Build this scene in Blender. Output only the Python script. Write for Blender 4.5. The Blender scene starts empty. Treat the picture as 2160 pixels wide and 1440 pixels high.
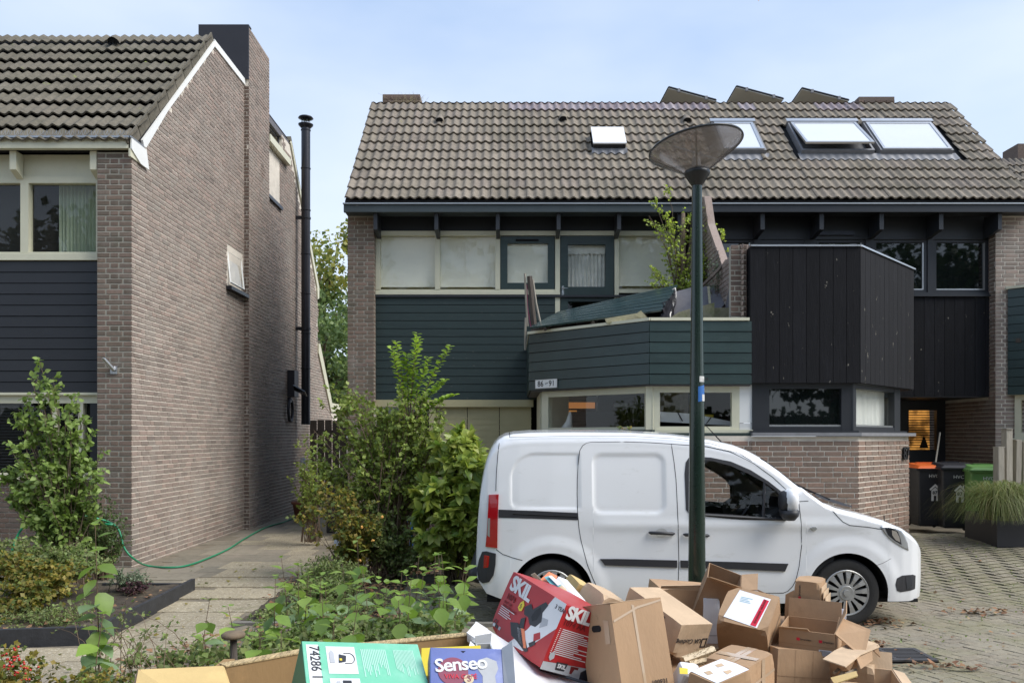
import bpy, math, random
import numpy as np
from mathutils import Vector, Matrix, Euler
random.seed(7); rng=np.random.default_rng(7)
R=math.radians
S=bpy.context.scene; C=S.collection
# ---------------------------------------------------------------- camera, light
H=1.74
cd=bpy.data.cameras.new('camera'); cam=bpy.data.objects.new('camera',cd); C.objects.link(cam)
cam.location=(0,0,H); cam.rotation_euler=(R(90),0,0)
cd.sensor_width=36; cd.lens=36*1754/2160; cd.shift_y=201/2160; cd.clip_end=2000; cd.clip_start=.05
S.camera=cam
SUN_EL,SUN_AZ=R(46),R(108)      # azimuth measured from +Y (ahead) towards +X (right)
W=bpy.data.worlds.new('World'); S.world=W; W.use_nodes=True
nt=W.node_tree; N=nt.nodes; Lk=nt.links; N.clear()
wo=N.new('ShaderNodeOutputWorld'); bg=N.new('ShaderNodeBackground'); sk=N.new('ShaderNodeTexSky')
sk.sky_type='NISHITA'; sk.sun_disc=False; sk.sun_elevation=SUN_EL; sk.sun_rotation=SUN_AZ
sk.air_density=1.0; sk.dust_density=.8; sk.ozone_density=1.6
tc=N.new('ShaderNodeTexCoord'); mp=N.new('ShaderNodeMapping'); mp.inputs['Scale'].default_value=(1,1,2.6)
nz=N.new('ShaderNodeTexNoise'); nz.inputs['Scale'].default_value=1.7; nz.inputs['Detail'].default_value=5; nz.inputs['Roughness'].default_value=.5
rp=N.new('ShaderNodeMapRange'); rp.inputs[1].default_value=.36; rp.inputs[2].default_value=.72; rp.inputs[3].default_value=.0; rp.inputs[4].default_value=.9
mx=N.new('ShaderNodeMix'); mx.data_type='RGBA'
mx.inputs['B'].default_value=(4.3,5.2,6.9,1)
Lk.new(tc.outputs['Generated'],mp.inputs['Vector']); Lk.new(mp.outputs[0],nz.inputs['Vector']); Lk.new(nz.outputs['Fac'],rp.inputs[0])
sx=N.new('ShaderNodeSeparateXYZ'); Lk.new(tc.outputs['Generated'],sx.inputs[0])
cr=N.new('ShaderNodeValToRGB'); e=cr.color_ramp.elements; e[0].position=0; e[0].color=(.32,.36,.41,1); e[1].position=.5; e[1].color=(.155,.222,.345,1)
q=e.new(.22); q.color=(.24,.30,.385,1)
Lk.new(sx.outputs['Z'],cr.inputs[0])
sc=N.new('ShaderNodeVectorMath'); sc.operation='SCALE'; sc.inputs['Scale'].default_value=10; Lk.new(cr.outputs[0],sc.inputs[0])
cl=N.new('ShaderNodeMix'); cl.data_type='RGBA'; cl.inputs['B'].default_value=(3.3,3.65,4.2,1); Lk.new(sc.outputs[0],cl.inputs['A']); Lk.new(rp.outputs[0],cl.inputs['Factor'])
mx.inputs['Factor'].default_value=.88
Lk.new(cl.outputs['Result'],mx.inputs['B']); Lk.new(sk.outputs[0],mx.inputs['A']); Lk.new(mx.outputs['Result'],bg.inputs['Color'])
bg.inputs['Strength'].default_value=.145
Lk.new(bg.outputs[0],wo.inputs[0])
sl=bpy.data.lights.new('sun','SUN'); sl.energy=2.3; sl.angle=R(40); sl.color=(1,.965,.91)
so=bpy.data.objects.new('sun',sl); C.objects.link(so)
dv=Vector((math.sin(SUN_AZ)*math.cos(SUN_EL),math.cos(SUN_AZ)*math.cos(SUN_EL),math.sin(SUN_EL)))
so.rotation_euler=dv.to_track_quat('Z','Y').to_euler(); so.location=(20,-5,30)
S.view_settings.view_transform='Standard'; S.view_settings.look='None'; S.view_settings.gamma=1
S.view_settings.use_curve_mapping=False; S.view_settings.exposure=.9
S.render.engine='CYCLES'
S.cycles.max_bounces=8; S.cycles.transparent_max_bounces=12; S.cycles.use_denoising=True
# ---------------------------------------------------------------- maths
def X_(px,Y): return (px-1080)*Y/1754
def Z_(py,Y): return H+(921-py)*Y/1754
def P_(px,py,Y): return (X_(px,Y),Y,Z_(py,Y))
def ss(a,b,t):
    t=min(1,max(0,(t-a)/(b-a))); return t*t*(3-2*t)
def gz(x,y):            # height of the ground
    return .05*ss(8,10.5,y)+.26*ss(8.6,12.3,y)*ss(2.5,5.5,x)
# ---------------------------------------------------------------- mesh builder
class G:
    def __init__(s,B=None): s.v=[]; s.f=[]; s.B=B
    def add(s,vs,fs):
        n=len(s.v)
        if s.B is not None: vs=[s.B.p(*q) for q in vs]
        s.v+= [tuple(q) for q in vs]; s.f+=[tuple(i+n for i in q) for q in fs]; return s
    def box(s,a,b,c,d,e,f):
        return s.add([(a,c,e),(b,c,e),(b,d,e),(a,d,e),(a,c,f),(b,c,f),(b,d,f),(a,d,f)],
          [(0,3,2,1),(4,5,6,7),(0,1,5,4),(1,2,6,5),(2,3,7,6),(3,0,4,7)])
    def obox(s,c,e,d):
        M=Euler(e).to_matrix(); c=Vector(c)
        vs=[c+M@Vector((x*d[0]/2,y*d[1]/2,z*d[2]/2)) for z in(-1,1) for x,y in((-1,-1),(1,-1),(1,1),(-1,1))]
        return s.add(vs,[(0,3,2,1),(4,5,6,7),(0,1,5,4),(1,2,6,5),(2,3,7,6),(3,0,4,7)])
    def slab(s,q,t):     # quad (4 pts) thickened along its normal by t (behind)
        q=[Vector(p) for p in q]; n=(q[1]-q[0]).cross(q[3]-q[0]).normalized()*t
        return s.add(q+[p-n for p in q],[(0,1,2,3),(7,6,5,4),(0,4,5,1),(1,5,6,2),(2,6,7,3),(3,7,4,0)])
    def prism(s,poly,off):  # poly: 3d points, extruded by off
        n=len(poly); o=Vector(off)
        vs=[Vector(p) for p in poly]+[Vector(p)+o for p in poly]
        return s.add(vs,[tuple(range(n)),tuple(range(2*n-1,n-1,-1))]+[(i,i+n,(i+1)%n+n,(i+1)%n) for i in range(n)])
    def tube(s,pts,rad,n=6,caps=True):
        pts=[Vector(p) for p in pts]; m=len(pts)
        if not hasattr(rad,'__len__'): rad=[rad]*m
        vs=[]; up=None
        for i,p in enumerate(pts):
            d=(pts[min(i+1,m-1)]-pts[max(i-1,0)]); d=d.normalized() if d.length>1e-9 else Vector((0,0,1))
            if up is None: up=Vector((0,0,1)) if abs(d.z)<.9 else Vector((1,0,0))
            a=d.cross(up).normalized(); b=d.cross(a).normalized(); up=-b if False else up
            for k in range(n):
                t=2*math.pi*k/n; vs.append(p+(a*math.cos(t)+b*math.sin(t))*rad[i])
        fs=[(i*n+k,i*n+(k+1)%n,(i+1)*n+(k+1)%n,(i+1)*n+k) for i in range(m-1) for k in range(n)]
        if caps: fs+=[tuple(range(n-1,-1,-1)),tuple((m-1)*n+k for k in range(n))]
        return s.add(vs,fs)
    def lathe(s,prof,c=(0,0,0),n=24,axis='z'):
        vs=[]
        for r,z in prof:
            for k in range(n):
                t=2*math.pi*k/n; a,b=r*math.cos(t),r*math.sin(t)
                q=(a,b,z) if axis=='z' else (a,z,b)
                vs.append((q[0]+c[0],q[1]+c[1],q[2]+c[2]))
        m=len(prof); fs=[(i*n+k,i*n+(k+1)%n,(i+1)*n+(k+1)%n,(i+1)*n+k) for i in range(m-1) for k in range(n)]
        return s.add(vs,fs)
class Bs:                # a vertical plane: u along it, v up, w out of it
    def __init__(s,x,y,ux,uy):
        l=math.hypot(ux,uy); s.x,s.y,s.ux,s.uy=x,y,ux/l,uy/l; s.wx,s.wy=s.uy,-s.ux; s.a=math.atan2(s.uy,s.ux)
    def p(s,u,v,w): return (s.x+s.ux*u+s.wx*w, s.y+s.uy*u+s.wy*w, v)
def lb(g,u0,u1,v0,v1,w0,w1):   # box in plane coordinates (g.B set)
    return g.add([(u0,v0,w1),(u1,v0,w1),(u1,v0,w0),(u0,v0,w0),(u0,v1,w1),(u1,v1,w1),(u1,v1,w0),(u0,v1,w0)],
          [(0,3,2,1),(4,5,6,7),(0,1,5,4),(1,2,6,5),(2,3,7,6),(3,0,4,7)])
WM={}
def link(o,parent=None,local=False):
    C.objects.link(o)
    if parent is not None:
        o.parent=parent
        if not local and parent in WM: o.matrix_parent_inverse=WM[parent].inverted()
    return o
def me(name,g,mat=None,smooth=False,bevel=0):
    m=bpy.data.meshes.new(name); m.from_pydata(g.v,[],g.f)
    if mat: m.materials.append(mat)
    if smooth: m.shade_smooth()
    m.update(); return m
def part(name,g,mat,parent=None,smooth=False,bevel=0,label=None,kind=None,local=False):
    o=bpy.data.objects.new(name,g if isinstance(g,bpy.types.Mesh) else me(name,g,mat,smooth))
    link(o,parent,local)
    if bevel:
        b=o.modifiers.new('bevel','BEVEL'); b.width=bevel; b.segments=2; b.limit_method='ANGLE'
    if label: o['label']=label
    if kind: o['kind']=kind
    return o
def thing(name,label,cat,loc=(0,0,0),rot=(0,0,0),group=None):
    o=bpy.data.objects.new(name,None); C.objects.link(o); o.empty_display_size=.1
    o.location=loc; o.rotation_euler=rot; o['label']=label; o['category']=cat
    if group: o['group']=group
    WM[o]=Matrix.Translation(loc)@Euler(rot).to_matrix().to_4x4(); return o
def tag(o,label,cat,group=None):
    o['label']=label; o['category']=cat
    if group: o['group']=group
    return o
def struct(o): o['kind']='structure'; return o
def text(name,s,size,M,mat,parent=None,ext=.0006,align='LEFT',local=False,sx=1,bold=0,sp=1):
    c=bpy.data.curves.new(name,'FONT'); c.body=s; c.size=size; c.extrude=ext; c.align_x=align; c.offset=bold; c.space_character=sp
    c.resolution_u=3; c.materials.append(mat)
    o=bpy.data.objects.new(name,c); m=bpy.data.meshes.new_from_object(o); bpy.data.objects.remove(o); bpy.data.curves.remove(c)
    m.transform(M@Matrix.Diagonal((sx,1,1,1)))
    if not m.materials: m.materials.append(mat)
    o=bpy.data.objects.new(name,m); link(o,parent,local); return o
def tmat(B,u,v,w):       # text frame lying in plane B
    x=Vector((B.ux,B.uy,0)); z=Vector((B.wx,B.wy,0)); y=Vector((0,0,1))
    M=Matrix.Identity(4); M.col[0][:3]=x; M.col[1][:3]=y; M.col[2][:3]=z; M.translation=B.p(u,v,w); return M
# ---------------------------------------------------------------- materials
def ramp(n,cols,pos=None):
    r=n.new('ShaderNodeValToRGB'); e=r.color_ramp.elements
    k=len(cols); pos=pos or [i/(k-1) for i in range(k)]
    while len(e)<k: e.new(.5)
    for i in range(k): e[i].position=pos[i]; e[i].color=(*cols[i],1)
    return r
def pm(name,col,rough=.6,metal=0,var=0.,vs=6,isl=0.,cols=None,bump=0,bs=60,spec=.5,coat=0,stretch=None,spots=None,spec2=None,trans=0,wear=None,detail=5):
    """col base; cols: colours picked at random per piece; isl: brightness spread per piece; spots: (colour, scale, lo, hi)"""
    m=bpy.data.materials.new(name); m.use_nodes=True; t=m.node_tree; n=t.nodes; l=t.links
    b=n['Principled BSDF']; b.inputs['Roughness'].default_value=rough; b.inputs['Metallic'].default_value=metal
    b.inputs['Specular IOR Level'].default_value=spec; b.inputs['Coat Weight'].default_value=coat; b.inputs['Coat Roughness'].default_value=.06
    co=n.new('ShaderNodeNewGeometry'); vec=co.outputs['Position']
    if stretch:
        q=n.new('ShaderNodeMapping'); q.inputs['Scale'].default_value=stretch; l.new(vec,q.inputs['Vector']); svec=q.outputs[0]
    else: svec=vec
    cur=None
    if cols or isl:
        ge=n.new('ShaderNodeNewGeometry'); oi=n.new('ShaderNodeObjectInfo')
        a=n.new('ShaderNodeMath'); a.operation='ADD'; l.new(ge.outputs['Random Per Island'],a.inputs[0]); l.new(oi.outputs['Random'],a.inputs[1])
        fr=n.new('ShaderNodeMath'); fr.operation='FRACT'; l.new(a.outputs[0],fr.inputs[0])
    if cols:
        r=ramp(n,cols); l.new(fr.outputs[0],r.inputs[0]); cur=r.outputs[0]
    else:
        rg=n.new('ShaderNodeRGB'); rg.outputs[0].default_value=(*col,1); cur=rg.outputs[0]
    def hsv(val_sock,cur):
        h=n.new('ShaderNodeHueSaturation'); l.new(val_sock,h.inputs['Value']); l.new(cur,h.inputs['Color']); return h.outputs[0]
    if isl:
        m2=n.new('ShaderNodeMath'); m2.operation='MULTIPLY'; m2.inputs[1].default_value=7.31; l.new(fr.outputs[0],m2.inputs[0])
        f2=n.new('ShaderNodeMath'); f2.operation='FRACT'; l.new(m2.outputs[0],f2.inputs[0])
        mr=n.new('ShaderNodeMapRange'); mr.inputs[3].default_value=1-isl; mr.inputs[4].default_value=1+isl; l.new(f2.outputs[0],mr.inputs[0]); cur=hsv(mr.outputs[0],cur)
    if var:
        z=n.new('ShaderNodeTexNoise'); z.inputs['Scale'].default_value=vs; z.inputs['Detail'].default_value=detail; z.inputs['Roughness'].default_value=.65; l.new(svec,z.inputs['Vector'])
        mr=n.new('ShaderNodeMapRange'); mr.inputs[1].default_value=.25; mr.inputs[2].default_value=.75; mr.inputs[3].default_value=1-var; mr.inputs[4].default_value=1+var
        l.new(z.outputs['Fac'],mr.inputs[0]); cur=hsv(mr.outputs[0],cur)
    for sp in (spots or []):
        sc_,sca,lo,hi=sp[:4]; z=n.new('ShaderNodeTexNoise'); z.inputs['Scale'].default_value=sca; z.inputs['Detail'].default_value=6; z.inputs['Roughness'].default_value=.7
        if len(sp)>4:
            q=n.new('ShaderNodeMapping'); q.inputs['Scale'].default_value=sp[4]; q.inputs['Location'].default_value=(sca*3,sca,7); l.new(vec,q.inputs['Vector']); l.new(q.outputs[0],z.inputs['Vector'])
        else: 
            q=n.new('ShaderNodeMapping'); q.inputs['Location'].default_value=(sca*3,sca,7); l.new(vec,q.inputs['Vector']); l.new(q.outputs[0],z.inputs['Vector'])
        mr=n.new('ShaderNodeMapRange'); mr.inputs[1].default_value=lo; mr.inputs[2].default_value=hi; l.new(z.outputs['Fac'],mr.inputs[0])
        mi=n.new('ShaderNodeMix'); mi.data_type='RGBA'; mi.inputs['B'].default_value=(*sc_,1); l.new(cur,mi.inputs['A']); l.new(mr.outputs[0],mi.inputs['Factor']); cur=mi.outputs['Result']
    l.new(cur,b.inputs['Base Color'])
    if bump:
        z=n.new('ShaderNodeTexNoise'); z.inputs['Scale'].default_value=bs; z.inputs['Detail'].default_value=4; l.new(svec,z.inputs['Vector'])
        bu=n.new('ShaderNodeBump'); bu.inputs['Strength'].default_value=bump; bu.inputs['Distance'].default_value=.01; l.new(z.outputs['Fac'],bu.inputs['Height']); l.new(bu.outputs[0],b.inputs['Normal'])
    if trans:
        tr=n.new('ShaderNodeBsdfTranslucent'); h=n.new('ShaderNodeHueSaturation'); h.inputs['Value'].default_value=1.5; h.inputs['Saturation'].default_value=1.1; l.new(cur,h.inputs['Color']); l.new(h.outputs[0],tr.inputs['Color'])
        ms=n.new('ShaderNodeMixShader'); ms.inputs[0].default_value=trans; l.new(b.outputs[0],ms.inputs[1]); l.new(tr.outputs[0],ms.inputs[2]); l.new(ms.outputs[0],n['Material Output'].inputs[0])
    return m
def glass(name,tint=(.985,.99,.975),refl=.9,mn=.05):
    m=bpy.data.materials.new(name); m.use_nodes=True; t=m.node_tree; n=t.nodes; l=t.links; n.clear()
    o=n.new('ShaderNodeOutputMaterial'); tr=n.new('ShaderNodeBsdfTransparent'); tr.inputs[0].default_value=(*tint,1)
    gl=n.new('ShaderNodeBsdfGlossy'); gl.inputs['Roughness'].default_value=.012; fr=n.new('ShaderNodeFresnel'); fr.inputs[0].default_value=1.5
    mr=n.new('ShaderNodeMapRange'); mr.inputs[1].default_value=.04; mr.inputs[2].default_value=1; mr.inputs[3].default_value=mn; mr.inputs[4].default_value=refl
    l.new(fr.outputs[0],mr.inputs[0]); ms=n.new('ShaderNodeMixShader')
    ge=n.new('ShaderNodeNewGeometry'); sb=n.new('ShaderNodeMath'); sb.operation='SUBTRACT'; sb.inputs[0].default_value=1; l.new(ge.outputs['Backfacing'],sb.inputs[1])
    mu=n.new('ShaderNodeMath'); mu.operation='MULTIPLY'; l.new(mr.outputs[0],mu.inputs[0]); l.new(sb.outputs[0],mu.inputs[1]); l.new(mu.outputs[0],ms.inputs[0]); l.new(tr.outputs[0],ms.inputs[1]); l.new(gl.outputs[0],ms.inputs[2]); l.new(ms.outputs[0],o.inputs[0])
    return m
def emit(name,col,st):
    m=bpy.data.materials.new(name); m.use_nodes=True; b=m.node_tree.nodes['Principled BSDF']
    b.inputs['Base Color'].default_value=(*col,1); b.inputs['Emission Color'].default_value=(*col,1); b.inputs['Emission Strength'].default_value=st; return m
BRC=[(.155,.118,.088),(.195,.14,.105),(.15,.122,.095),(.225,.155,.12),(.172,.135,.105),(.205,.142,.112),(.18,.148,.115)]
M={}
M['brick']=pm('brick',(0,0,0),.9,cols=BRC,isl=.14,var=.18,vs=30,bump=.5,bs=90,spots=[((.30,.27,.24),2.2,.55,.85),((.075,.08,.05),1.3,.58,.8)])
M['brick_gable']=pm('brick_gable',(0,0,0),.9,cols=[(.245,.195,.165),(.29,.228,.192),(.235,.2,.17),(.315,.235,.196),(.26,.21,.175),(.215,.172,.146)],isl=.12,var=.16,vs=30,bump=.5,bs=90,spots=[((.34,.30,.26),1.1,.5,.85),((.12,.075,.05),.8,.6,.78,(1,1,.6))])  # pier brick in lighter tones: light falling on the gable is in the colour
M['brick_red']=pm('brick_red',(0,0,0),.9,cols=[(.215,.15,.115),(.25,.17,.125),(.2,.15,.118),(.28,.18,.135),(.185,.14,.11),(.23,.165,.13)],isl=.13,var=.15,vs=30,bump=.5,bs=90)
M['brick_dark']=pm('brick_dark',(0,0,0),.9,cols=[(0.12,0.084,0.066),(0.156,0.108,0.084),(0.132,0.102,0.084)],isl=.14,var=.2,vs=25,bump=.5,bs=90)
M['mortar']=pm('mortar',(.66,.60,.51),.95,var=.15,vs=7,bump=.3,bs=120)
M['mortar_gray']=pm('mortar_gray',(0.375,0.35,0.2875),.95,var=.2,vs=5,bump=.3,bs=120)
M['tile']=pm('roof_tile',(0,0,0),.92,spec=.3,cols=[(.20,.172,.135),(.235,.20,.158),(.215,.185,.145),(.25,.213,.17),(.205,.172,.142)],isl=.09,var=.24,vs=16,bump=.5,bs=130,spots=[((.13,.115,.085),.9,.5,.75),((.115,.10,.075),5,.55,.8),((.50,.48,.42),8,.69,.73),((.24,.24,.08),5.5,.70,.75)],detail=9)
M['tile_moss']=pm('roof_tile_mossy',(0,0,0),.92,spec=.3,cols=[(.125,.11,.085),(.15,.133,.103),(.135,.12,.092),(.165,.146,.116)],isl=.12,var=.3,vs=16,bump=.6,bs=130,spots=[((.09,.085,.06),.9,.45,.75),((.07,.07,.05),4,.55,.8),((.20,.24,.06),6,.64,.71),((.33,.31,.25),9,.70,.74)],detail=9)
M['tile_purple']=pm('roof_tile_purple',(0,0,0),.5,cols=[(.17,.13,.135),(.2,.155,.15),(.26,.215,.22)],isl=.15,var=.2,vs=14,bump=.3,bs=100,spots=[((.36,.33,.36),8,.52,.7,(3,.6,1))])
M['cream']=pm('cream_paint',(.62,.6,.45),.45,var=.06,vs=4,bump=.08,bs=60,spots=[((.3,.27,.18),9,.68,.85)])
M['white']=pm('white_paint',(.78,.78,.75),.4,var=.05,vs=3)
M['beige']=pm('beige_board',(.42,.38,.22),.6,var=.08,vs=3)
M['green']=pm('green_paint',(.016,.032,.030),.5,var=.2,vs=3,bump=.2,bs=40,stretch=(1,1,12),spots=[((.035,.055,.05),5,.55,.85,(.6,.6,8)),((.26,.25,.22),12,.67,.70,(.6,.6,6))])
M['green_new']=pm('green_paint_panel',(.024,.045,.042),.38,isl=.12,var=.18,vs=3,bump=.15,bs=40,spots=[((.045,.07,.062),4,.55,.85,(.6,.6,4)),((.15,.13,.1),14,.67,.71,(.7,.7,6))])
M['green_gloss']=pm('glossy_green_board',(.03,.055,.058),.22,isl=.15,var=.2,vs=5,bump=.1,bs=40,spec=.8)  # glossier and slightly bluer than the other green boards
M['fascia_green']=pm('fascia_green',(.045,.058,.062),.5,var=.15,vs=3,spots=[((.35,.28,.18),3.2,.70,.74,(1,1,9))])
M['charcoal']=pm('charcoal_paint',(0.0224,0.0248,0.0296),.42,var=.12,vs=4,bump=.05,bs=50)
M['charcoal_plank']=pm('charcoal_plank',(.017,.018,.021),.45,isl=.06,var=.12,vs=3,bump=.1,bs=60)
M['dark_soffit']=pm('dark_soffit',(0.0144,0.0168,0.0208),.5,var=.15,vs=2)
M['black_wood']=pm('black_stained_wood',(.0085,.0085,.0105),.85,isl=.2,var=.3,vs=9,bump=.3,bs=26,stretch=(3,3,.35),spec=.25,spots=[((.022,.022,.026),7,.55,.9,(3,3,.3)),((.003,.003,.004),22,.64,.70,(1,1,.9)),((.24,.22,.18),11,.665,.685,(1.2,1.2,.5))])
M['metal']=pm('zinc_metal',(.42,.43,.44),.4,.8,var=.1,vs=8)
M['alu']=pm('aluminium',(.6,.6,.6),.3,.9,var=.06,vs=5)
M['lead']=pm('lead_flashing',(.23,.23,.24),.6,.3,var=.15,vs=8)
M['dark_metal']=pm('dark_metal',(.035,.036,.042),.35,.6,var=.15,vs=6)
M['black_sheet']=pm('black_sheet',(.022,.02,.024),.5,var=.15,vs=3)
M['flue']=pm('black_flue',(.03,.03,.036),.38,.5,var=.1,vs=6)
M['glass']=glass('window_glass')
M['glass_dark']=pm('dark_window_glass',(.006,.008,.008),.02,spec=.9)
M['sky_glass']=pm('skylight_glass',(.66,.68,.71),.06,spec=1.0,var=.03,vs=2)  # pale base colour stands in for sky mirrored in the roof panes
M['blind']=pm('blind_fabric',(.80,.78,.68),.85,var=.06,vs=2.5,bump=.05,bs=30,stretch=(1,1,3),spots=[((.72,.70,.60),1.6,.5,.9)])
M['curtain']=pm('curtain_fabric',(.42,.48,.36),.9,var=.12,vs=4)
M['lace']=pm('lace_curtain',(.66,.65,.6),.9,var=.18,vs=5)
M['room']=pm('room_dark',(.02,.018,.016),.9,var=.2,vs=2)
M['lamp_glow']=emit('lamp_glow',(1,.40,.12),.14)
M['lamp_glow2']=emit('lamp_glow_dim',(1,.45,.10),.13)
M['wood']=pm('weathered_wood',(.27,.22,.16),.8,isl=.15,var=.25,vs=12,bump=.3,bs=30,stretch=(4,4,.6))
M['wood_gray']=pm('grey_timber',(.30,.27,.22),.85,isl=.12,var=.25,vs=10,bump=.4,bs=30,stretch=(5,5,.5))
M['wood_dark']=pm('dark_rotten_wood',(.075,.06,.048),.85,var=.4,vs=12,bump=.5,bs=30,stretch=(5,5,.5))
M['soil']=pm('soil',(.055,.042,.03),.97,var=.45,vs=14,bump=.9,bs=40,spots=[((.13,.1,.065),5,.5,.75),((.045,.065,.02),3,.55,.75)],detail=10)
M['ground']=pm('ground_earth',(.19,.16,.115),.97,var=.3,vs=5,bump=.6,bs=40)
M['joint']=pm('paver_joint',(.15,.13,.085),.97,var=.4,vs=15,bump=.6,bs=60,spots=[((.13,.14,.045),3,.45,.7)])
M['paver']=pm('paver',(0,0,0),.93,cols=[(.25,.212,.155),(.275,.235,.172),(.235,.205,.155),(.26,.22,.165)],isl=.06,var=.3,vs=22,bump=.7,bs=110,spots=[((.19,.185,.085),1.1,.45,.75),((.36,.32,.25),16,.6,.75),((.14,.115,.085),2.1,.58,.8),((.13,.11,.08),24,.60,.7),((.30,.27,.2),.6,.5,.7)],detail=9)
M['slab']=pm('aggregate_slab',(0,0,0),.93,cols=[(.35,.295,.2),(.38,.32,.215),(.33,.28,.19),(.36,.30,.2)],isl=.05,var=.35,vs=26,bump=.9,bs=60,spots=[((.24,.20,.14),1.1,.42,.72),((.66,.60,.48),38,.56,.66),((.11,.09,.065),30,.59,.68),((.15,.15,.065),1.9,.58,.78)],detail=9)
M['slab_smooth']=pm('concrete_slab',(0,0,0),.9,cols=[(.22,.19,.14),(.25,.215,.16),(.2,.175,.13)],isl=.08,var=.2,vs=12,bump=.3,bs=90,spots=[((.30,.25,.19),1.5,.5,.75)])
M['kerb']=pm('concrete_kerb',(.19,.175,.15),.92,var=.2,vs=10,bump=.4,bs=90)
M['edging']=pm('black_edging',(.03,.031,.035),.6,var=.35,vs=9,bump=.3,bs=40,spots=[((.1,.1,.1),5,.6,.8)])
M['vanpaint']=pm('white_car_paint',(.80,.805,.81),.16,coat=.6,spec=.5,var=.015,vs=1.5,spots=[((.58,.57,.53),3.5,.60,.9,(1,1,3))])
M['vanplastic']=pm('black_plastic',(.028,.028,.032),.5,var=.08,vs=10,bump=.05,bs=200)
M['black']=pm('black_gap',(.006,.006,.007),.9)
M['rubber']=pm('tyre_rubber',(.022,.021,.02),.85,var=.2,vs=20,bump=.2,bs=70)
M['hubcap']=pm('silver_hubcap',(.42,.42,.41),.38,.55,var=.15,vs=14,spots=[((.2,.18,.15),9,.6,.8)])
M['red_lens']=pm('red_lens',(.42,.006,.012),.1,spec=.7,coat=.5)
M['clear_lens']=pm('clear_lens',(.4,.42,.44),.12,.5,coat=1.)
M['chrome']=pm('chrome',(.7,.7,.72),.12,1.)
M['seat']=pm('seat_cloth',(.03,.032,.036),.85,var=.15,vs=30)
M['post_green']=pm('dark_green_post',(.011,.026,.018),.24,coat=.35,var=.12,vs=5,spec=.5)
M['lampcap']=pm('black_lamp_cap',(.02,.022,.024),.35)
def lamp_mat():
    m=bpy.data.materials.new('smoky_lamp_shade'); m.use_nodes=True; t=m.node_tree; n=t.nodes; l=t.links; b=n['Principled BSDF']
    b.inputs['Base Color'].default_value=(.30,.27,.26,1); b.inputs['Roughness'].default_value=.12; b.inputs['Coat Weight'].default_value=.6
    tr=n.new('ShaderNodeBsdfTransparent'); tr.inputs[0].default_value=(.9,.88,.87,1); ms=n.new('ShaderNodeMixShader')
    z=n.new('ShaderNodeTexNoise'); z.inputs['Scale'].default_value=5; mr=n.new('ShaderNodeMapRange'); mr.inputs[3].default_value=.50; mr.inputs[4].default_value=.74
    l.new(z.outputs['Fac'],mr.inputs[0]); l.new(mr.outputs[0],ms.inputs[0]); l.new(tr.outputs[0],ms.inputs[1]); l.new(b.outputs[0],ms.inputs[2]); l.new(ms.outputs[0],n['Material Output'].inputs[0]); return m
M['shade']=lamp_mat()
def card(name,col,**k): return pm(name,col,.8,var=.10,vs=4,bump=.18,bs=60,stretch=(1,1,.3),isl=.07,spots=[((col[0]*1.3,col[1]*1.28,col[2]*1.25),3.2,.52,.8),((col[0]*.62,col[1]*.58,col[2]*.52),4.5,.62,.8),((col[0]*.5,col[1]*.45,col[2]*.4),26,.70,.76)],**k)
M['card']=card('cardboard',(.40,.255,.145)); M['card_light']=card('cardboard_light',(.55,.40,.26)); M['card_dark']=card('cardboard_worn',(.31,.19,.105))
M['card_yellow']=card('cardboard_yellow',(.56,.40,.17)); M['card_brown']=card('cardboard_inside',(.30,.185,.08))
M['flute']=pm('corrugated_edge',(.42,.31,.16),.9,var=.75,vs=60,stretch=(2.2,.3,1),detail=2)
def pc(name,col,r=.4,**k): return pm(name,col,r,**k)
M['red']=pc('red_print',(.42,.018,.022),.35,var=.06,vs=4); M['print_white']=pc('white_print',(.72,.72,.72),.45,var=.04,vs=5)
M['print_gray']=pc('grey_print',(.42,.43,.45),.5,var=.1,vs=9); M['print_dark']=pc('dark_print',(.03,.03,.035),.45,var=.1,vs=9)
M['print_dkred']=pc('dark_red_print',(.16,.01,.012),.5); M['yellow']=pc('yellow_print',(.72,.55,.04),.45,var=.05,vs=5)
M['ygreen']=pc('green_print',(.16,.50,.33),.45,var=.06,vs=4,spots=[((.35,.62,.5),3,.5,.8)]); M['dkgreen']=pc('dark_green_print',(.02,.17,.09),.5)
M['blue']=pc('blue_print',(.13,.17,.42),.35,var=.2,vs=3,spots=[((.38,.42,.66),2.2,.5,.8)]); M['maroon']=pc('maroon_print',(.24,.05,.09),.4,var=.15,vs=5)
M['orange']=pc('orange_print',(.75,.22,.10),.5); M['teal']=pc('teal_print',(.12,.38,.42),.5); M['ltgreen']=pc('pale_green_print',(.45,.72,.6),.5)
M['foam']=pc('white_board',(.76,.77,.79),.5,var=.03,vs=4); M['paper']=pc('white_paper',(.8,.8,.84),.6); M['tape']=pm('clear_tape',(.50,.37,.25),.15,coat=.6)
M['pr_red']=pc('bright_red_print',(.6,.01,.04),.5); M['tan']=pc('tan_print',(.62,.5,.33),.5)
M['orange_lid']=pm('orange_plastic',(.62,.12,.02),.45,var=.06,vs=6); M['green_plastic']=pm('green_plastic',(.10,.22,.055),.5,var=.08,vs=6)
M['bin_black']=pm('bin_plastic',(.016,.016,.02),.5,var=.1,vs=6); M['sticker']=pc('sticker_white',(.6,.6,.58),.6)
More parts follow.
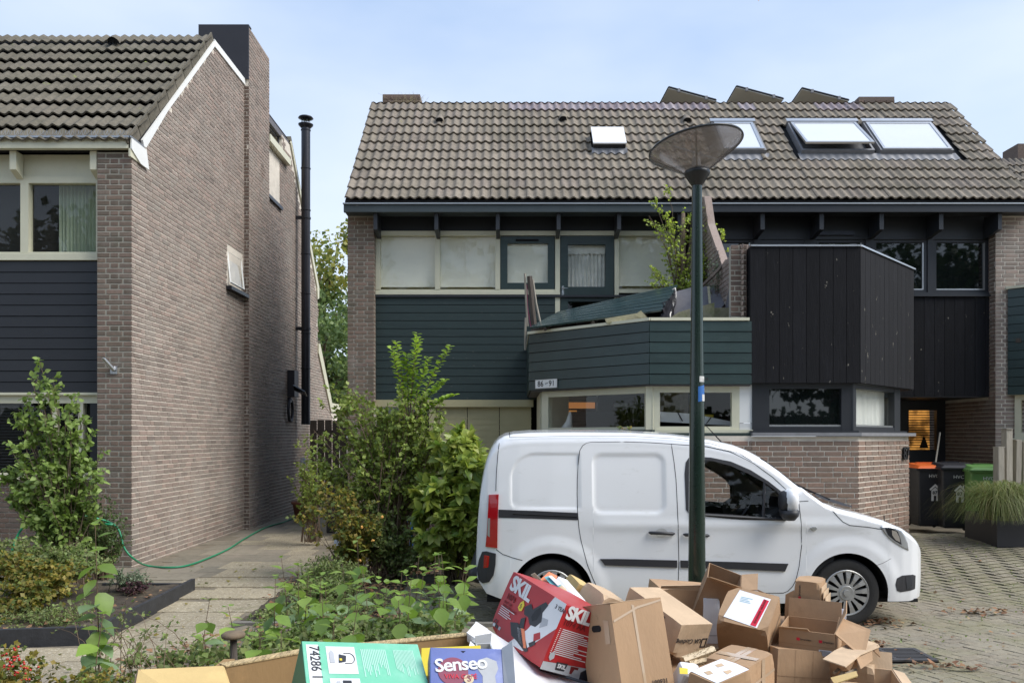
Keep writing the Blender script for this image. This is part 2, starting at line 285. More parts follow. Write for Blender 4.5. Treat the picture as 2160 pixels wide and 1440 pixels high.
def glow():
    m=emit('lit_blind_glow',(1,.45,.10),.2); t=m.node_tree; n=t.nodes; z=n.new('ShaderNodeTexNoise'); z.inputs['Scale'].default_value=3.2; z.inputs['Detail'].default_value=3
    mr=n.new('ShaderNodeMapRange'); mr.inputs[1].default_value=.42; mr.inputs[2].default_value=.62; mr.inputs[3].default_value=.02; mr.inputs[4].default_value=.3
    t.links.new(z.outputs['Fac'],mr.inputs[0]); t.links.new(mr.outputs[0],n['Principled BSDF'].inputs['Emission Strength']); return m
M['glow']=glow(); M['hose']=pm('green_hose',(.02,.25,.12),.4); M['planter']=pm('planter_black',(.022,.022,.026),.6,var=.1,vs=4)
M['terracotta']=pm('terracotta',(.22,.08,.045),.8,var=.2,vs=6); M['blue_plastic']=pm('blue_plastic',(.03,.14,.42),.4)
M['panel_back']=pc('panel_back',(.5,.47,.4),.6,var=.06,vs=5); M['film']=pm('black_film',(.03,.03,.035),.18,spec=.8); M['felt']=pm('grey_roofing_felt',(.13,.125,.135),.75,var=.15,vs=14,bump=.3,bs=60)
M['particle']=pm('lichen_board',(.34,.31,.2),.9,var=.25,vs=20,bump=.3,bs=60,spots=[((.2,.21,.09),6,.5,.7)])
M['bark']=pm('bark',(.13,.095,.065),.9,var=.3,vs=20,bump=.5,bs=40,stretch=(1,1,.3)); M['twig']=pm('twig',(.16,.11,.07),.85,var=.2,vs=9)
M['straw']=pm('dry_stem',(.38,.29,.16),.85,var=.2,vs=9)
def leafm(name,cols,tr=.3,rough=.5): return pm(name,(0,0,0),rough,cols=cols,isl=.22,trans=tr,var=.1,vs=20,spec=.35)
M['lf_bush']=leafm('shrub_leaves',[(.19,.25,.05),(.26,.33,.065),(.14,.2,.045),(.32,.38,.09),(.21,.27,.06)])
M['lf_top']=leafm('young_leaves',[(.27,.38,.055),(.33,.46,.075),(.21,.32,.05)],.4)
M['lf_pear']=leafm('pear_leaves',[(.16,.24,.055),(.22,.31,.07),(.28,.37,.11),(.13,.2,.05)],.32)
M['lf_auc']=leafm('spotted_laurel_leaves',[(.26,.33,.06),(.34,.40,.08),(.15,.24,.05),(.44,.46,.12),(.2,.28,.055)],.3,.3)
M['lf_dark']=leafm('dark_box_leaves',[(0.058,0.1015,0.029),(0.07975,0.1305,0.03625),(0.1087,0.1595,0.0435)])
M['lf_hyd']=leafm('hydrangea_leaves',[(.19,.29,.06),(.27,.40,.08),(.15,.24,.06),(.34,.46,.11)],.38,.4)
M['lf_yel']=leafm('yellowing_leaves',[(.22,.22,.04),(.3,.22,.05),(.14,.17,.035),(.09,.13,.03)])
M['lf_weed']=leafm('weed_leaves',[(.15,.21,.06),(.2,.28,.07),(.24,.26,.1),(.12,.17,.055),(.28,.3,.13)])
M['lf_tree']=leafm('tree_leaves',[(0.087,0.1377,0.05075),(0.1305,0.1885,0.06525),(0.1885,0.2465,0.0725)],.3)
M['lf_treetop']=leafm('tree_autumn_leaves',[(0.3625,0.319,0.0725),(0.2465,0.261,0.06525),(0.145,0.203,0.058)],.3)
M['lf_refl']=leafm('far_tree_leaves',[(.03,.055,.018),(.045,.075,.025)],.25)
M['lf_birch']=leafm('birch_leaves',[(.32,.40,.07),(.40,.48,.1),(.24,.32,.06)],.42)
M['lf_gray']=leafm('grey_green_leaves',[(0.1595,0.203,0.1305),(0.116,0.1595,0.087),(0.2175,0.2465,0.1595)],.2)
M['lf_purple']=leafm('purple_leaves',[(.06,.02,.035),(.09,.04,.045),(.05,.05,.03)],.2)
M['grass']=leafm('grass_blades',[(.14,.18,.05),(.22,.24,.09),(.11,.15,.04),(.3,.26,.13)],.3)
M['drygrass']=leafm('dry_grass',[(.42,.36,.22),(.34,.28,.15)],.3)
M['litter']=pm('dead_leaves',(0,0,0),.85,cols=[(.22,.10,.05),(.30,.17,.08),(.16,.075,.04),(.35,.25,.13)],isl=.2)
M['berry']=pm('red_berries',(.5,.03,.02),.3); M['rosy']=pm('orange_rose',(.7,.38,.1),.6); M['mosslump']=pm('moss',(.1,.12,.02),.95,var=.4,vs=30,bump=1,bs=60)
# ---------------------------------------------------------------- bricks and tiles
CH=.0676
def unit_brick(mat):
    g=G(); a=.035; b=.09      # softened arrises
    g.add([(0,-.012,0),(1,-.012,0),(1,-.012,1),(0,-.012,1),(0,0,0),(1,0,0),(1,0,1),(0,0,1)],[])
    g=G(); g.add([(.0,.0,.0),(1,.0,.0),(1,.0,1),(.0,.0,1),(.012,-1,b),(1-.012,-1,b),(1-.012,-1,1-b),(.012,-1,1-b)],
      [(4,5,6,7),(0,1,5,4),(1,2,6,5),(2,3,7,6),(3,0,4,7)])
    return me('brick',g,mat)
UB={}
class Bricks:
    """collects the bricks of one house; the 300 that show largest become objects of their own"""
    def __init__(s): s.l=[]
    def wall(s,B,u0,u1,v0,v1,mat,parent,holes=(),clip=None,pier=False,phase=0,rand=.5,soldier=False):
        k0=math.floor(v0/CH+.5); k1=math.floor(v1/CH)
        rr=random.Random(int((B.x*13+B.y*7+u0*3)*100))
        for k in range(k0,k1):
            za=k*CH+.0065; zb=(k+1)*CH-.0065; W=u1-u0; j=.013
            cuts=[]
            if pier:
                n=int(round(W/.22)); 
                if k%2: segs=[.10]+[.21]*(n-1)+[W-.11-.22*(n-1)-0]
                else: segs=[.155]+([.21]*(n-2))+[.10]+[W-.165-.22*(n-2)-.11]
                u=u0
                for q in segs:
                    cuts.append((u+ j/2*(u>u0),min(u1,u+q-(0 if u+q>=u1-.02 else 0)))); u+=q+j
                cuts=[(a,b) for a,b in cuts if b-a>.03]
            else:
                u=u0-rr.choice([0,.11,.055,.165]); 
                while u<u1:
                    q=.10 if rr.random()<.28 else .21
                    a=max(u,u0+(.003 if u>u0 else 0)); b=min(u+q,u1)
                    if b-a>.03: cuts.append((a,b))
                    u+=q+j
            for a,b in cuts:
                z0,z1=za,zb; parts=[(a,b)]
                for h in holes:
                    if zb<=h[2]+.01 or za>=h[3]-.01: continue
                    np_=[]
                    for p,q in parts:
                        if q<=h[0] or p>=h[1]: np_.append((p,q))
                        else:
                            if p<h[0]-.03: np_.append((p,h[0]))
                            if q>h[1]+.03: np_.append((h[1],q))
                    parts=np_
                for p,q in parts:
                    if clip and not clip((p+q)/2,(z0+z1)/2): continue
                    w=.0022+rr.uniform(-.0012,.0014)
                    s.l.append((B,p+rr.uniform(-.0015,.0015),q+rr.uniform(-.0015,.0015),z0+rr.uniform(-.0015,.0015),z1+rr.uniform(-.0015,.0015),w,mat,parent))
    def finish(s,n=300):
        def key(b):
            B,u0,u1,v0,v1=b[:5]; p=B.p(u0,v0,0);q=B.p(u1,v1,0)
            if p[1]<1 or q[1]<1: return 0
            x0,x1=1754*p[0]/p[1]+1080,1754*q[0]/q[1]+1080; y=921-1754*(v0-H)/p[1]
            if x1<-5 or x0>2165 or y<-10 or y>1440: return 0
            if B.wx*(0-p[0])+B.wy*(0-p[1])<0: return 0
            return abs(x1-x0)*abs((v1-v0)*1754/p[1])
        s.l.sort(key=key,reverse=True)
        cand=[b for b in s.l if key(b)>0]
        byw={}
        for b in s.l[:n]:
            if key(b)<=0: byw.setdefault((b[7],b[6]),[]).append(b); continue
            B,u0,u1,v0,v1,w,mat,par=b
            if mat not in UB: UB[mat]=unit_brick(M[mat])
            o=bpy.data.objects.new('brick',UB[mat]); C.objects.link(o); o.parent=par
            if par in WM: o.matrix_parent_inverse=WM[par].inverted()
            o.location=B.p(u0,v0,-.006); o.rotation_euler=(0,0,B.a); o.scale=(u1-u0,w+.006,v1-v0)
        for b in s.l[n:]: byw.setdefault((b[7],b[6]),[]).append(b)
        for (par,mat),l in byw.items():
            g=G()
            for B,u0,u1,v0,v1,w,_,_ in l:
                e=.0025; c=.0035
                q=[(u0,v0,-.006),(u1,v0,-.006),(u1,v1,-.006),(u0,v1,-.006),(u0+e,v0+c,w),(u1-e,v0+c,w),(u1-e,v1-c,w),(u0+e,v1-c,w)]
                g.add([B.p(*t) for t in q],[(4,5,6,7),(0,1,5,4),(1,2,6,5),(2,3,7,6),(3,0,4,7)])
            part('brickwork',g,M[mat],par,kind='stuff')
def tile_mesh(mat,wv=2,w=.296,L=.36,amp=.020,name='roof_tile'):
    """roll tile; x across, y up the slope, z out of it. lower end at y=0"""
    g=G(); n=10*wv; vs=[];t=.024
    def h(x): 
        c=math.cos(2*math.pi*(x/w*wv-.22)); return amp*(c if c>0 else c*.72)
    for i in range(n+1):
        x=w*i/n+(.004 if i==n else 0); z=h(min(x,w))
        vs+=[(x,0,z+.042),(x,L,z+.004),(x,0,z+.042-t)]
    fs=[]
    for i in range(n):
        a=i*3; b=a+3; fs+=[(a,b,b+1,a+1),(a+2,b+2,b,a)]
    g.add(vs,fs); m=me(name,g,mat); m.shade_smooth()
    # keep the lower lip crisp
    att=m.attributes.new('sharp_edge','BOOLEAN','EDGE')
    for e in m.edges:
        a,b=e.vertices
        if (a%3!=1 and b%3!=1) and a//3!=b//3 and a%3==0 and b%3==0: att.data[e.index].value=True
    return m
TM={}
def tiles(parent,Bx0,Bx1,Y0,Z0,Y1,Z1,rows,mat,skip=None,jit=.004,alt=None,n_ind=300,w=.296):
    """front slope from eave (Y0,Z0) to ridge (Y1,Z1)"""
    sl=math.hypot(Y1-Y0,Z1-Z0); a=math.atan2(Z1-Z0,Y1-Y0); gauge=sl/rows; ncol=int(math.ceil((Bx1-Bx0)/w-.01))
    todo=[]
    for r in range(rows):
        for c in range(ncol):
            x=Bx0+c*w; s_=r*gauge
            if skip and skip(x+w/2,s_+gauge/2,r,c): continue
            todo.append((x,s_,r,c))
    cx=lambda t:abs(t[0])
    vis=lambda t: 0 if (1080+1754*t[0]/(Y0+t[1]*math.cos(a))>2175 or 1080+1754*(t[0]+w)/(Y0+t[1]*math.cos(a))<-15) else 1
    todo.sort(key=lambda t:(-vis(t),t[1]))
    g=G(); base=None
    for i,(x,s_,r,c) in enumerate(todo):
        mt=mat if not alt or not alt(x,r) else 'tile_purple'
        if mt not in TM: TM[mt]=tile_mesh(M[mt])
        jx=random.uniform(-jit,jit); jz=random.uniform(0,jit*1.2); js=random.uniform(-jit,jit)*1.6; ja=random.uniform(-.006,.006)
        y=Y0+(s_+js)*math.cos(a)-jz*math.sin(a); z=Z0+(s_+js)*math.sin(a)+jz*math.cos(a)
        if i<n_ind and vis((x,s_)):
            o=bpy.data.objects.new('roof_tile',TM[mt]); C.objects.link(o); o.parent=parent
            o.location=(x+jx,y,z); o.rotation_euler=(a,ja,random.uniform(-.006,.006))
        else:
            Mx=Matrix.Translation((x+jx,y,z))@Euler((a,ja,0)).to_matrix().to_4x4()
            g.add([Mx@v.co for v in TM[mt].vertices],[tuple(p.vertices) for p in TM[mt].polygons])
    if g.v: part('roof_tiles',g,M[mat],parent,kind='stuff',smooth=True)
def slope_box(g,x0,x1,Y0,Z0,Y1,Z1,s0,s1,h0,h1):
    a=math.atan2(Z1-Z0,Y1-Y0); c,s=math.cos(a),math.sin(a)
    def q(x,t,h): return (x,Y0+t*c-h*s,Z0+t*s+h*c)
    return g.add([q(x0,s0,h0),q(x1,s0,h0),q(x1,s1,h0),q(x0,s1,h0),q(x0,s0,h1),q(x1,s0,h1),q(x1,s1,h1),q(x0,s1,h1)],
          [(0,3,2,1),(4,5,6,7),(0,1,5,4),(1,2,6,5),(2,3,7,6),(3,0,4,7)])
def frame_rect(g,u0,u1,v0,v1,t,w0,w1,tb=None):
    tb=tb or t
    lb(g,u0,u0+t,v0,v1,w0,w1); lb(g,u1-t,u1,v0,v1,w0,w1); lb(g,u0+t,u1-t,v1-t,v1,w0,w1-.002); lb(g,u0+t,u1-t,v0,v0+tb,w0,w1-.002)
def planks(name,B,u0,u1,v0,v1,n,mat,parent,w0=0,w1=.02,vertical=False,gap=.012,recess=.012,tilt=0):
    """board cladding: one object per board over a recessed backing"""
    g=G(B); lb(g,u0,u1,v0,v1,w0-.03,w1-recess-.004); bk=part('cladding_backing',g,M['black'],parent)
    for i in range(n):
        g=G(B); jw=random.uniform(-.001,.001)
        if vertical:
            a=u0+(u1-u0)*i/n; b=u0+(u1-u0)*(i+1)/n-gap
            lb(g,a,b,v0,v1,w0,w1+jw)
        else:
            a=v0+(v1-v0)*i/n; b=v0+(v1-v0)*(i+1)/n-gap
            g.add([(u0,a,w1+jw+tilt),(u1,a,w1+jw+tilt),(u1,a,w0),(u0,a,w0),(u0,b,w1+jw),(u1,b,w1+jw),(u1,b,w0),(u0,b,w0)],
               [(0,3,2,1),(4,5,6,7),(0,1,5,4),(1,2,6,5),(2,3,7,6),(3,0,4,7)])
        part(name,g,mat,parent)
def window(B,u0,u1,v0,v1,fm,parent,t=.05,tb=None,w0=-.06,w1=.0,pane='glass',gw=-.03,back=None,backw=-.09,name='window',room=False,bead=None):
    g=G(B); frame_rect(g,u0,u1,v0,v1,t,w0,w1,tb); f=part(name,g,fm,parent)
    tb=tb or t
    g=G(B); lb(g,u0+t,u1-t,v0+tb,v1-t,gw-.006,gw); part('pane',g,M[pane],f)
    if bead:
        g=G(B); lb(g,u0+t,u1-t,v0+tb,v0+tb+.02,gw,gw+.014); part('glazing_bead',g,bead,f)
    if back:
        g=G(B); lb(g,u0+t-.01,u1-t+.01,v0+tb-.01,v1-t+.01,backw-.01,backw); part('roller_blind',g,back,f)
    return f
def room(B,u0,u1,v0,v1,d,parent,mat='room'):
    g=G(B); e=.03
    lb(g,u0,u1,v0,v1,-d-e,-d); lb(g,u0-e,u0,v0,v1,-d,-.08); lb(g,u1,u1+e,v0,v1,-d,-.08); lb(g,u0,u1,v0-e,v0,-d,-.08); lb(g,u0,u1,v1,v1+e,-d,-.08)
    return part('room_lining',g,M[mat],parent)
# ================================================================ LEFT HOUSE
LX=-4.92
lh=thing('left_house','brick house at the left with white verge boards and a black-fronted chimney','house',(-7.5,11,0))
GB=Bs(LX,0,0,1)            # gable plane: u = Y
FB=Bs(0,10.76,1,0)         # front plane: u = X
g=G()
def gtop(y):
    if y<13.68: return 6.385+.963*(y-11.82)
    if y<18.44: return 8.2
    return 8.2-(y-18.44)*1.06
prof=[(10.766,0),(10.766,5.3),(13.66,8.1),(13.7,8.2),(16.55,8.2),(16.55,7.62),(17.8,7.62),(17.8,8.2),(18.44,8.2),(21.05,5.45),(21.05,3.9),(21.25,3.75),(22.45,2.5),(23.6,2.5),(23.6,0)]
g.prism([(LX-.006,y,z) for y,z in prof],(-.3,0,0))
for y0,y1,z0,z1 in ((14.3,15.2,4.2,5.0),): pass
lwall=part('wall',g,M['mortar'],lh)
g=G(); g.box(-5.37,LX-.3,10.766,11.0,0,5.42); g.box(-5.366,-4.931,10.764,10.9,0,5.42); pier=part('pier',g,M['mortar_gray'],lh)
br=Bricks()
holes=[(14.36,15.2,4.35,5.02),(16.6,17.62,6.62,7.62),(15.27,16.55,0,9)]
inside=lambda u,v: v<gtop(u)-(.04 if u<18 else .2) and not(16.6<u<17.8 and v>7.6) and not (u>21.05 and v>3.8-(u-21.2)*1.02)
br.wall(GB,10.76,23.6,0,8.27,'brick_gable',lwall,holes,inside)
br.wall(Bs(-5.366,10.76,1,0),0,.446,0,5.44,'brick',pier,pier=True)
# chimney breast
g=G(); g.box(-5.73,-4.836,15.276,16.544,0,9.26); chim=part('chimney_stack',g,M['mortar'],lh)
br.wall(Bs(-4.83,0,0,1),15.27,16.55,0,9.28,'brick_gable',chim)
br.wall(Bs(-4.93,15.27,1,0),.01,.10,0,8.2,'brick_dark',chim,rand=0)
br.finish(300)
g=G(); g.box(-5.745,-4.825,15.235,15.262,8.29,9.29); g.box(-5.745,-4.825,15.262,15.4,9.27,9.295)
part('chimney_front_sheet',g,M['black_sheet'],chim)
g=G(); g.lathe([(.0,9.42),(.17,9.42),(.2,9.39),(.2,9.34),(.13,9.33),(.13,9.25)],(-5.3,15.9,0),20); part('chimney_cowl',g,M['dark_metal'],chim)
# roofs
rf=G(); rf.prism([(-10.5,10.79,5.56),(-10.5,13.72,8.30),(-10.5,13.72,8.12),(-10.5,10.9,5.46)],(5.57,0,0))
lroof=part('roof',rf,M['black'],lh)
tiles(lroof,-4.89-.296*19,-4.93,10.66,5.52,13.66,8.33,10,'tile_moss',jit=.006,n_ind=290)
g=G(); g.box(-10.5,-4.94,13.75,18.4,8.15,8.27); part('flat_roof',g,M['felt'],lroof)
g=G(); g.prism([(-10.5,18.4,8.3),(-10.5,21.15,5.5),(-10.5,21.15,5.35),(-10.5,18.4,8.15)],(5.55,0,0)); part('rear_slope',g,M['tile_moss'],lroof)
# cloaked verge tiles (each tile of the end column turns down over the wall)
for r in range(10):
    g=G(); s0=r*.4115
    slope_box(g,-4.945,-4.925,10.66,5.52,13.66,8.33,s0-.005,s0+.42,-.115,.045); part('verge_tile',g,M['tile_moss'],lroof)
g=G()
a=[(LX+.004,10.98,5.40),(LX+.004,11.16,5.42),(LX+.004,13.72,8.02),(LX+.004,13.62,8.12+.04)]
g.prism([(LX,11.05,5.60),(LX,11.12,5.60),(LX,11.82,6.365),(LX,13.72,8.19),(LX,13.7,8.26),(LX,11.82,6.445),(LX,11.02,5.67)],(.03,0,0)); part('verge_board',g,M['white'],lh)
g=G(); g.prism([(LX,13.7,8.2),(LX,13.72,8.17),(LX,15.27,8.19),(LX,15.27,8.30),(LX,13.68,8.28)],(.025,0,0)); part('verge_trim',g,M['white'],lh)
g=G(); g.prism([(LX,18.4,8.24),(LX,18.46,8.3),(LX,21.12,5.5),(LX,21.1,5.25),(LX,20.95,5.2),(LX,20.9,5.5)],(.03,0,0)); part('rear_verge_board',g,M['cream'],lh)
g=G(); g.prism([(LX+.005,18.42,8.3),(LX+.005,18.5,8.42),(LX+.005,21.25,5.55),(LX+.005,21.15,5.45)],(-.12,0,0)); part('rear_verge_tiles',g,M['tile_moss'],lroof)
g=G(); g.prism([(LX,21.05,4.1),(LX,21.2,4.1),(LX,22.6,2.66),(LX,23.75,2.66),(LX,23.75,2.42),(LX,22.5,2.42),(LX,21.05,3.85)],(.035,0,0)); part('lean_to_verge_board',g,M['cream'],lh)
g=G(); g.prism([(LX,21.2,4.12),(LX,21.28,4.2),(LX,22.68,2.78),(LX,22.6,2.68)],(-3.,0,0)); part('lean_to_roof',g,M['tile_moss'],lroof)
g=G(); g.box(-7.9,LX-.01,21.1,23.5,2.35,2.6); part('lean_to_ceiling',g,M['cream'],lh)
# terrace railing + coping
g=G(); g.box(LX-.3,LX+.11,16.56,18.1,7.63,7.77); part('terrace_coping',g,M['cream'],lh)
g=G()
for z in (7.95,8.1,8.25): g.tube([(LX-.08,16.56,z),(LX-.08,17.8,z)],.012)
g.tube([(LX-.08,16.5,8.36),(LX-.08,18.5,8.36)],.02)
for y in (16.6,17.78): g.tube([(LX-.08,y,7.7),(LX-.08,y,8.36)],.016)
part('railing',g,M['dark_metal'],lh)
f=window(GB,16.62,17.6,6.66,7.6,M['cream'],lh,t=.07,w0=-.16,w1=-.08,pane='glass_dark',gw=-.12,back=None)
g=G(GB); lb(g,17.24,17.30,6.70,7.56,-.14,-.07); part('mullion',g,M['cream'],f)
g=G(); g.box(LX-.1,LX+.05,16.5,17.7,6.55,6.62); part('window_sill',g,M['dark_metal'],lh)
# small awning window
f=window(GB,14.38,15.18,4.38,4.98,M['cream'],lh,t=.05,w0=-.14,w1=-.01,pane='glass_dark',gw=-.1)
g=G(GB); 
q=[(14.42,4.42,.035),(15.14,4.42,.035),(15.14,4.95,-.02),(14.42,4.95,-.02)]
for (a,b) in ((0,1),(1,2),(2,3),(3,0)): 
    g.tube([q[a],q[b]],.018,4)
sash=part('open_sash',g,M['white'],f)
g=G(GB); g.add([q[0],q[1],q[2],q[3]],[(0,1,2,3)]); part('pane',g,M['glass'],sash)
g=G(); g.prism([(LX,14.3,4.34),(LX,15.26,4.34),(LX,15.26,4.28),(LX,14.3,4.28)],(.1,0,0)); part('window_sill',g,M['dark_metal'],lh)
# front of the left house
WB=Bs(0,10.95,1,0)
xf=lambda px:X_(px,10.95); zf=lambda py:Z_(py,10.95)
g=G(); g.box(-10.5,-4.905,10.68,10.76,5.445,5.575); g.box(-4.925,-4.9,10.68,11.12,5.34,5.575); part('fascia',g,M['cream'],lh)
g=G(); g.prism([(-4.9,10.68,5.575),(-4.9,11.12,5.575),(-4.9,11.2,5.33),(-4.9,10.95,5.33),(-4.9,10.68,5.44)],(.015,0,0)); part('fascia_end',g,M['white'],lh)
g=G(); g.box(-10.5,-4.9,10.66,10.74,5.575,5.6); g.box(-4.91,-4.885,10.66,11.05,5.575,5.6); part('gutter_edge',g,M['metal'],lh)
g=G()
for i in range(46):
    x=-4.97-i*.055
    for dx,dz in((-.02,.09),(.025,.08)): g.tube([(x,10.7,5.6),(x+dx,10.69+.02*(i%3),5.6+dz)],.0022,3,False)
part('bird_spikes',g,M['metal'],lh)
g=G(WB); lb(g,-10.5,-5.37,zf(372),5.45,-.03,.0); part('soffit_board',g,M['cream'],lh)
for i,px in enumerate((23,192,-146,-315)):
    g=G(); x0,x1=X_(px,10.8),X_(px+14,10.8)
    g.prism([(x0,10.77,5.44),(x0,10.77,5.2),(x0,10.93,5.12),(x0,10.93,5.44)],(x1-x0,0,0)); part('rafter_end',g,M['cream'],lh)
g=G(WB); lb(g,-10.5,-5.37,zf(387),zf(372),-.08,.02); lb(g,-10.5,-5.37,zf(550),zf(537),-.08,.05); lb(g,-10.5,-5.37,zf(537),zf(532),-.08,.02)
for a,b in ((45,62),(-130,-113),(204,208)): lb(g,xf(a),xf(b),zf(533),zf(387),-.08,.022)
wf=part('upper_window_frame',g,M['cream'],lh)
for a,b in ((62,204),(-113,45),(-290,-130)):
    g=G(WB); lb(g,xf(a),xf(b),zf(533),zf(387),-.05,-.044); part('pane',g,M['glass'],wf)
room(WB,xf(-290),-5.38,zf(540),zf(380),1.2,lh)
g=G(WB)   # curtain: folded cloth
n=60; us=[xf(108)+(xf(203)-xf(108))*i/n for i in range(n+1)]
vs=[];
for i,u in enumerate(us):
    w=-.2+.025*math.sin(i*1.25)+.012*math.sin(i*2.9+1)
    vs+=[(u,zf(545),w),(u,zf(378),w*1.02)]
g.add(vs,[(2*i,2*i+2,2*i+3,2*i+1) for i in range(n)]); part('curtain',g,M['curtain'],wf,smooth=True)
planks('cladding_board',WB,-7.9,-5.37,zf(828),zf(551),12,M['charcoal_plank'],lh,w0=-.01,w1=.02,gap=.008,tilt=.008)
g=G(WB); lb(g,-7.9,-5.37,zf(833),zf(828),-.03,.05); lb(g,-7.9,-5.37,zf(850),zf(833),-.08,.0); part('lower_window_head',g,M['cream'],lh)
g=G(WB)
for a,b in ((165,175),(110,118),): lb(g,xf(a),xf(b),zf(997),zf(850),-.1,0)
lb(g,-7.9,-5.37,zf(1010),zf(997),-.1,.06); lf=part('lower_window_frame',g,M['cream'],lh)
for a,b in ((-60,110),(118,165),(175,192)):
    g=G(WB); lb(g,xf(a),xf(b),zf(997),zf(850),-.05,-.044); part('pane',g,M['glass'],lf)
g=G(WB); lb(g,xf(190),-5.37,zf(997),zf(850),-.05,.0); part('dark_panel',g,M['charcoal'],lf)
g=G(WB)
for i in range(22):
    z=zf(995)+(zf(852)-zf(995))*i/22; lb(g,xf(-60),xf(108),z,z+.02,-.16,-.14)
part('venetian_blind',g,M['dark_metal'],lf)
room(WB,-7.9,-5.38,zf(1000),zf(845),1.2,lh)
g=G(WB); lb(g,-7.9,-5.37,0,zf(1010),-.2,-.01); bw=part('lower_wall',g,M['mortar_gray'],lh)
b2=Bricks(); b2.wall(WB,-7.4,-5.37,0,zf(1011),'brick_dark',bw); b2.finish(0)
g=G(); g.box(-10.5,LX-.3,11.2,11.3,0,5.4); g.box(-10.5,LX-.3,23.5,23.6,0,2.4); g.box(-10.5,-10.4,11,21,0,8.2); g.box(-10.5,LX-.3,20.95,21.05,2.4,5.4); part('rear_wall',g,M['room'],lh)
# bracket on the pier (flag holder)
t=thing('flagpole_bracket','small grey metal flagpole holder screwed to the front brick pier of the left house','bracket',P_(239,772,10.74))
g=G(); c=Vector(P_(239,772,10.74)); 
g.box(c.x-.04,c.x+.05,10.738,10.752,c.z-.1,c.z+.0); part('plate',g,M['alu'],t)
g=G(); g.tube([c+Vector((.01,-.005,-.05)),c+Vector((-.07,-.12,.09))],.026,12,False); g.lathe([(.026,0),(.018,0)],c+Vector((-.07,-.12,.09)),12); part('socket',g,M['alu'],t,smooth=True)
# flue
fx,fy=-4.70,18.95
t=thing('flue_pipe','tall black metal flue pipe with a round cowl fixed beside the brick gable','flue pipe',(fx,fy,2))
g=G(); g.lathe([(.1,2.02),(.1,8.83)],(fx,fy,0),24); part('pipe',g,M['flue'],t,smooth=True)
for z in (8.72,7.85,6.9,5.9,5.0,4.1,3.3):
    g=G(); g.lathe([(.1,z-.015),(.112,z-.01),(.112,z+.01),(.1,z+.015)],(fx,fy,0),24); part('joint_ring',g,M['flue'],t)
g=G(); g.lathe([(.1,8.76),(.165,8.83),(.17,8.85),(.1,8.88)],(fx,fy,0),28); g.lathe([(.0,9.05),(.15,9.02),(.172,8.99),(.1,8.96),(0,8.96)],(fx,fy,0),28); part('cowl',g,M['flue'],t,smooth=True)
g=G(); 
for k in range(6):
    a=k*1.047; g.tube([(fx+.09*math.cos(a),fy+.09*math.sin(a),8.84),(fx+.09*math.cos(a),fy+.09*math.sin(a),8.98)],.008,4)
part('cowl_strut',g,M['flue'],t)
for z in (6.72,4.2):
    g=G(); g.box(LX,fx-.08,fy-.06,fy-.02,z-.04,z+.04); g.lathe([(.1,z-.02),(.115,z-.02),(.115,z+.02),(.1,z+.02)],(fx,fy,0),24); part('wall_bracket',g,M['dark_metal'],t)
t=thing('meter_box','black wall box with a small solar lamp beside the foot of the flue pipe','wall box',(LX,18.3,2.6))
g=G(); g.box(LX,LX+.16,18.2,18.55,2.62,3.2); part('housing',g,M['black_sheet'],t)
g=G(); g.slab([(LX+.16,18.2,2.75),(LX+.42,18.25,2.62),(LX+.42,18.05,2.72),(LX+.16,18.05,2.86)],.02); part('solar_panel',g,M['glass_dark'],t)
t=thing('hose_reel','dark coiled cable hanging on the gable wall under the black box','hose reel',(LX,18.2,2.3))
g=G(); g.tube([(LX+.06,18.25+.17*math.cos(a),2.32+.24*math.sin(a)) for a in np.linspace(0,6.4,25)],.035,6); part('coil',g,M['black_sheet'],t,smooth=True)
g=G(); g.box(LX,LX+.08,18.2,18.3,2.5,2.6); part('hook',g,M['dark_metal'],t)
# ================================================================ MIDDLE HOUSES
YW=14.1; MB=Bs(0,YW,1,0); PY=13.9
xm=lambda px:X_(px,YW); zm=lambda py:Z_(py,YW)
E0=(13.58,5.60); E1=(16.15,8.19)
gh=thing('green_house','middle brick house with green boards, cream frames and a broken balcony','house',(0,14,0))
bh=thing('black_house','brick house with charcoal frames, black stained balcony box and roof windows, numbered 87','house',(5.5,14,.3))
XP=3.10
def house_roof(par,x0,x1,skip,alt,vx0,vx1):
    g=G(); g.prism([(x0,E0[0],E0[1]-.02),(x0,E1[0],E1[1]-.02),(x0,18.7,5.6),(x0,18.6,5.3),(x0,E1[0],E1[1]-.2),(x0,E0[0]+.1,E0[1]-.12)],(x1-x0,0,0))
    r=part('roof',g,M['black'],par)
    tiles(r,vx0,vx1,E0[0],E0[1]+.01,E1[0],E1[1]+.01,11,'tile',skip,alt=alt,jit=.005)
    g=G(); k=int((x1-x0)/.3)
    for i in range(k): g.lathe([(.0,0),(.095,0)],(0,0,0),6) if False else None
    g=G(); n=int((x1-x0)*20)
    vs=[];fs=[]
    for i in range(n+1):
        x=x0+(x1-x0)*i/n; z=.018*math.cos((x-vx0)*2*math.pi/.148-1.4)
        vs+=[(x,E1[0]-.02,E1[1]+.035+z),(x,E1[0]+.12,E1[1]+.03+z),(x,E1[0]+.55,E1[1]-.5+z)]
    for i in range(n): a=i*3; fs+=[(a,a+3,a+4,a+1),(a+1,a+4,a+5,a+2)]
    g.add(vs,fs); part('ridge_capping',g,M['tile'],r,smooth=True,kind='stuff')
    return r
def sl2(px,py,h=.06):   # pixel to point on the tiled slope (offset h out of it)
    # plane: (y-E0y)*s - (z-E0z)*c = -h ; ray (px,py)
    a=math.atan2(E1[1]-E0[1],E1[0]-E0[0]); c,s=math.cos(a),math.sin(a)
    rx,rz=(px-1080)/1754,(921-py)/1754
    Y=(E0[0]*s-E0[1]*c-h+H*c)/(s-rz*c)
    return (rx*Y,(Y-E0[0])*c+(H+rz*Y-E0[1])*s)   # x, distance up the slope
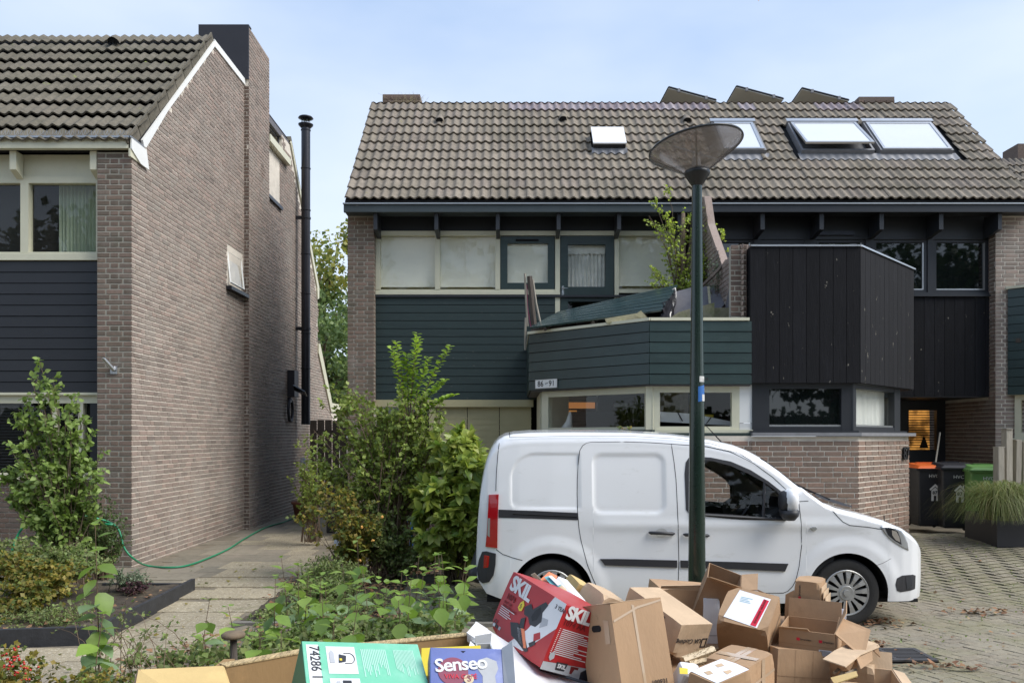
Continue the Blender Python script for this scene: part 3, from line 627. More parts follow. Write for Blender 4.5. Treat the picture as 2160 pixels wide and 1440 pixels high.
SK=[(1505,1612,266,318),(1662,1833,264,318),(1822,2000,264,318)]
skr=[]
for a,b,c,d in SK:
    xa,sa=sl2(a+ (12 if a>1600 else 6),(c+d)/2+26); xb,_=sl2(b-14,(c+d)/2+10); skr.append([xa,xb])
_,s_top=sl2(1700,262); _,s_bot=sl2(1700,322)
skr=[(sl2(1500,266)[0],sl2(1612,313)[0]),(sl2(1660,264)[0],sl2(1838,313)[0]),(sl2(1842,300)[0],sl2(2003,313)[0])]
hx0,hs0=sl2(1252,320); hx1,hs1=sl2(1316,284)
def skipr(x,s,r,c):
    for a,b in skr:
        if a-.05<x<b+.05 and s_bot-.18<s<s_top: return True
    if hx0-.02<x<hx1+.02 and hs0+.1<s<hs1: return True
    return False
ncolA=20; vx0=-2.73; vmid=vx0+ncolA*.296-.105+.0
groof=house_roof(gh,-2.73,XP,skipr,lambda x,r:r==10 and x>-.2,-2.73,-2.73+.296*19.9)
vB=-2.73+.296*20
broof=house_roof(bh,XP,8.48,skipr,lambda x,r:r==10 and (3.0<x<3.5 or 4.2<x<4.6 or 5.7<x<6.7),vB,8.45)
# fascia, gutter, soffit, rafters
def eaves(par,x0,x1,fm,rm,rpx,lab):
    g=G(); g.box(x0,x1,13.58,13.64,Z_(447,13.58),Z_(431,13.58)); g.box(x0,x1,13.64,13.95,Z_(447,13.58)+.02,Z_(447,13.58)+.04); part('fascia',g,fm,par)
    g=G(); g.box(x0-.01,x1,13.55,13.60,Z_(431,13.58),Z_(428.5,13.58)); part('gutter_edge',g,M['metal'],par)
    g=G(MB); lb(g,x0+.5 if x0<0 else x0,x1 if x1<8 else 8.1,zm(488),5.5,-.05,-.0); part('soffit_board',g,rm,par)
    for a,b in rpx:
        g=G(); xa,xb=X_(a,13.72),X_(b,13.72)
        g.prism([(xa,13.66,5.44),(xa,13.66,Z_(484,13.66)),(xa,14.08,Z_(484,13.66)-.06),(xa,14.08,5.44)],(xb-xa,0,0)); part('rafter_end',g,M['charcoal'],par)
eaves(gh,-2.75,XP,M['fascia_green'],M['dark_soffit'],[(789,797),(917,925),(1046,1054),(1174,1182),(1301,1309),(1428,1436)],'')
eaves(bh,XP,8.6,M['charcoal'],M['charcoal'],[(1602,1611),(1726,1735),(1852,1861),(1977,1986),(2101,2109)],'')
# piers
br=Bricks()
g=G(); g.box(-2.745,-2.31,13.906,14.3,0,5.44); g.box(-2.745,-2.45,14.3,19,0,5.6); pr=part('pier',g,M['mortar_gray'],gh)
g=G(); g.prism([(-2.745,14.2,0),(-2.745,14.2,5.5),(-2.745,E1[0],8.0),(-2.745,18.6,5.4),(-2.745,18.6,0)],(.25,0,0)); part('gable_wall',g,M['brick_dark'],gh)
br.wall(Bs(-2.75,PY,1,0),0,.44,0,5.44,'brick',pr,pier=True)
br.wall(Bs(-2.31,0,0,1),13.9,14.1,2.3,5.3,'brick',pr)
g=G(); g.box(8.09,8.6,13.906,14.3,0,5.44); pr2=part('pier',g,M['mortar'],bh)
b3=Bricks()
b3.wall(Bs(8.08,PY,1,0),0,.66,.2,5.44,'brick_gable',pr2,pier=True)
b3.wall(Bs(8.08,14.1,0,-1),0,.2,2.3,5.35,'brick',pr2)
# ---- green house upper windows
g=G(MB); z0,z1=zm(622),zm(488)
lb(g,xm(793),xm(1440),z1-.075,z1,-.1,.03); lb(g,xm(793),xm(1181),z0,z0+.045,-.1,.05); lb(g,xm(793),xm(1181),z0+.045,z0+.09,-.1,.02)
for a,b in ((793,802),(918,928),(1045,1055)): lb(g,xm(a),xm(b),z0+.09,z1-.075,-.1,.028)
for a,b in ((1171,1181),(1296,1305)): lb(g,xm(a),xm(b),2.9,z1-.075,-.1,.028)
lb(g,xm(1305),xm(1440),zm(618),zm(610),-.1,.02)
cf=part('window_frame',g,M['cream'],gh)
def pane_blind(a,b,top,bot,nm='window_pane'):
    g=G(MB); lb(g,xm(a),xm(b),zm(bot),zm(top),-.04,-.034); p=part('pane',g,M['glass'],cf)
    g=G(MB); lb(g,xm(a),xm(b),zm(bot)+.1,zm(top),-.10,-.092); lb(g,xm(a),xm(b),zm(bot)+.085,zm(bot)+.1,-.105,-.085); part('roller_blind',g,M['blind'],cf)
    g=G(MB); lb(g,xm(a),xm(b),zm(bot),zm(bot)+.11,-.16,-.15); part('blind_gap',g,M['beige'],cf)
pane_blind(802,918,498,614); pane_blind(928,1045,498,614); pane_blind(1305,1440,498,612)
g=G(MB); frame_rect(g,xm(1056),xm(1170),zm(614),zm(499),.115,-.06,.012,.14)
sf=part('casement_sash',g,M['green_new'],cf)
g=G(MB); lb(g,xm(1088),xm(1136),zm(509),zm(505),.012,.026); part('vent_grille',g,M['black'],sf)
g=G(MB); lb(g,xm(1068),xm(1157),zm(598),zm(515),-.03,-.024); part('pane',g,M['glass'],sf)
g=G(MB); lb(g,xm(1068),xm(1157),zm(600),zm(513),-.07,-.06); part('roller_blind',g,M['blind'],sf)
g=G(MB); lb(g,xm(1182),xm(1296),2.75,zm(498),-.05,.012)
g=G(MB); u0,u1=xm(1182),xm(1295); a,b,c,d=xm(1198),xm(1277),zm(605),zm(516)
lb(g,u0,a,2.75,zm(498),-.05,.012); lb(g,b,u1,2.75,zm(498),-.05,.012); lb(g,a,b,d,zm(498),-.05,.01); lb(g,a,b,zm(636),c,-.05,.01); lb(g,a,b,2.75,3.2,-.05,.01)
dr=part('balcony_door',g,M['green_new'],gh)
g=G(MB); lb(g,a,b,c,d,-.02,-.014); lb(g,a,b,3.2,zm(636),-.02,-.014); part('pane',g,M['glass'],dr)
g=G(MB); n=56; vs=[]
for i in range(n+1):
    u=a+(b-a)*i/n; w=-.1+.016*math.sin(i*1.05)+.008*math.sin(i*2.3); vs+=[(u,c-.02,w),(u,d,w)]
g.add(vs,[(2*i,2*i+2,2*i+3,2*i+1) for i in range(n)]); part('lace_curtain',g,M['lace'],dr,smooth=True)
g=G(MB); vs=[]
for i in range(25): u=a+(b-a)*i/24; vs+=[(u,d-.13-.025*abs(math.sin(i*.9)),-.07),(u,d,-.07)]
g.add(vs,[(2*i,2*i+2,2*i+3,2*i+1) for i in range(24)]); part('valance',g,M['lace'],dr)
g=G(MB); lb(g,xm(1185),xm(1189.5),zm(622),zm(603),.012,.02); k=part('handle_plate',g,M['chrome'],dr)
g=G(MB); g.tube([(xm(1187),zm(609),.02),(xm(1187),zm(609),.06),(xm(1199),zm(609),.06)],.009); part('handle',g,M['alu'],dr,smooth=True)
g=G(MB); lb(g,xm(793)-.03,XP,zm(625)-.02,zm(623),-.1,.06); part('sill',g,M['charcoal'],gh)
room(MB,xm(795),xm(1440),2.8,zm(490),.9,gh)
planks('cladding_board',MB,xm(790.5),xm(1180),zm(843),zm(626),13,M['green'],gh,w0=-.02,w1=.02,gap=.008,tilt=.006)
# ground floor behind the shrubs
g=G(MB); lb(g,xm(790),xm(1125),zm(858),zm(843),-.1,.03); lb(g,xm(905),xm(918),0,zm(858),-.1,0); part('garage_frame',g,M['beige'],gh)
for i in range(3):
    g=G(MB); a=xm(918)+i*(xm(1122)-xm(918))/3; b=a+(xm(1122)-xm(918))/3-.012; lb(g,a,b,.9,zm(858),-.12,-.06); part('garage_panel',g,M['beige'],gh)
g=G(MB)
for k in range(12):
    z=.95+k*.1; lb(g,xm(918),xm(1122),z,z+.008,-.062,-.055)
part('panel_rib',g,M['beige'],gh)
g=G(MB); lb(g,xm(790),xm(905),.85,zm(858),-.15,-.08); part('dark_window',g,M['glass_dark'],gh)
g=G(MB); lb(g,xm(790),XP,0,3.2,-.4,-.35); part('backing',g,M['room'],gh)
g=G(MB); lb(g,xm(790),xm(1130),.88,.93,-.1,.08); part('sill',g,M['kerb'],gh)
g=G(MB); lb(g,xm(790),xm(1130),0,.88,-.2,-.01); lw=part('lower_wall',g,M['mortar'],gh)
br.wall(MB,xm(790),xm(1120),0,.88,'brick_red',lw)
# ---- bay of the green house
Y0=10.76; FBc=Bs(0,Y0,1,0); xb=lambda px:X_(px,Y0); zb=lambda py:Z_(py,Y0)
XC=xb(1370); XE=.25; YE=Y0+(XC-XE)*.94        # corner and chamfer end
CL=Bs(XE,YE,XC-XE,Y0-YE); LC=math.hypot(XC-XE,YE-Y0)
PZ0,PZ1=zb(810),zb(676)
def bay_shell(par,pts,z0,z1,mat,name):
    g=G(); g.prism([(x,y,z0) for x,y in pts],(0,0,z1-z0)); return part(name,g,mat,par)
n=6
planks('parapet_board',CL,0,LC-.002,PZ0,PZ1,n,M['green_new'],gh,w0=-.03,w1=.0,gap=.009,tilt=.008)
planks('parapet_board',FBc,XC+.002,XP,PZ0,PZ1,n,M['green_new'],gh,w0=-.03,w1=.0,gap=.009,tilt=.008)
SB=Bs(XE,14.1,0,-1)
planks('parapet_board',SB,0,14.1-YE,PZ0,PZ1,n,M['green_new'],gh,w0=-.03,w1=.0,gap=.009)
g=G(CL); lb(g,-.02,LC+.01,PZ1,PZ1+.038,-.1,.018); g2=G(FBc); lb(g2,XC+.01,XP-.03,PZ1,PZ1+.038,-.1,.018)
cap=part('parapet_cap',g,M['cream'],gh); part('parapet_cap',g2,M['cream'],gh)
g=G(SB); lb(g,0,14.1-YE-.02,PZ1,PZ1+.035,-.1,.012); part('parapet_cap',g,M['cream'],gh)
bay_shell(gh,[(XE+.03,YE+.02),(XC+.02,Y0+.05),(XP,Y0+.05),(XP,14.05),(XE+.03,14.05)],PZ0-.02,PZ0+.5,M['felt'],'balcony_floor')
# glazed band, set back .1
IN=.12
def bayplane(B,w): return Bs(B.x+B.wx*w,B.y+B.wy*w,B.ux,B.uy)
XCi=XC+.03
CLi=bayplane(CL,-IN); FBi=Bs(0,Y0+IN,1,0)
BZ0,BZ1=zb(906),PZ0-.0
s0=.16
f1=window(CLi,s0,LC-.03,BZ0,BZ1,M['cream'],gh,t=.105,tb=.04,w0=-.08,w1=0,gw=-.03,name='bay_window')
xi=lambda px:X_(px,Y0+IN)
f2=window(FBi,xi(1376),xi(1560),BZ0,BZ1,M['cream'],gh,t=.10,tb=.045,w0=-.08,w1=0,gw=-.03,name='bay_window')
g=G(FBi); lb(g,xi(1560),xi(1587),BZ0+.09,BZ1,-.06,.0); part('white_infill_panel',g,M['white'],gh)
g=G(FBi); lb(g,xi(1560),xi(1587),BZ0,BZ0+.085,-.06,.003); part('grey_infill_panel',g,M['sticker'],gh)
g=G(FBi); lb(g,xi(1362),xi(1378),BZ0,BZ1,-.1,.004); part('corner_post',g,M['cream'],gh)
g=G(CLi); lb(g,s0-.02,s0,BZ0-.2,BZ1,-.6,0); lb(g,.0,s0-.02,BZ0,BZ1,-.6,-.4); part('side_post',g,M['cream'],gh)
g=G(CLi); lb(g,.05,LC,BZ0-.05,BZ0,-.1,.05); g2=G(FBi); lb(g2,xi(1370),xi(1587),BZ0-.04,BZ0,-.1,.03)
part('sill',g,M['green'],gh); part('sill',g2,M['cream'],gh)
g=G(FBi); lb(g,xi(1366),xi(1590),BZ0-.075,BZ0-.04,-.1,.08); part('sill_board',g,M['green'],gh)
g=G(); q=[CLi.p(s0,0,-.1),CLi.p(LC,0,-.1),(XP-.05,Y0+.25,0),(XP-.05,13.6,0),(XE+.5,13.6,0)]
# interior of the workshop
g9=G(SB); lb(g9,0,14.05-YE-.1,0,PZ0,-.22,-.17); part('bay_side_wall',g9,M['cream'],gh)
zz=BZ0-.1
g.prism([(a,b,zz) for a,b,_ in q],(0,0,-.03)); g.prism([(a,b,BZ1+.0) for a,b,_ in q],(0,0,.03)); part('room_lining',g,M['room'],gh)
g=G(); g.box(XE+.4,XP,13.4,13.45,zz,BZ1); g.box(XP-.06,XP-.02,Y0+.3,13.4,zz,BZ1); g.box(XE+.3,XE+.34,YE+.3,13.4,zz,BZ1); part('room_wall',g,M['room'],gh)
def inb(px,py,Y): return (X_(px,Y),Y,Z_(py,Y))
def slabpx(g,a,b,c,d,Y,t=.02): g.box(X_(a,Y),X_(b,Y),Y,Y+t,Z_(d,Y),Z_(c,Y))
g=G(); slabpx(g,1190,1255,847,861,13.3); k=part('glowing_lamp_panel',g,M['lamp_glow'],gh); g=G(); slabpx(g,1198,1217,865,895,13.3); slabpx(g,1600,1601,0,1,13.3); part('glowing_lamp_panel',g,M['lamp_glow2'],gh)
it=thing('shelf_rack','pale metal shelf rack with boxes seen through the left bay window','shelf rack',(1.2,12.9,1.9))
g=G(); slabpx(g,1175,1260,836,848,12.9); slabpx(g,1258,1262,828,870,12.9); slabpx(g,1170,1174,836,905,12.9); part('shelf',g,M['print_gray'],it)
g=G(); slabpx(g,1205,1295,868,905,12.6); part('crate',g,M['seat'],it)
it=thing('paper_roll','white paper roll lying on the rack inside the left bay window','roll',(1.9,12.7,2.2))
g=G(); g.tube([inb(1295,855,12.7),inb(1342,853,12.7)],.035,12); part('roll_tube',g,M['print_gray'],it,smooth=True)
it=thing('desk_fan_bag','small white plastic bag standing on the inner sill of the left bay window','bag',(.95,12.3,1.8))
g=G(); g.tube([inb(1196,905,12.2),inb(1200,890,12.2),inb(1203,872,12.2),inb(1202,868,12.2)],[.09,.05,.025,.01],10); part('bag_body',g,M['print_white'],it,smooth=True)
it=thing('foam_wedge','long white foam wedge lying in the right-hand cream bay window','foam wedge',(2.3,11.2,1.95))
g=G(); Y=11.25; g.prism([inb(1393,868,Y),inb(1393,889,Y),inb(1545,897,Y),inb(1545,889,Y),inb(1460,872,Y)],(0,.15,0)); part('foam_block',g,M['foam'],it)
g=G(); g.tube([inb(1430,870,Y-.01),inb(1440,888,Y-.01)],.006,4); g.tube([inb(1500,880,Y-.01),inb(1490,893,Y-.01)],.006,4); part('strap',g,M['black'],it)
it=thing('storage_box','grey storage box in the cream bay window behind the foam wedge','box',(2.1,12.2,2.0))
g=G(); slabpx(g,1400,1452,828,872,12.2,.3); part('box_body',g,M['particle'],it)
g=G(); slabpx(g,1487,1505,874,880,11.4,.05); part('yellow_tape_measure',g,M['yellow'],it)
# brick foot of the bay
g=G(); pts=[(XE+.16,YE+.1),(XC+.04,Y0+.006),(XP,Y0+.006),(XP,12.9),(XE+.16,12.9)]
g.prism([(x,y,0) for x,y in pts],(0,0,BZ0-.08)); bf=part('bay_wall',g,M['mortar'],gh)
br.wall(Bs(0,Y0,1,0),XC,XP,0,BZ0-.08,'brick_red',bf)
CLf=Bs(XE+.16,YE+.1,XC+.04-XE-.16,Y0-YE-.1); br.wall(CLf,0,math.hypot(XC+.04-XE-.16,Y0-YE-.1),0,BZ0-.08,'brick_red',bf)
br.finish(300)
# ---- number plate
t=thing('house_number_plate','white plate reading 86 t/m 91 on the lower left corner of the green balcony','number plate',CL.p(.15,2.45,.02))
g=G(CL); c0=CL
def ucl(px):   # pixel column to u on the chamfer
    rx=(px-1080)/1754; return (rx*CL.y-CL.x)/(CL.ux-rx*CL.uy)
ua,ub=ucl(1131),ucl(1177); z0=2.44; z1=2.565
g=G(CL); lb(g,ua,ub,z0,z1,.008,.02); pl=part('plate',g,M['white'],t)
g=G(CL); frame_rect(g,ua-.002,ub+.002,z0-.002,z1+.002,.006,.009,.0225); part('plate_rim',g,M['metal'],t)
wpl=ub-ua
text('lettering','86',.115,tmat(CL,ua+.035*wpl/.33,z0+.027,.0215),M['black'],t,bold=.0008)
o=text('lettering','91',.115,tmat(CL,ua+wpl*.62,z0+.027,.0215),M['black'],t,bold=.0008); o
o=text('lettering','t/m',.04,tmat(CL,ua+wpl*.46,z0+.05,.0215)@Matrix.Rotation(.3,4,'Z'),M['black'],t)
# ================================================================ BLACK HOUSE
XB=xb(1815); XBE=5.93; YBE=Y0+(XBE-XB)*1.06
KZ0,KZ1=zb(807),zb(520)
CR=Bs(XB,Y0,XBE-XB,YBE-Y0); LR=math.hypot(XBE-XB,YBE-Y0)
x0b=xb(1588)
planks('balcony_board',FBc,x0b,XB-.002,KZ0,KZ1,8,M['black_wood'],bh,w0=-.03,w1=.0,vertical=True,gap=.006)
planks('balcony_board',CR,.002,LR,KZ0,KZ1,12,M['black_wood'],bh,w0=-.03,w1=.0,vertical=True,gap=.006)
g=G(); g.prism([(x0b-.03,Y0+.0,KZ0),(x0b-.03,Y0,KZ1),(x0b-.03,13.9,KZ1),(x0b-.03,13.9,KZ0)],(.03,0,0)); part('balcony_side',g,M['black_wood'],bh)
g=G(FBc); lb(g,x0b-.03,XB,KZ1,KZ1+.022,-.12,.02); part('balcony_cap',g,M['alu'],bh)
g=G(CR); lb(g,0,LR+.02,KZ1,KZ1+.022,-.12,.02); part('balcony_cap',g,M['alu'],bh)
g=G(); g.prism([(x,y,KZ0-.01) for x,y in [(x0b,Y0+.04),(XB-.02,Y0+.04),(XBE-.03,YBE+.03),(XBE-.03,14.05),(x0b,14.05)]],(0,0,.12)); part('balcony_floor',g,M['dark_soffit'],bh)
g=G(); g.prism([(XBE-.03,YBE,KZ0),(XBE-.03,YBE,KZ1),(XBE-.03,14.1,KZ1),(XBE-.03,14.1,KZ0)],(.025,0,0)); part('balcony_side',g,M['black_wood'],bh)
# party wall
g=G(); pw=[(10.95,KZ0),(10.95,4.27),(11.9,4.2),(12.75,5.0),(13.0,5.5),(14.1,5.5),(14.1,KZ0)]
g.prism([(3.006,y,z) for y,z in pw],(.11,0,0)); pwl=part('party_wall',g,M['brick_gable'],bh)
b3.wall(Bs(3.0,14.1,0,-1),0,3.3,KZ0,5.5,'brick_gable',pwl,clip=lambda u,v:v<np.interp(14.1-u,[10.8,11.9,12.75,13.0,14.1],[4.27,4.2,5.0,5.5,5.5])-.02)
b3.wall(Bs(2.87,10.9,1,0),0,.21,KZ1-1.0,4.27,'brick_dark',pwl)
g=G(); g.box(2.875,3.07,10.904,11.02,KZ0,4.25); part('party_wall_end',g,M['mortar_gray'],pwl)
g=G(); g.prism([(2.985,11.02,3.1),(2.985,11.02,3.95),(2.985,11.25,3.98),(2.985,11.6,3.6),(2.985,11.75,3.3),(2.985,12.6,3.1)],(.012,0,0)); part('render_patch',g,M['felt'],pwl)
# window band
XBi=XB-.04
FB2=Bs(0,Y0+.1,1,0); xk=lambda px:X_(px,Y0+.1)
KB0,KB1=zb(908),KZ0
g=G(FB2); a,b=xk(1587),xk(1797)
lb(g,a,xk(1623),KB0,KB1,-.1,.0); lb(g,xk(1775),b,KB0,KB1,-.1,0); lb(g,xk(1623),xk(1775),KB1-.07,KB1,-.1,-.003); lb(g,xk(1623),xk(1775),KB0,KB0+.055,-.1,-.003)
kf=part('band_window_frame',g,M['charcoal'],bh)
g=G(FB2); lb(g,xk(1623),xk(1775),KB0+.05,KB1-.07,-.05,-.044); part('pane',g,M['glass_dark'],kf)
g=G(FB2); lb(g,xk(1623),xk(1775),KB0+.055,KB0+.08,-.044,-.02); part('glazing_bead',g,M['alu'],kf)
CR2=bayplane(CR,-.1); 
def ucr(px):
    rx=(px-1080)/1754; return (rx*CR2.y-CR2.x)/(CR2.ux-rx*CR2.uy)
a,b=ucr(1800),ucr(1899)
g=G(CR2); c,d=ucr(1806),ucr(1887)
lb(g,a,c,KB0,KB1,-.1,.0); lb(g,d,b,KB0,KB1,-.1,0); lb(g,c,d,KB1-.06,KB1,-.1,-.003); lb(g,c,d,KB0,KB0+.055,-.1,-.003)
kf=part('band_window_frame',g,M['charcoal'],bh)
g=G(CR2); lb(g,c,d,KB0+.05,KB1-.06,-.05,-.044); part('pane',g,M['glass'],kf)
g=G(CR2); lb(g,c,d,KB0+.055,KB0+.08,-.044,-.02); part('glazing_bead',g,M['alu'],kf)
n=50; vs=[]; g=G(CR2)
for i in range(n+1):
    u=c-.02+(d-c+.04)*i/n; w=-.16+.014*math.sin(i*.8)+.008*math.sin(i*2.1); vs+=[(u,KB0,w),(u,KB1,w)]
g.add(vs,[(2*i,2*i+2,2*i+3,2*i+1) for i in range(n)]); part('net_curtain',g,M['white'],kf,smooth=True)
g=G(); g.prism([(x,y,KB0) for x,y in [(XP,Y0+.3),(XBi,Y0+.3),(XBE-.2,YBE+.2),(XBE-.2,13.9),(XP,13.9)]],(0,0,KB1-KB0-.01)); part('room_core',g,M['room'],bh) if False else None
# sill + foot
XF=xb(1811); XFE=5.76; YFE=Y0+(XFE-XF)*1.02
g=G(); pts=[(XP,Y0-.05),(XF+.02,Y0-.05),(XFE+.1,YFE+.0),(XFE+.05,12.6),(XP,12.6)]
g.prism([(x,y,KB0-.07) for x,y in pts],(0,0,.045)); part('sill',g,M['lead'],bh)
g=G(); g.prism([(x,y,KB0-.03) for x,y in [(XP,Y0+.04),(XF+.02,Y0+.04),(XFE-.0,YFE+.06),(XFE,12.6),(XP,12.6)]],(0,0,.032)); part('sill_upstand',g,M['charcoal'],bh)
g=G(); pts=[(XP,Y0+.006),(XF,Y0+.006),(XFE-.006,YFE+.006),(XFE-.006,15.4),(XP,15.4)]
g.prism([(x,y,0) for x,y in pts],(0,0,KB0-.075)); bf=part('bay_wall',g,M['mortar'],bh)
b3.wall(Bs(0,Y0,1,0),XP,XF,0,KB0-.07,'brick_red',bf)
CF=Bs(XF,Y0,XFE-XF,YFE-Y0); LF=math.hypot(XFE-XF,YFE-Y0)
b3.wall(CF,0,LF,0,KB0-.07,'brick_red',bf)
# upper front: charcoal frames
g=G(MB); zt=zm(505); z0=zm(617); lb(g,xm(1475),8.08,zt,zm(488),-.1,.01)
for a,b in ((1475,1492),(1590,1604),(1697,1722),(1826,1843),(1957,1970),(2086,2096)): lb(g,xm(a),xm(b),z0,zt,-.1,0)
lb(g,xm(1604),xm(1697),z0,zt,-.1,-.012); lb(g,xm(1475),8.08,zm(622),z0,-.1,.03); 
uf=part('upper_window_frame',g,M['charcoal'],bh)
for a,b in ((1492,1590),(1722,1826),(1843,1957),(1970,2086)):
    g=G(MB); frame_rect(g,xm(a)+.002,xm(b)-.002,z0,zt,.05,-.08,-.02); part('sash',g,M['charcoal'],uf)
    g=G(MB); lb(g,xm(a)+.05,xm(b)-.05,z0+.05,zt-.05,-.06,-.054); part('pane',g,M['glass_dark'],uf)
    g=G(MB); lb(g,xm(a)+.05,xm(b)-.05,z0+.05,z0+.07,-.054,-.03); lb(g,xm(b)-.075,xm(b)-.05,z0+.07,zt-.05,-.054,-.03); part('glazing_bead',g,M['alu'],uf)
g=G(MB); lb(g,xm(1722),xm(1800),zm(497),zm(489),.01,.05); part('awning_cassette',g,M['dark_metal'],bh)
g=G(MB); lb(g,xm(1475),8.14,zm(626),zm(622),-.1,.06); part('sill',g,M['charcoal'],bh)
planks('cladding_board',MB,5.95,8.19,zm(835),zm(627),13,M['black_wood'],bh,w0=-.03,w1=.02,vertical=True,gap=.006)
g=G(); g.box(5.75,8.25,14.1,15.6,zm(835)-.02,zm(835)+.1); part('porch_ceiling',g,M['dark_soffit'],bh)
# porch
g=G(); g.box(8.086,8.6,13.92,15.6,0,2.45); pwll=part('porch_wall',g,M['mortar_gray'],bh)
b3.wall(Bs(8.08,15.5,0,-1),0,1.6,.2,2.42,'brick_dark',pwll)
g=G(); g.box(5.7,8.1,15.5,15.6,0,.95); pbw=part('porch_back_wall',g,M['mortar_gray'],bh)
b3.wall(Bs(0,15.5,1,0),5.75,8.08,.2,.95,'brick_dark',pbw)
PB=Bs(0,15.5,1,0); xp_=lambda px:X_(px,15.5); zp_=lambda py:Z_(py,15.5)
g=G(PB); lb(g,5.7,xp_(1917),.95,2.45,-.1,0); lb(g,xp_(1976),8.08,.95,2.45,-.1,0); lb(g,xp_(1917),xp_(1976),zp_(865),2.45,-.1,0); lb(g,xp_(1917),xp_(1976),.95,zp_(950),-.1,0); pd=part('front_door_screen',g,M['charcoal'],bh)
g=G(PB); lb(g,xp_(1917),xp_(1976),zp_(950),zp_(865),-.04,-.035); part('pane',g,M['glass'],pd)
g=G(PB); lb(g,xp_(1912),xp_(1980),zp_(955),zp_(860),-.35,-.34); part('lit_interior',g,M['glow'],pd)
g=G(PB)
for i in range(16):
    z=zp_(950)+(zp_(865)-zp_(950))*i/16; lb(g,xp_(1917),xp_(1976),z,z+.016,-.12,-.10)
part('venetian_blind',g,M['room'],pd)
g=G(PB); g.add([(xp_(1950),zp_(945),-.2),(xp_(1970),zp_(945),-.2),(xp_(1963),zp_(925),-.2),(xp_(1960),zp_(918),-.2),(xp_(1957),zp_(926),-.2)],[(0,1,2,3,4)]); part('window_ornament',g,M['room'],pd)
g=G(PB)
for z in (1.03,1.1,1.17): lb(g,5.8,8.05,z,z+.02,.0,.03)
part('door_rib',g,M['charcoal'],pd)
b3.finish(300)
# 87 numerals
t=thing('house_number','black metal numerals 87 on the brick corner of the bay','house number',CF.p(LF-.2,1.5,.02))
o=text('numeral','87',.25,tmat(CF,LF-.30,1.42,.02),M['black'],t,ext=.012,bold=.004,sx=.95)
# ================================================================ roof furniture
def on_slope(x,s,h=0):
    a=math.atan2(E1[1]-E0[1],E1[0]-E0[0]); return Matrix.Translation((x,E0[0]+s*math.cos(a)-h*math.sin(a),E0[1]+s*math.sin(a)+h*math.cos(a)))@Matrix.Rotation(a,4,'X')
class Tr:
    def __init__(s,M): s.M=M
    def p(s,x,y,z): return s.M@Vector((x,y,z))
def skylight(x0,x1,openang,label,frac=1):
    Mx=on_slope(x0,s_bot,.04); w=x1-x0; h=s_top-s_bot-.02; B=Tr(Mx)
    f=part('roof_window',G(B).box(0,.035,0,h,-.02,.07).box(w-.035,w,0,h,-.02,.07).box(.035,w-.035,0,.045,-.02,.07).box(.035,w-.035,h-.04,h,-.02,.08).box(.0,w,0,h,-.06,-.02),M['lead'],broof,label=label)
    B2=Tr(Mx@Matrix.Translation((0,h-.05,.06))@Matrix.Rotation(-openang,4,'X'))
    g=G(B2); hh=h-.06; g.box(.04,.085,-hh,0,0,.035); g.box(w-.085,w-.04,-hh,0,0,.035); g.box(.085,w-.085,-hh,-hh+.045,0,.035); g.box(.085,w-.085,-.05,0,0,.035)
    part('sash',g,M['alu'],f)
    g=G(B2); g.box(.085,w-.085,-hh+.045,-.05,.015,.022); part('pane',g,M['sky_glass'],f)
    g=G(B); g.box(-.02,w+.02,h-.02,h+.09,.03,.10); part('top_cover',g,M['alu'],f)
    g=G(B); n=int(w/.012); vs=[]
    for i in range(n+1):
        x=-.06+(w+.12)*i/n; z=.015*math.cos((x0+x+2.73)*2*math.pi/.148-1.4); vs+=[(x,-.20,z-.005),(x,.02,.0)]
    g.add(vs,[(2*i,2*i+2,2*i+3,2*i+1) for i in range(n)]); part('lead_apron',g,M['lead'],f,smooth=True)
skylight(skr[0][0],skr[0][1],0,'closed roof window partly behind the street lamp'); skylight(skr[1][0],skr[1][1],.11,'roof window tilted open'); skylight(skr[2][0],skr[2][1],0,'closed roof window nearest the right verge')
Mx=on_slope(hx0,hs0+.02,.03); B=Tr(Mx); w=hx1-hx0-.03; h=hs1-hs0
f=part('roof_hatch',G(B).box(0,w,.06,h,0,.14),M['dark_metal'],groof); g=G(B); g.box(-.01,w+.01,.04,h,.14,.165); part('hatch_cover',g,M['foam'],f)
g=G(B); vs=[]
for i in range(61):
    x=-.03+(w+.06)*i/60; z=.018*math.cos((hx0+x+2.73)*2*math.pi/.148-1.4); vs+=[(x,-.06,z+.02),(x,.08,.06)]
g.add(vs,[(2*i,2*i+2,2*i+3,2*i+1) for i in range(60)]); part('lead_apron',g,M['lead'],f)
def roof_vent(px,py,par,sl=None):
    x,s=sl2(px,py) if sl is None else sl
    B=Tr(on_slope(x,s,.05)); g=G(B); vs=[]
    for j,(y,r) in enumerate(((0,.085),(.12,.075),(.26,.03))):
        for k in range(9):
            a=math.pi*k/8; vs.append((r*math.cos(a),y,r*math.sin(a)))
    fs=[(j*9+k,j*9+k+1,(j+1)*9+k+1,(j+1)*9+k) for j in range(2) for k in range(8)]
    g.add(vs,fs); v=part('roof_vent',g,M['tile'],par,smooth=True)
    g=G(B); g.add([(0,.015,0)]+[(.07*math.cos(math.pi*k/8),.015,.07*math.sin(math.pi*k/8)) for k in range(9)],[(0,k+1,k+2) for k in range(8)]); part('vent_mouth',g,M['black'],v)
for px,py,p in ((927,256,groof),(1188,253,groof),(1450,256,groof),(1860,258,broof)): roof_vent(px,py,p)
Ml=Matrix.Translation((X_(233,13.1),13.2,7.98))@Matrix.Rotation(.75,4,'X'); B=Tr(Ml); g=G(B); vs=[]
for j,(y,r) in enumerate(((0,.1),(.12,.09),(.26,.03))):
    for k in range(9): a=math.pi*k/8; vs.append((r*math.cos(a),y,r*math.sin(a)))
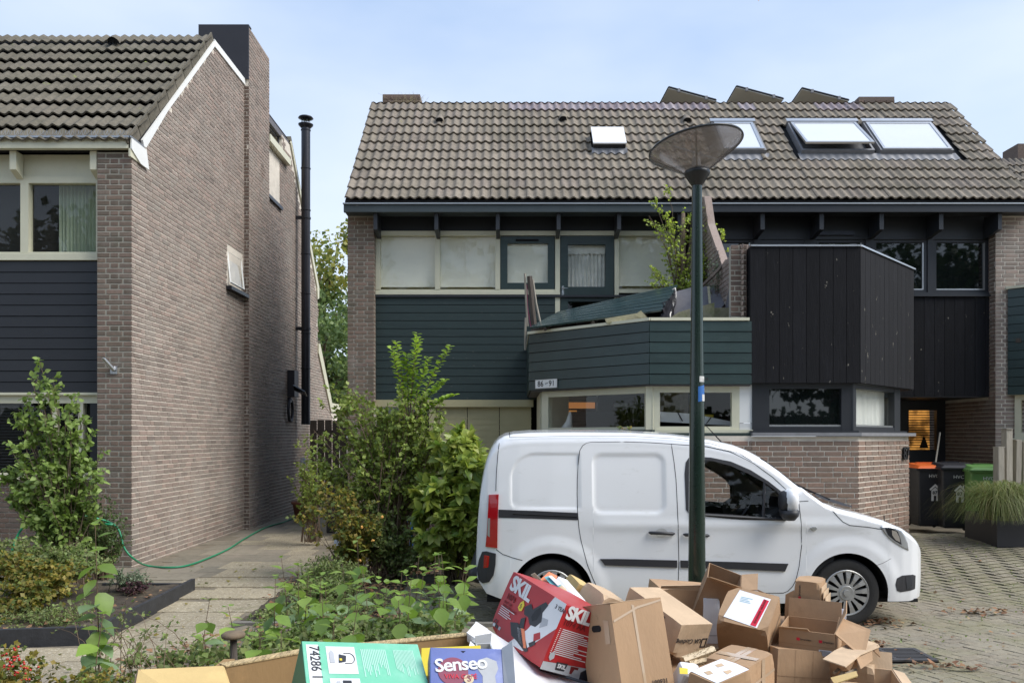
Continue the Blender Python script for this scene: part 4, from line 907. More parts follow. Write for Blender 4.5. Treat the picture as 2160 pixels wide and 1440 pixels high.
g.add(vs,[(j*9+k,j*9+k+1,(j+1)*9+k+1,(j+1)*9+k) for j in range(2) for k in range(8)]); v=part('roof_vent',g,M['tile_moss'],lroof,smooth=True)
g=G(B); g.add([(0,.015,0)]+[(.085*math.cos(math.pi*k/8),.015,.085*math.sin(math.pi*k/8)) for k in range(9)],[(0,k+1,k+2) for k in range(8)]); part('vent_mouth',g,M['black'],v)
# chimneys behind the ridge
b4=Bricks()
g=G(); xa,xz=X_(807,16.9),X_(886,16.9); zt=Z_(199,16.9); g.box(xa,xz,16.906,17.6,7.6,zt); c1=part('chimney',g,M['brick_dark'],groof); b4.wall(Bs(xa,16.9,1,0),0,xz-xa,7.9,zt,'brick_dark',c1); b4.finish(60)
b4=Bricks(); xa,xz=X_(1812,16.9),X_(1887,16.9); zt=Z_(204,16.9); g=G(); g.box(xa,xz,16.906,17.9,7.6,zt); c1=part('chimney',g,M['brick_dark'],broof); b4.wall(Bs(xa,16.9,1,0),0,xz-xa,7.9,zt,'brick_dark',c1); b4.wall(Bs(xa,17.9,0,-1),0,1,7.9,zt,'brick_dark',c1); b4.finish(60)
g=G(); g.lathe([(.05,8.0),(.05,8.45),(.07,8.46),(.07,8.52)],(X_(1385,17),17,0),12); part('vent_pipe',g,M['lead'],groof)
# solar panels
SP=[((1411,184),(1510,211),(1393,222)),((1554,182),(1652,208),(1532,222)),((1692,186),(1790,211),(1665,222))]
LBS=['solar panel frame seen from behind, leftmost of three above the ridge','middle solar panel frame of three above the ridge, seen from behind','solar panel frame seen from behind, nearest the brick chimney on the right']
for k,((ax,ay),(bx,by),(cx_,cy_)) in enumerate(SP):
    p=Vector(P_(ax,ay,17.0)); q=Vector(P_(bx,by,16.9)); low=Vector(P_(cx_-14,cy_+22,18.1))
    t=thing('solar_panel',LBS[k],'solar panel',((p+q)/2).to_tuple(),group='solar panels on the roof'); d=low-p
    g=G(); g.slab([p,q,q+d,p+d],.035); part('panel_back',g,M['panel_back'],t)
    n_=(q-p).cross(d).normalized(); n_=n_ if n_.y<0 else -n_
    g=G(); e=(q-p).normalized(); 
    for a,b in ((p,q),(q,q+d),(p+d,p)): g.tube([a,b],.022,4)
    part('panel_rim',g,M['dark_metal'],t)
    for u in (.22,.8):
        s0=p+(q-p)*u+n_*.03; g=G(); g.tube([s0+Vector((0,0,.03)),s0+d*.9],.022,4); part('clamp_rail',g,M['alu'],t)
        g=G(); g.obox(s0+Vector((0,-.01,.01)),(0,0,0),(.05,.05,.07)); part('clamp',g,M['lead'],t)
    g=G(); g.tube([p+d*.45+Vector((.04,0,0)),(p+d*.45+Vector((.04,0,-.6)))],.02,4); part('stay',g,M['alu'],t)
# ================================================================ RIGHT NEIGHBOUR
rh=thing('right_house','neighbouring brick house at the right edge with green boards and a cream window','house',(10,14.5,.2))
g=G(); g.prism([(8.6,16.5,5.5),(8.6,19.1,8.12),(8.6,21.6,5.5)],(6,0,0)); rr_=part('roof',g,M['black'],rh)
E0s,E1s=E0,E1
tiles(rr_,8.58,11.9,16.5,5.5,19.1,8.1,11,'tile',n_ind=120)
g=G(); g.box(X_(2147,19.3),12.6,19.3,19.9,7.8,Z_(303,19.3)); part('chimney',g,M['brick_dark'],rr_)
g=G(); g.box(8.62,14,16.6,21.5,0,5.5); g.box(8.6,14,14.35,16.6,0,3.0); part('wall',g,M['brick_dark'],rh)
NB=Bs(8.27,13.87,1,-1); LN=1.6
planks('parapet_board',NB,0,LN,2.44,4.2,12,M['green_new'],rh,w0=-.03,w1=0,gap=.009,tilt=.006)
g=G(NB); lb(g,-.02,LN,4.2,4.24,-.1,.03); part('parapet_cap',g,M['cream'],rh)
g=G(NB); lb(g,.12,.2,3.3,3.37,.008,.014); part('repair_patch',g,M['wood_dark'],rh)
g=G(); g.prism([(x,y,2.44) for x,y in [(8.31,13.89),(9.43,12.77),(11,12.77),(11,14.4),(8.8,14.4)]],(0,0,1.5)); part('balcony_core',g,M['dark_soffit'],rh)
NB2=bayplane(NB,-.08)
window(NB2,.08,1.5,1.72,2.44,M['cream'],rh,t=.09,pane='glass',w0=-.08,w1=0,gw=-.03,back=M['white'],backw=-.2,name='bay_window')
g=G(NB2); lb(g,.02,1.6,1.66,1.72,-.1,.06); part('sill',g,M['cream'],rh)
g=G(NB2); lb(g,.0,1.6,0,1.66,-.2,-.03); nw=part('bay_wall',g,M['mortar_gray'],rh)
b5=Bricks(); b5.wall(bayplane(NB2,-.03),0,1.0,.2,1.66,'brick_dark',nw); b5.finish(40)
# ================================================================ VAN
VX,VY=.366,8.515      # rear axle, centre line
van=thing('parked_van','small white panel van with a sliding side door parked in front of the bay windows','van',(VX+1.35,VY,0))
HW=.915; WR=.312; AX=(0.,2.70); AR=.375; AZ=.305
tx=[-.71,-.70,-.685,-.66,-.63,-.59,-.55,-.50,-.44,-.36,-.2,.2,.74,1.11,1.48,1.70,1.83,1.975,2.10,2.22,2.36,2.50,2.62,2.80,3.04,3.24,3.36,3.44,3.50,3.545,3.575,3.58]
tz=[.60,.80,1.05,1.30,1.48,1.61,1.69,1.745,1.78,1.798,1.81,1.815,1.81,1.79,1.745,1.695,1.645,1.565,1.475,1.375,1.265,1.165,1.115,1.07,1.005,.925,.85,.785,.70,.62,.54,.48]
def ztop(x): return float(np.interp(x,tx,tz))
def w0f(x):
    return float(np.interp(x,[-.71,-.705,-.69,-.66,-.60,-.50,-.30,0,2.9,3.1,3.22,3.32,3.40,3.47,3.53,3.565,3.58],[.60,.72,.78,.83,.868,.893,.908,HW,HW,.905,.885,.85,.795,.715,.59,.46,.36]))
def arch(x):
    z=.215
    for a in AX:
        d=abs(x-a)
        if d<AR: z=max(z,AZ+math.sqrt(AR*AR-d*d))
    return z
def zbot(x):
    b=float(np.interp(x,[-.71,-.6,-.45,-.375,.4,2.3,3.08,3.3,3.5,3.58],[.46,.30,.25,.235,.215,.215,.235,.225,.25,.33]))
    return max(b,arch(x) if arch(x)>.216 else 0)
def sdbox(x,z,cx,cz,hx,hz,r):
    qx=abs(x-cx)-hx+r; qz=abs(z-cz)-hz+r
    return min(max(qx,qz),0)+math.hypot(max(qx,0),max(qz,0))-r
def s01(t): t=min(1,max(0,t)); return t*t*(3-2*t)
def side(x,z):
    w=w0f(x)
    if z>.98: w-=.115*((z-.98)/.82)**1.45*(w/HW)
    if z<.5: w-=.03*((.5-z)/.3)**2
    w-=.010*math.exp(-((z-.80)/.045)**2)*s01((x+.5)/.5)*s01((3.2-x)/.3)*0
    # shoulder crease
    w+=.010*math.exp(-((z-.93)/.05)**2)*s01((x-.2)/.4)*s01((3.0-x)/.3)
    # wheel arch flares
    for a in AX:
        d=math.hypot(x-a,z-AZ); w+=.014*(1-s01((d-.43)/.12))
    # pressed panels
    d=sdbox(x,z,.705,1.31,.335,.275,.09); w-=.013*s01(-d/.035+.2)*s01((x-.30)/.02)
    dq=sdbox(x,z,0.03,1.335,.41,.255,.07 if z<1.35 else .23)
    if x<.245: w-=.009*s01(-dq/.025+.2)
    if x>.9-.36+.0 and 0: pass
    return w
xs=set(np.round(np.arange(-.70,3.58,.02),4).tolist())
for a in AX:
    for e in(.375,.3745,.373,.37,.365,.358,.35): xs|={round(a-e,4),round(a+e,4)}
xs|={-.71,-.708,-.704,-.695,-.685,-.675,3.545,3.555,3.565,3.572,3.578,3.58,3.51,3.53}
xs=sorted(xs); NS,NA,NT=76,10,9
winP=[(1.262,1.045),(1.236,1.08),(1.232,1.40),(1.245,1.50),(1.275,1.542),(1.33,1.552),(1.473,1.540),(1.648,1.502),(1.823,1.425),(1.976,1.330),(2.085,1.245),(2.125,1.18),(2.135,1.02),(2.12,.985),(2.0,.985),(1.736,.996),(1.45,1.018)]
def inpoly(x,z,P):
    c=False; n=len(P)
    for i in range(n):
        x1,z1=P[i]; x2,z2=P[i-1]
        if (z1>z)!=(z2>z) and x<(x2-x1)*(z-z1)/(z2-z1)+x1: c=not c
    return c
cxw=sum(p[0] for p in winP)/len(winP); czw=sum(p[1] for p in winP)/len(winP)
def scaleP(P,d):   # shrink/grow a star-shaped outline by d
    cx=sum(p[0] for p in P)/len(P); cz=sum(p[1] for p in P)/len(P); o=[]
    for x,z in P:
        l=math.hypot(x-cx,z-cz); o.append((x+(x-cx)/l*d,z+(z-cz)/l*d))
    return o
winIn=scaleP(winP,-.012)
def section(x):
    zb,zt=zbot(x),ztop(x); 
    if zt<zb+.02: zt=zb+.02
    r=min(.15 if x<2.3 else .09,(zt-zb)*.45); zs=zt-r; out=[]
    for i in range(NS+1):
        z=zb+(zs-zb)*i/NS; out.append((side(x,z),z,))
    w=side(x,zs); rr=min(r*1.0,w*.6)
    for i in range(1,NA+1):
        t=math.pi/2*i/NA; out.append((w-rr*(1-math.cos(t)),zs+(r-.028)*math.sin(t)))
    wi=w-rr
    for i in range(1,NT+1):
        t=i/NT; out.append((wi*(1-t),zt-.028+.028*math.sin(t*math.pi/2)))
    return out
vs=[];n=NS+NA+NT+1
for x in xs:
    sc_=section(x)
    vs+=[(VX+x,VY-w,z) for w,z in sc_]; vs+=[(VX+x,VY+w,z) for w,z in sc_[:-1]]
n2=2*n-1; fs=[]
wsx=(2.0,2.52)
glassf=[]
for i in range(len(xs)-1):
    xm_=(xs[i]+xs[i+1])/2
    for sd in (0,1):
        o=0 if sd==0 else n
        for k in range(n-1):
            a=i*n2+o+k; b=i*n2+o+k+1
            if sd==1 and k==n-2: b=i*n2+n-1
            c=(b+n2) if not(sd==1 and k==n-2) else (i+1)*n2+n-1; d=a+n2
            zc=(vs[a][2]+vs[b][2]+vs[c][2]+vs[d][2])/4
            if k<NS and inpoly(xm_,zc,winIn): continue
            if 1.93<xm_<2.50 and k>=NS+NA//2+1: glassf.append(((a,d,c,b) if sd==0 else (a,b,c,d))); continue
            fs.append((a,d,c,b) if sd==0 else (a,b,c,d))
# end caps
for i in (0,len(xs)-1):
    l=[i*n2+k for k in range(n)]+[i*n2+n+k for k in range(n-2,-1,-1)]
    fs.append(tuple(l if i==0 else l[::-1]))
g=G(); g.v=vs; g.f=fs; body=part('body',g,M['vanpaint'],van,smooth=True)
g=G(); g.v=vs; g.f=glassf; part('windscreen',g,M['glass_dark'],van,smooth=True)
def sp(x,z,off=0,s=-1): return (VX+x,VY+s*(side(x,z)+off),z)
def patch(name,P,off,mat,parent=van,rings=6,thick=.0,smooth=False,s=-1,sub=3,label=None):
    Q=[]
    for i in range(len(P)):
        a,b=P[i],P[(i+1)%len(P)]
        for k in range(sub): Q.append((a[0]+(b[0]-a[0])*k/sub,a[1]+(b[1]-a[1])*k/sub))
    cx=sum(p[0] for p in Q)/len(Q); cz=sum(p[1] for p in Q)/len(Q); m=len(Q)
    g=G(); v=[sp(cx,cz,off,s)]
    for r in range(1,rings+1):
        t=r/rings; v+=[sp(cx+(x-cx)*t,cz+(z-cz)*t,off,s) for x,z in Q]
    f=[(0,1+(k+1)%m,1+k) for k in range(m)]
    for r in range(rings-1):
        o=1+r*m; f+=[(o+k,o+(k+1)%m,o+m+(k+1)%m,o+m+k) for k in range(m)]
    if thick:
        o=1+(rings-1)*m; v+=[sp(x,z,off-thick,s) for x,z in scaleP(Q,.003)]; f+=[(o+k,o+(k+1)%m,o+m+(k+1)%m,o+m+k) for k in range(m)]
    g.add(v,f); return part(name,g,mat,parent,smooth=smooth,label=label)
def ring(name,P,din,dout,off,mat,parent=van,s=-1):
    A=scaleP(P,din); Bq=scaleP(P,dout); m=len(P); g=G()
    v=[sp(x,z,off,s) for x,z in A]+[sp(x,z,off,s) for x,z in Bq]+[sp(x,z,off-.02,s) for x,z in A]+[sp(x,z,off-.012,s) for x,z in Bq]
    f=[]
    for k in range(m):
        j=(k+1)%m; f+=[(k,j,m+j,m+k),(2*m+k,2*m+j,j,k),(m+k,m+j,3*m+j,3*m+k)]
    g.add(v,f); return part(name,g,mat,parent)
def dens(P,k=3):
    o=[]
    for i in range(len(P)):
        a,b=P[i],P[(i+1)%len(P)]
        for j in range(k): o.append((a[0]+(b[0]-a[0])*j/k,a[1]+(b[1]-a[1])*j/k))
    return o
for s in (-1,1):
    wf=ring('window_seal',dens(winP),-.028,.012,.004,M['vanplastic'],s=s)
    patch('pane',winP,-.012,M['glass'],wf,s=s)
# quarter division of the door glass
g=G(); g.tube([sp(1.93,.99,-.006),sp(1.945,1.20,-.006),sp(1.955,1.345,-.006)],.012,4); part('window_divider',g,M['vanplastic'],van)
g=G(); g.tube([sp(1.262+.872*t,1.035-.05*t,.008) for t in np.linspace(0,1,9)],.012,5); part('window_sill_trim',g,M['vanplastic'],van)
def V2(px,py,Y=None):   # pixel on the near side -> van coordinates
    for _ in range(4):
        Yd=VY-side(0 if Y is None else Y[0],0 if Y is None else Y[1]); x=(px-1080)*Yd/1754-VX; z=H+(921-py)*Yd/1754; Y=(x,z)
    return (x,z)
def line(pts,r=.0032,name='panel_gap',mat='black',off=-.0005):
    P=[V2(*p) for p in pts]; Q=[]
    for i in range(len(P)-1):
        for k in range(6): t=k/6; Q.append((P[i][0]+(P[i+1][0]-P[i][0])*t,P[i][1]+(P[i+1][1]-P[i][1])*t))
    Q.append(P[-1]); g=G(); g.tube([sp(x,z,off) for x,z in Q],r,5); return part(name,g,M[mat],van,smooth=True)
line([(1239,1190),(1231,1160),(1225,1136),(1221,1110),(1218.6,1080),(1217.5,1040),(1217.8,1011),(1220,975),(1223,950),(1229,939.5),(1237,934),(1247,932),(1318,931.4),(1370,933),(1416,936)])
line([(1239,1190),(1250,1218),(1262,1243)])
line([(1416,936),(1422,975),(1426,1011),(1430,1094),(1432,1178),(1430,1240)])
line([(1430,1240),(1500,1244),(1600,1250),(1652,1250),(1662,1246),(1672,1236),(1679,1222),(1686,1193),(1691,1150),(1690,1100),(1685,1057)])
line([(1416,936),(1490,941),(1540,952),(1590,977),(1630,1006),(1665,1038),(1685,1057)])
line([(1685,1057),(1705,1056)])
line([(1053,934),(1050,960),(1047,1000),(1046,1035)]); line([(1047,1158),(1060,1168),(1080,1175),(1102,1181)])
line([(1757,1077),(1765,1087),(1778,1100),(1793,1107.5),(1830,1111),(1862,1116)],.0035)
line([(1848,1192),(1862,1187),(1880,1177)],.002)
line([(1075,911),(1075,922)],.003)
line([(1075,922),(1200,919),(1330,919),(1430,925),(1500,935),(1560,955),(1586,972)],.0028,name='roof_seam',mat='print_gray')
# black trims
def strip(pts_t,pts_b,name,mat,off,label=None):
    P=[V2(*p) for p in pts_t+pts_b[::-1]]; return patch(name,P,off,M[mat],rings=4,thick=off+.004,sub=6,label=label)
rail=strip([(1052,1074),(1130,1077),(1218,1081)],[(1052,1091),(1130,1093),(1219,1096)],'door_rail','vanplastic',.004)
g=G(); P=[V2(1082,1083),V2(1150,1086),V2(1217,1089)]; g.tube([sp(x,z,.006) for x,z in P],.006,4); part('rail_slot',g,M['black'],rail)
strip([(1266,1178),(1300,1178),(1428,1181)],[(1276,1191),(1300,1192),(1428,1196)],'side_moulding','vanplastic',.014)
strip([(1436,1181),(1560,1185),(1662,1188)],[(1436,1196),(1560,1200),(1655,1204)],'side_moulding','vanplastic',.014)
tl=patch('tail_light',[V2(*p) for p in ((1031,1043),(1052,1042),(1050,1090),(1049,1155),(1024,1152),(1027,1120),(1029,1085))],.012,M['red_lens'],thick=.02,sub=4)
patch('reversing_lens',[V2(*p) for p in ((1029,1092),(1034,1092),(1033,1132),(1028,1128))],.015,M['clear_lens'],tl,sub=3,rings=3)
patch('black_bumper_corner',[V2(*p) for p in ((1017,1163),(1026,1162),(1046,1167),(1045,1190),(1041,1212),(1032,1226),(1018,1229),(1009,1222),(1006,1200),(1010,1180))],.012,M['vanplastic'],thick=.03,sub=4)
patch('rear_reflector',[V2(*p) for p in ((1021,1170),(1032,1172),(1030,1195),(1020,1197))],.018,M['red_lens'],thick=.01,sub=3,rings=3)
# front light, fog recess, indicator, cowl panel
hl=patch('headlight',[V2(*p) for p in ((1857,1110),(1870,1109.5),(1888,1112),(1901,1119),(1909,1130),(1914,1145),(1916,1160),(1905,1155),(1890,1146),(1875,1135),(1864,1122))],.006,M['clear_lens'],thick=.02,sub=3,smooth=True)
patch('dark_reflector',[V2(*p) for p in ((1866,1113),(1880,1113),(1893,1120),(1899,1136),(1901,1148),(1886,1139),(1873,1128))],.0085,M['dark_metal'],hl,sub=3,rings=4)
patch('reflector',[V2(*p) for p in ((1880,1117),(1890,1120),(1896,1132),(1898,1143),(1888,1138),(1881,1128))],.011,M['chrome'],hl,sub=3,rings=4)
patch('fog_light_recess',[V2(*p) for p in ((1892,1219),(1903,1213),(1925,1211),(1931,1213),(1930,1241),(1922,1244),(1900,1248),(1892,1245),(1889,1232))],.004,M['vanplastic'],thick=.02,sub=4)
patch('fog_light_insert',[V2(*p) for p in ((1910,1216),(1926,1214),(1926,1238),(1912,1242))],.007,M['seat'],sub=3)
patch('side_indicator',[V2(*p) for p in ((1709,1113),(1714,1110.5),(1720,1111),(1723,1114),(1720,1117.5),(1713,1118))],.012,M['clear_lens'],thick=.014,sub=3)
g=G(); g.add([(VX+2.46,VY-.78,1.19),(VX+2.55,VY-.80,1.15),(VX+2.70,VY-.80,1.105),(VX+2.80,VY-.77,1.085),(VX+2.83,VY-.70,1.09),(VX+2.76,VY-.62,1.12),(VX+2.52,VY-.60,1.2)],[(0,1,2,3,4,5,6)]); part('wiper_cowl',g,M['vanplastic'],van)
g=G(); g.tube([(VX+2.62,VY-.70,1.15),(VX+2.5,VY-.5,1.22),(VX+2.3,VY-.1,1.36)],.009,5); part('wiper',g,M['black'],van)
g=G(); g.tube([(VX+3.2,VY-.55,.93),(VX+3.2,VY-.55,.99)],.004,4); part('washer_nozzle',g,M['black'],van)
# handles
def handle(px,py):
    x,z=V2(px,py); g=G(); 
    v=[]
    ring_=[sp(x+.055*math.cos(t),z+.042*math.sin(t),.0015) for t in np.linspace(0,6.283,21)[:-1]]
    g.add([sp(x,z,-.0)]+ring_,[(0,1+(k+1)%20,1+k) for k in range(20)]); h=part('handle_cup',g,M['sticker'],van)
    g=G(); g.tube([sp(x-.115,z+.004,.008),sp(x-.10,z+.002,.026),sp(x,z,.034),sp(x+.10,z-.006,.026),sp(x+.118,z-.008,.008)],[.008,.016,.015,.016,.008],8); part('door_handle',g,M['vanplastic'],van,smooth=True)
handle(1395,1123); handle(1468,1127)
# mirror
mx_,mz_=V2(1667,1066); mx_-=.085
g=G(); g.lathe([(.0,-.085),(.05,-.083),(.085,-.06),(.105,-.0),(.10,.045),(.08,.085),(.04,.105),(0,.108)],(0,0,0),16)
g.v=[(VX+mx_+.04+x*.72,VY-side(mx_,mz_)-.13+y*1.05,mz_+.045+z*1.12) for x,y,z in g.v]; mi=part('mirror_shell',g,M['vanpaint'],van,smooth=True)
g=G(); g.lathe([(.0,-.095),(.06,-.09),(.1,-.05),(.11,.0),(.0,.0)],(0,0,0),16)
g.v=[(VX+mx_+.035+x*.78,VY-side(mx_,mz_)-.125+y*1.05,mz_-.03+z*1.0) for x,y,z in g.v]; part('mirror_base',g,M['vanplastic'],mi,smooth=True)
g=G(); g.lathe([(.0,-.08),(.085,-.05),(.105,.0),(.10,.05),(.07,.10),(0,.11)],(0,0,0),14)
g.v=[(VX+mx_+.000+x*.56,VY-side(mx_,mz_)-.115+y*.92,mz_+.03+z*1.08) for x,y,z in g.v]; part('mirror_bezel',g,M['vanplastic'],mi,smooth=True)
g=G(); g.tube([sp(mx_+.08,mz_-.02,-.03),(VX+mx_+.03,VY-side(mx_,mz_)-.08,mz_-.03)],.035,8); part('mirror_arm',g,M['vanplastic'],mi)
# aerial
g=G(); g.tube([(VX+1.78,VY-.1,1.66),(VX+1.62,VY-.1,1.83),(VX+1.42,VY-.1,2.02)],[.008,.004,.002],5); part('aerial',g,M['black'],van)
# wheels
def wheel(x,y,s,lab=None):
    w=G(); prof=[(.19,-.085),(.235,-.1),(.285,-.1),(.305,-.085),(.312,-.05),(.312,.05),(.305,.085),(.285,.1),(.235,.1),(.19,.085)]
    w.lathe(prof,(0,0,0),48,'y'); w.v=[(VX+x+a,y+b,.31+c) for a,b,c in w.v]
    o=part('wheel',w,M['rubber'],van,smooth=True)
    yo=y+s*.083
    g=G(); g.lathe([(0,0),(.215,0)],(0,0,0),32,'y'); g.v=[(VX+x+a,yo-s*.03+b,.31+c) for a,b,c in g.v]; part('rim_back',g,M['black'],o)
    g=G(); N_=14
    def q(r,t,d): return (VX+x+r*math.cos(t),yo+s*d,.31+r*math.sin(t))
    for k in range(N_):
        t=2*math.pi*k/N_+.1; h=.155
        g.add([q(.078,t-h*.95,.012),q(.078,t+h*.95,.012),q(.14,t+h*.78,.017),q(.195,t+h*.92,.010),q(.195,t-h*.92,.010),q(.14,t-h*.78,.017)],[(0,1,2,5),(5,2,3,4)])
        g.add([q(.078,t+h*.95,.012),q(.14,t+h*.78,.017),q(.195,t+h*.92,.010),q(.195,t+h*.92,-.02),q(.14,t+h*.78,-.02),q(.078,t+h*.95,-.02)],[(0,1,4,5),(1,2,3,4)])
    for r0,d0,r1,d1 in ((.193,.010,.205,.014),(.205,.014,.216,.006),(.216,.006,.218,-.02),(.0,.03,.03,.03),(.03,.03,.033,.018),(.033,.018,.062,.02),(.062,.02,.068,.012),(.068,.012,.085,.011)):
        a=[q(r0,2*math.pi*k/40,d0) for k in range(40)]+[q(r1,2*math.pi*k/40,d1) for k in range(40)]
        g.add(a,[(k,(k+1)%40,40+(k+1)%40,40+k) for k in range(40)])
    part('hubcap',g,M['hubcap'],o)
for x in AX:
    wheel(x,VY-HW+.12,-1); wheel(x,VY+HW-.12,1)
# wheel houses and underside
for a in AX:
    g=G(); v=[];m=24
    for k in range(m+1):
        t=math.pi*k/m; v+=[(VX+a+(AR+.012)*math.cos(t),VY-HW+.02,AZ+(AR+.012)*math.sin(t)),(VX+a+(AR+.012)*math.cos(t),VY-.45,AZ+(AR+.012)*math.sin(t))]
    g.add(v,[(2*k,2*k+1,2*k+3,2*k+2) for k in range(m)]); g.add([(VX+a-.4,VY-.45,.2),(VX+a+.4,VY-.45,.2),(VX+a+.4,VY-.45,.75),(VX+a-.4,VY-.45,.75)],[(0,1,2,3)])
    part('wheel_house',g,M['black'],van)
g=G(); g.box(VX-.6,VX+3.4,VY-.80,VY+.80,.21,.24); part('underside',g,M['black'],van)
g=G(); g.tube([(VX-.66,VY-.76,.46),(VX-.70,VY-.6,.45),(VX-.70,VY+.6,.45),(VX-.66,VY+.76,.46)],.085,10); part('rear_bumper',g,M['vanplastic'],van,smooth=True)
# cab interior
g=G(); g.box(VX+1.02,VX+1.06,VY-.78,VY+.78,.4,1.62); part('bulkhead',g,M['seat'],van)
g=G(); g.box(VX+1.06,VX+2.9,VY-.80,VY+.80,.35,.40); g.box(VX+1.06,VX+2.6,VY-.86,VY-.82,.4,.97); g.box(VX+1.06,VX+2.6,VY+.82,VY+.86,.4,.97); part('cab_lining',g,M['seat'],van)
g=G(); g.prism([(VX+2.02,VY-.8,.6),(VX+1.98,VY-.8,1.0),(VX+2.1,VY-.8,1.08),(VX+2.5,VY-.8,1.1),(VX+2.6,VY-.8,.6)],(0,1.6,0)); part('dashboard',g,M['seat'],van,bevel=.03)
for y in (VY-.42,VY+.42):
    g=G(); g.tube([(VX+1.42,y,.55),(VX+1.36,y,.8),(VX+1.27,y,1.12),(VX+1.24,y,1.22)],[.2,.22,.2,.12],10); g.obox((VX+1.62,y,.62),(0,.1,0),(.5,.44,.16)); s_=part('seat',g,M['seat'],van,smooth=True)
    g=G(); g.tube([(VX+1.235,y,1.24),(VX+1.22,y,1.32),(VX+1.215,y,1.42)],[.09,.12,.07],8); part('headrest',g,M['seat'],s_,smooth=True)
g=G(); c=Vector((VX+1.86,VY-.42,1.04)); ax=Vector((-.8,0,.6)).normalized(); u=Vector((0,1,0)); v_=ax.cross(u)
g.tube([c+(u*math.cos(t)+v_*math.sin(t))*.185 for t in np.linspace(0,2*math.pi,33)],.016,6); g.tube([c-u*.17,c+u*.17],.014,5); g.tube([c,c+v_*.17],.014,5); g.obox(c,(0,.9,0),(.05,.14,.14)); part('steering_wheel',g,M['vanplastic'],van,smooth=True)
# leaves lying on the roof
t=thing('fallen_twig','small mossy twig with leaves lying on the white van roof','twig',(X_(1322,8.4),8.4,1.82))
g=G()
for k in range(14):
    c=Vector((X_(1322,8.4)+random.uniform(-.09,.07),8.4+random.uniform(-.05,.05),1.822+random.uniform(0,.02))); g.obox(c,(random.uniform(-1,1),random.uniform(-1,1),random.uniform(0,3)),(.035,.02,.003))
part('leaves',g,M['lf_yel'],t,kind='stuff'); g=G(); g.tube([(X_(1310,8.4),8.38,1.82),(X_(1332,8.4),8.42,1.835)],.004,4); part('stem',g,M['twig'],t)
# ================================================================ GROUND
def gridmesh(xs,ys,zf,mat,name):
    g=G(); nx=len(xs); g.v=[(x,y,zf(x,y)) for y in ys for x in xs]
    g.f=[(j*nx+i,j*nx+i+1,(j+1)*nx+i+1,(j+1)*nx+i) for j in range(len(ys)-1) for i in range(nx-1)]
    return struct(part(name,g,mat,smooth=True))
ax=[-500,-120,-40,-20]+[-14+.5*i for i in range(59)]+[20,40,120,500]
ay=[-500,-120,-40,-10,0]+[1+.5*i for i in range(50)]+[30,40,60,120,500]
gridmesh(ax,ay,lambda x,y:gz(x,y)-.07,M['ground'],'ground')
# driveway of herringbone pavers
gridmesh([-1.3+.45*i for i in range(27)],[4+.4*i for i in range(22)],lambda x,y:gz(x,y)-.012,M['joint'],'driveway')
drv=bpy.data.objects['driveway']
def hideg(x,y):   # covered by buildings
    if y>10.74 and x<4.62: return True
    if y>10.74 and (y-10.76)>(x-4.48)*1.0-.02 and x<5.9: return True
    return y>12.75
ub=G(); e=.006
ub.add([(0,0,0),(1,0,0),(1,1,0),(0,1,0),(.02,.03,1),(.98,.03,1),(.98,.97,1),(.02,.97,1)],[(4,5,6,7),(0,1,5,4),(1,2,6,5),(2,3,7,6),(3,0,4,7)])
UP=me('paver',ub,M['paver'])
ang=R(28); ca,sa=math.cos(ang),math.sin(ang); L=[]
rp_=random.Random(3)
for i in range(-160,170):
    for j in range(-160,170):
        c=(i-j)%4
        if c not in(0,3): continue
        w,h=(2,1) if c==0 else (1,2)
        x=(i*ca-j*sa)*.103+4; y=(i*sa+j*ca)*.103+8
        cx_=x+((w*ca-h*sa)*.103)/2; cy_=y+((w*sa+h*ca)*.103)/2
        if not(-1.25<cx_<10.3 and 4.1<cy_<12.4) or hideg(cx_,cy_): continue
        if cx_<-.2 and cy_>9.8: continue
        if abs(cx_-2.99)<.33 and abs(cy_-6.62)<.21: continue
        L.append((x,y,w*.103-.005,h*.103-.005,cx_,cy_))
def pkey(t):
    x,y=t[4],t[5]; px=1080+1754*x/y; py=921+1754*H/y
    if not(1850<px<2170 and 1130<py<1450) and not (1500<px<1950 and 1290<py<1440 and y<8): return 0
    return 1754**2*H/y**3
L.sort(key=pkey,reverse=True); g=G()
for k,(x,y,w,h,cx_,cy_) in enumerate(L):
    z=gz(cx_,cy_)-.012; t=.007+rp_.uniform(-.002,.002)
    if k<300:
        o=bpy.data.objects.new('paver',UP); C.objects.link(o); o.parent=drv; o.location=(x,y,z); o.scale=(w,h,t); o.rotation_euler=(rp_.uniform(-.008,.008),rp_.uniform(-.008,.008),ang)
    else:
        vs=[]
        for a,b,c in ((0,0,0),(w,0,0),(w,h,0),(0,h,0),(.003,.003,t),(w-.003,.003,t),(w-.003,h-.003,t),(.003,h-.003,t)): vs.append((x+a*ca-b*sa,y+a*sa+b*ca,z+c))
        g.add(vs,[(4,5,6,7),(0,1,5,4),(1,2,6,5),(2,3,7,6),(3,0,4,7)])
part('paving',g,M['paver'],drv,kind='stuff')
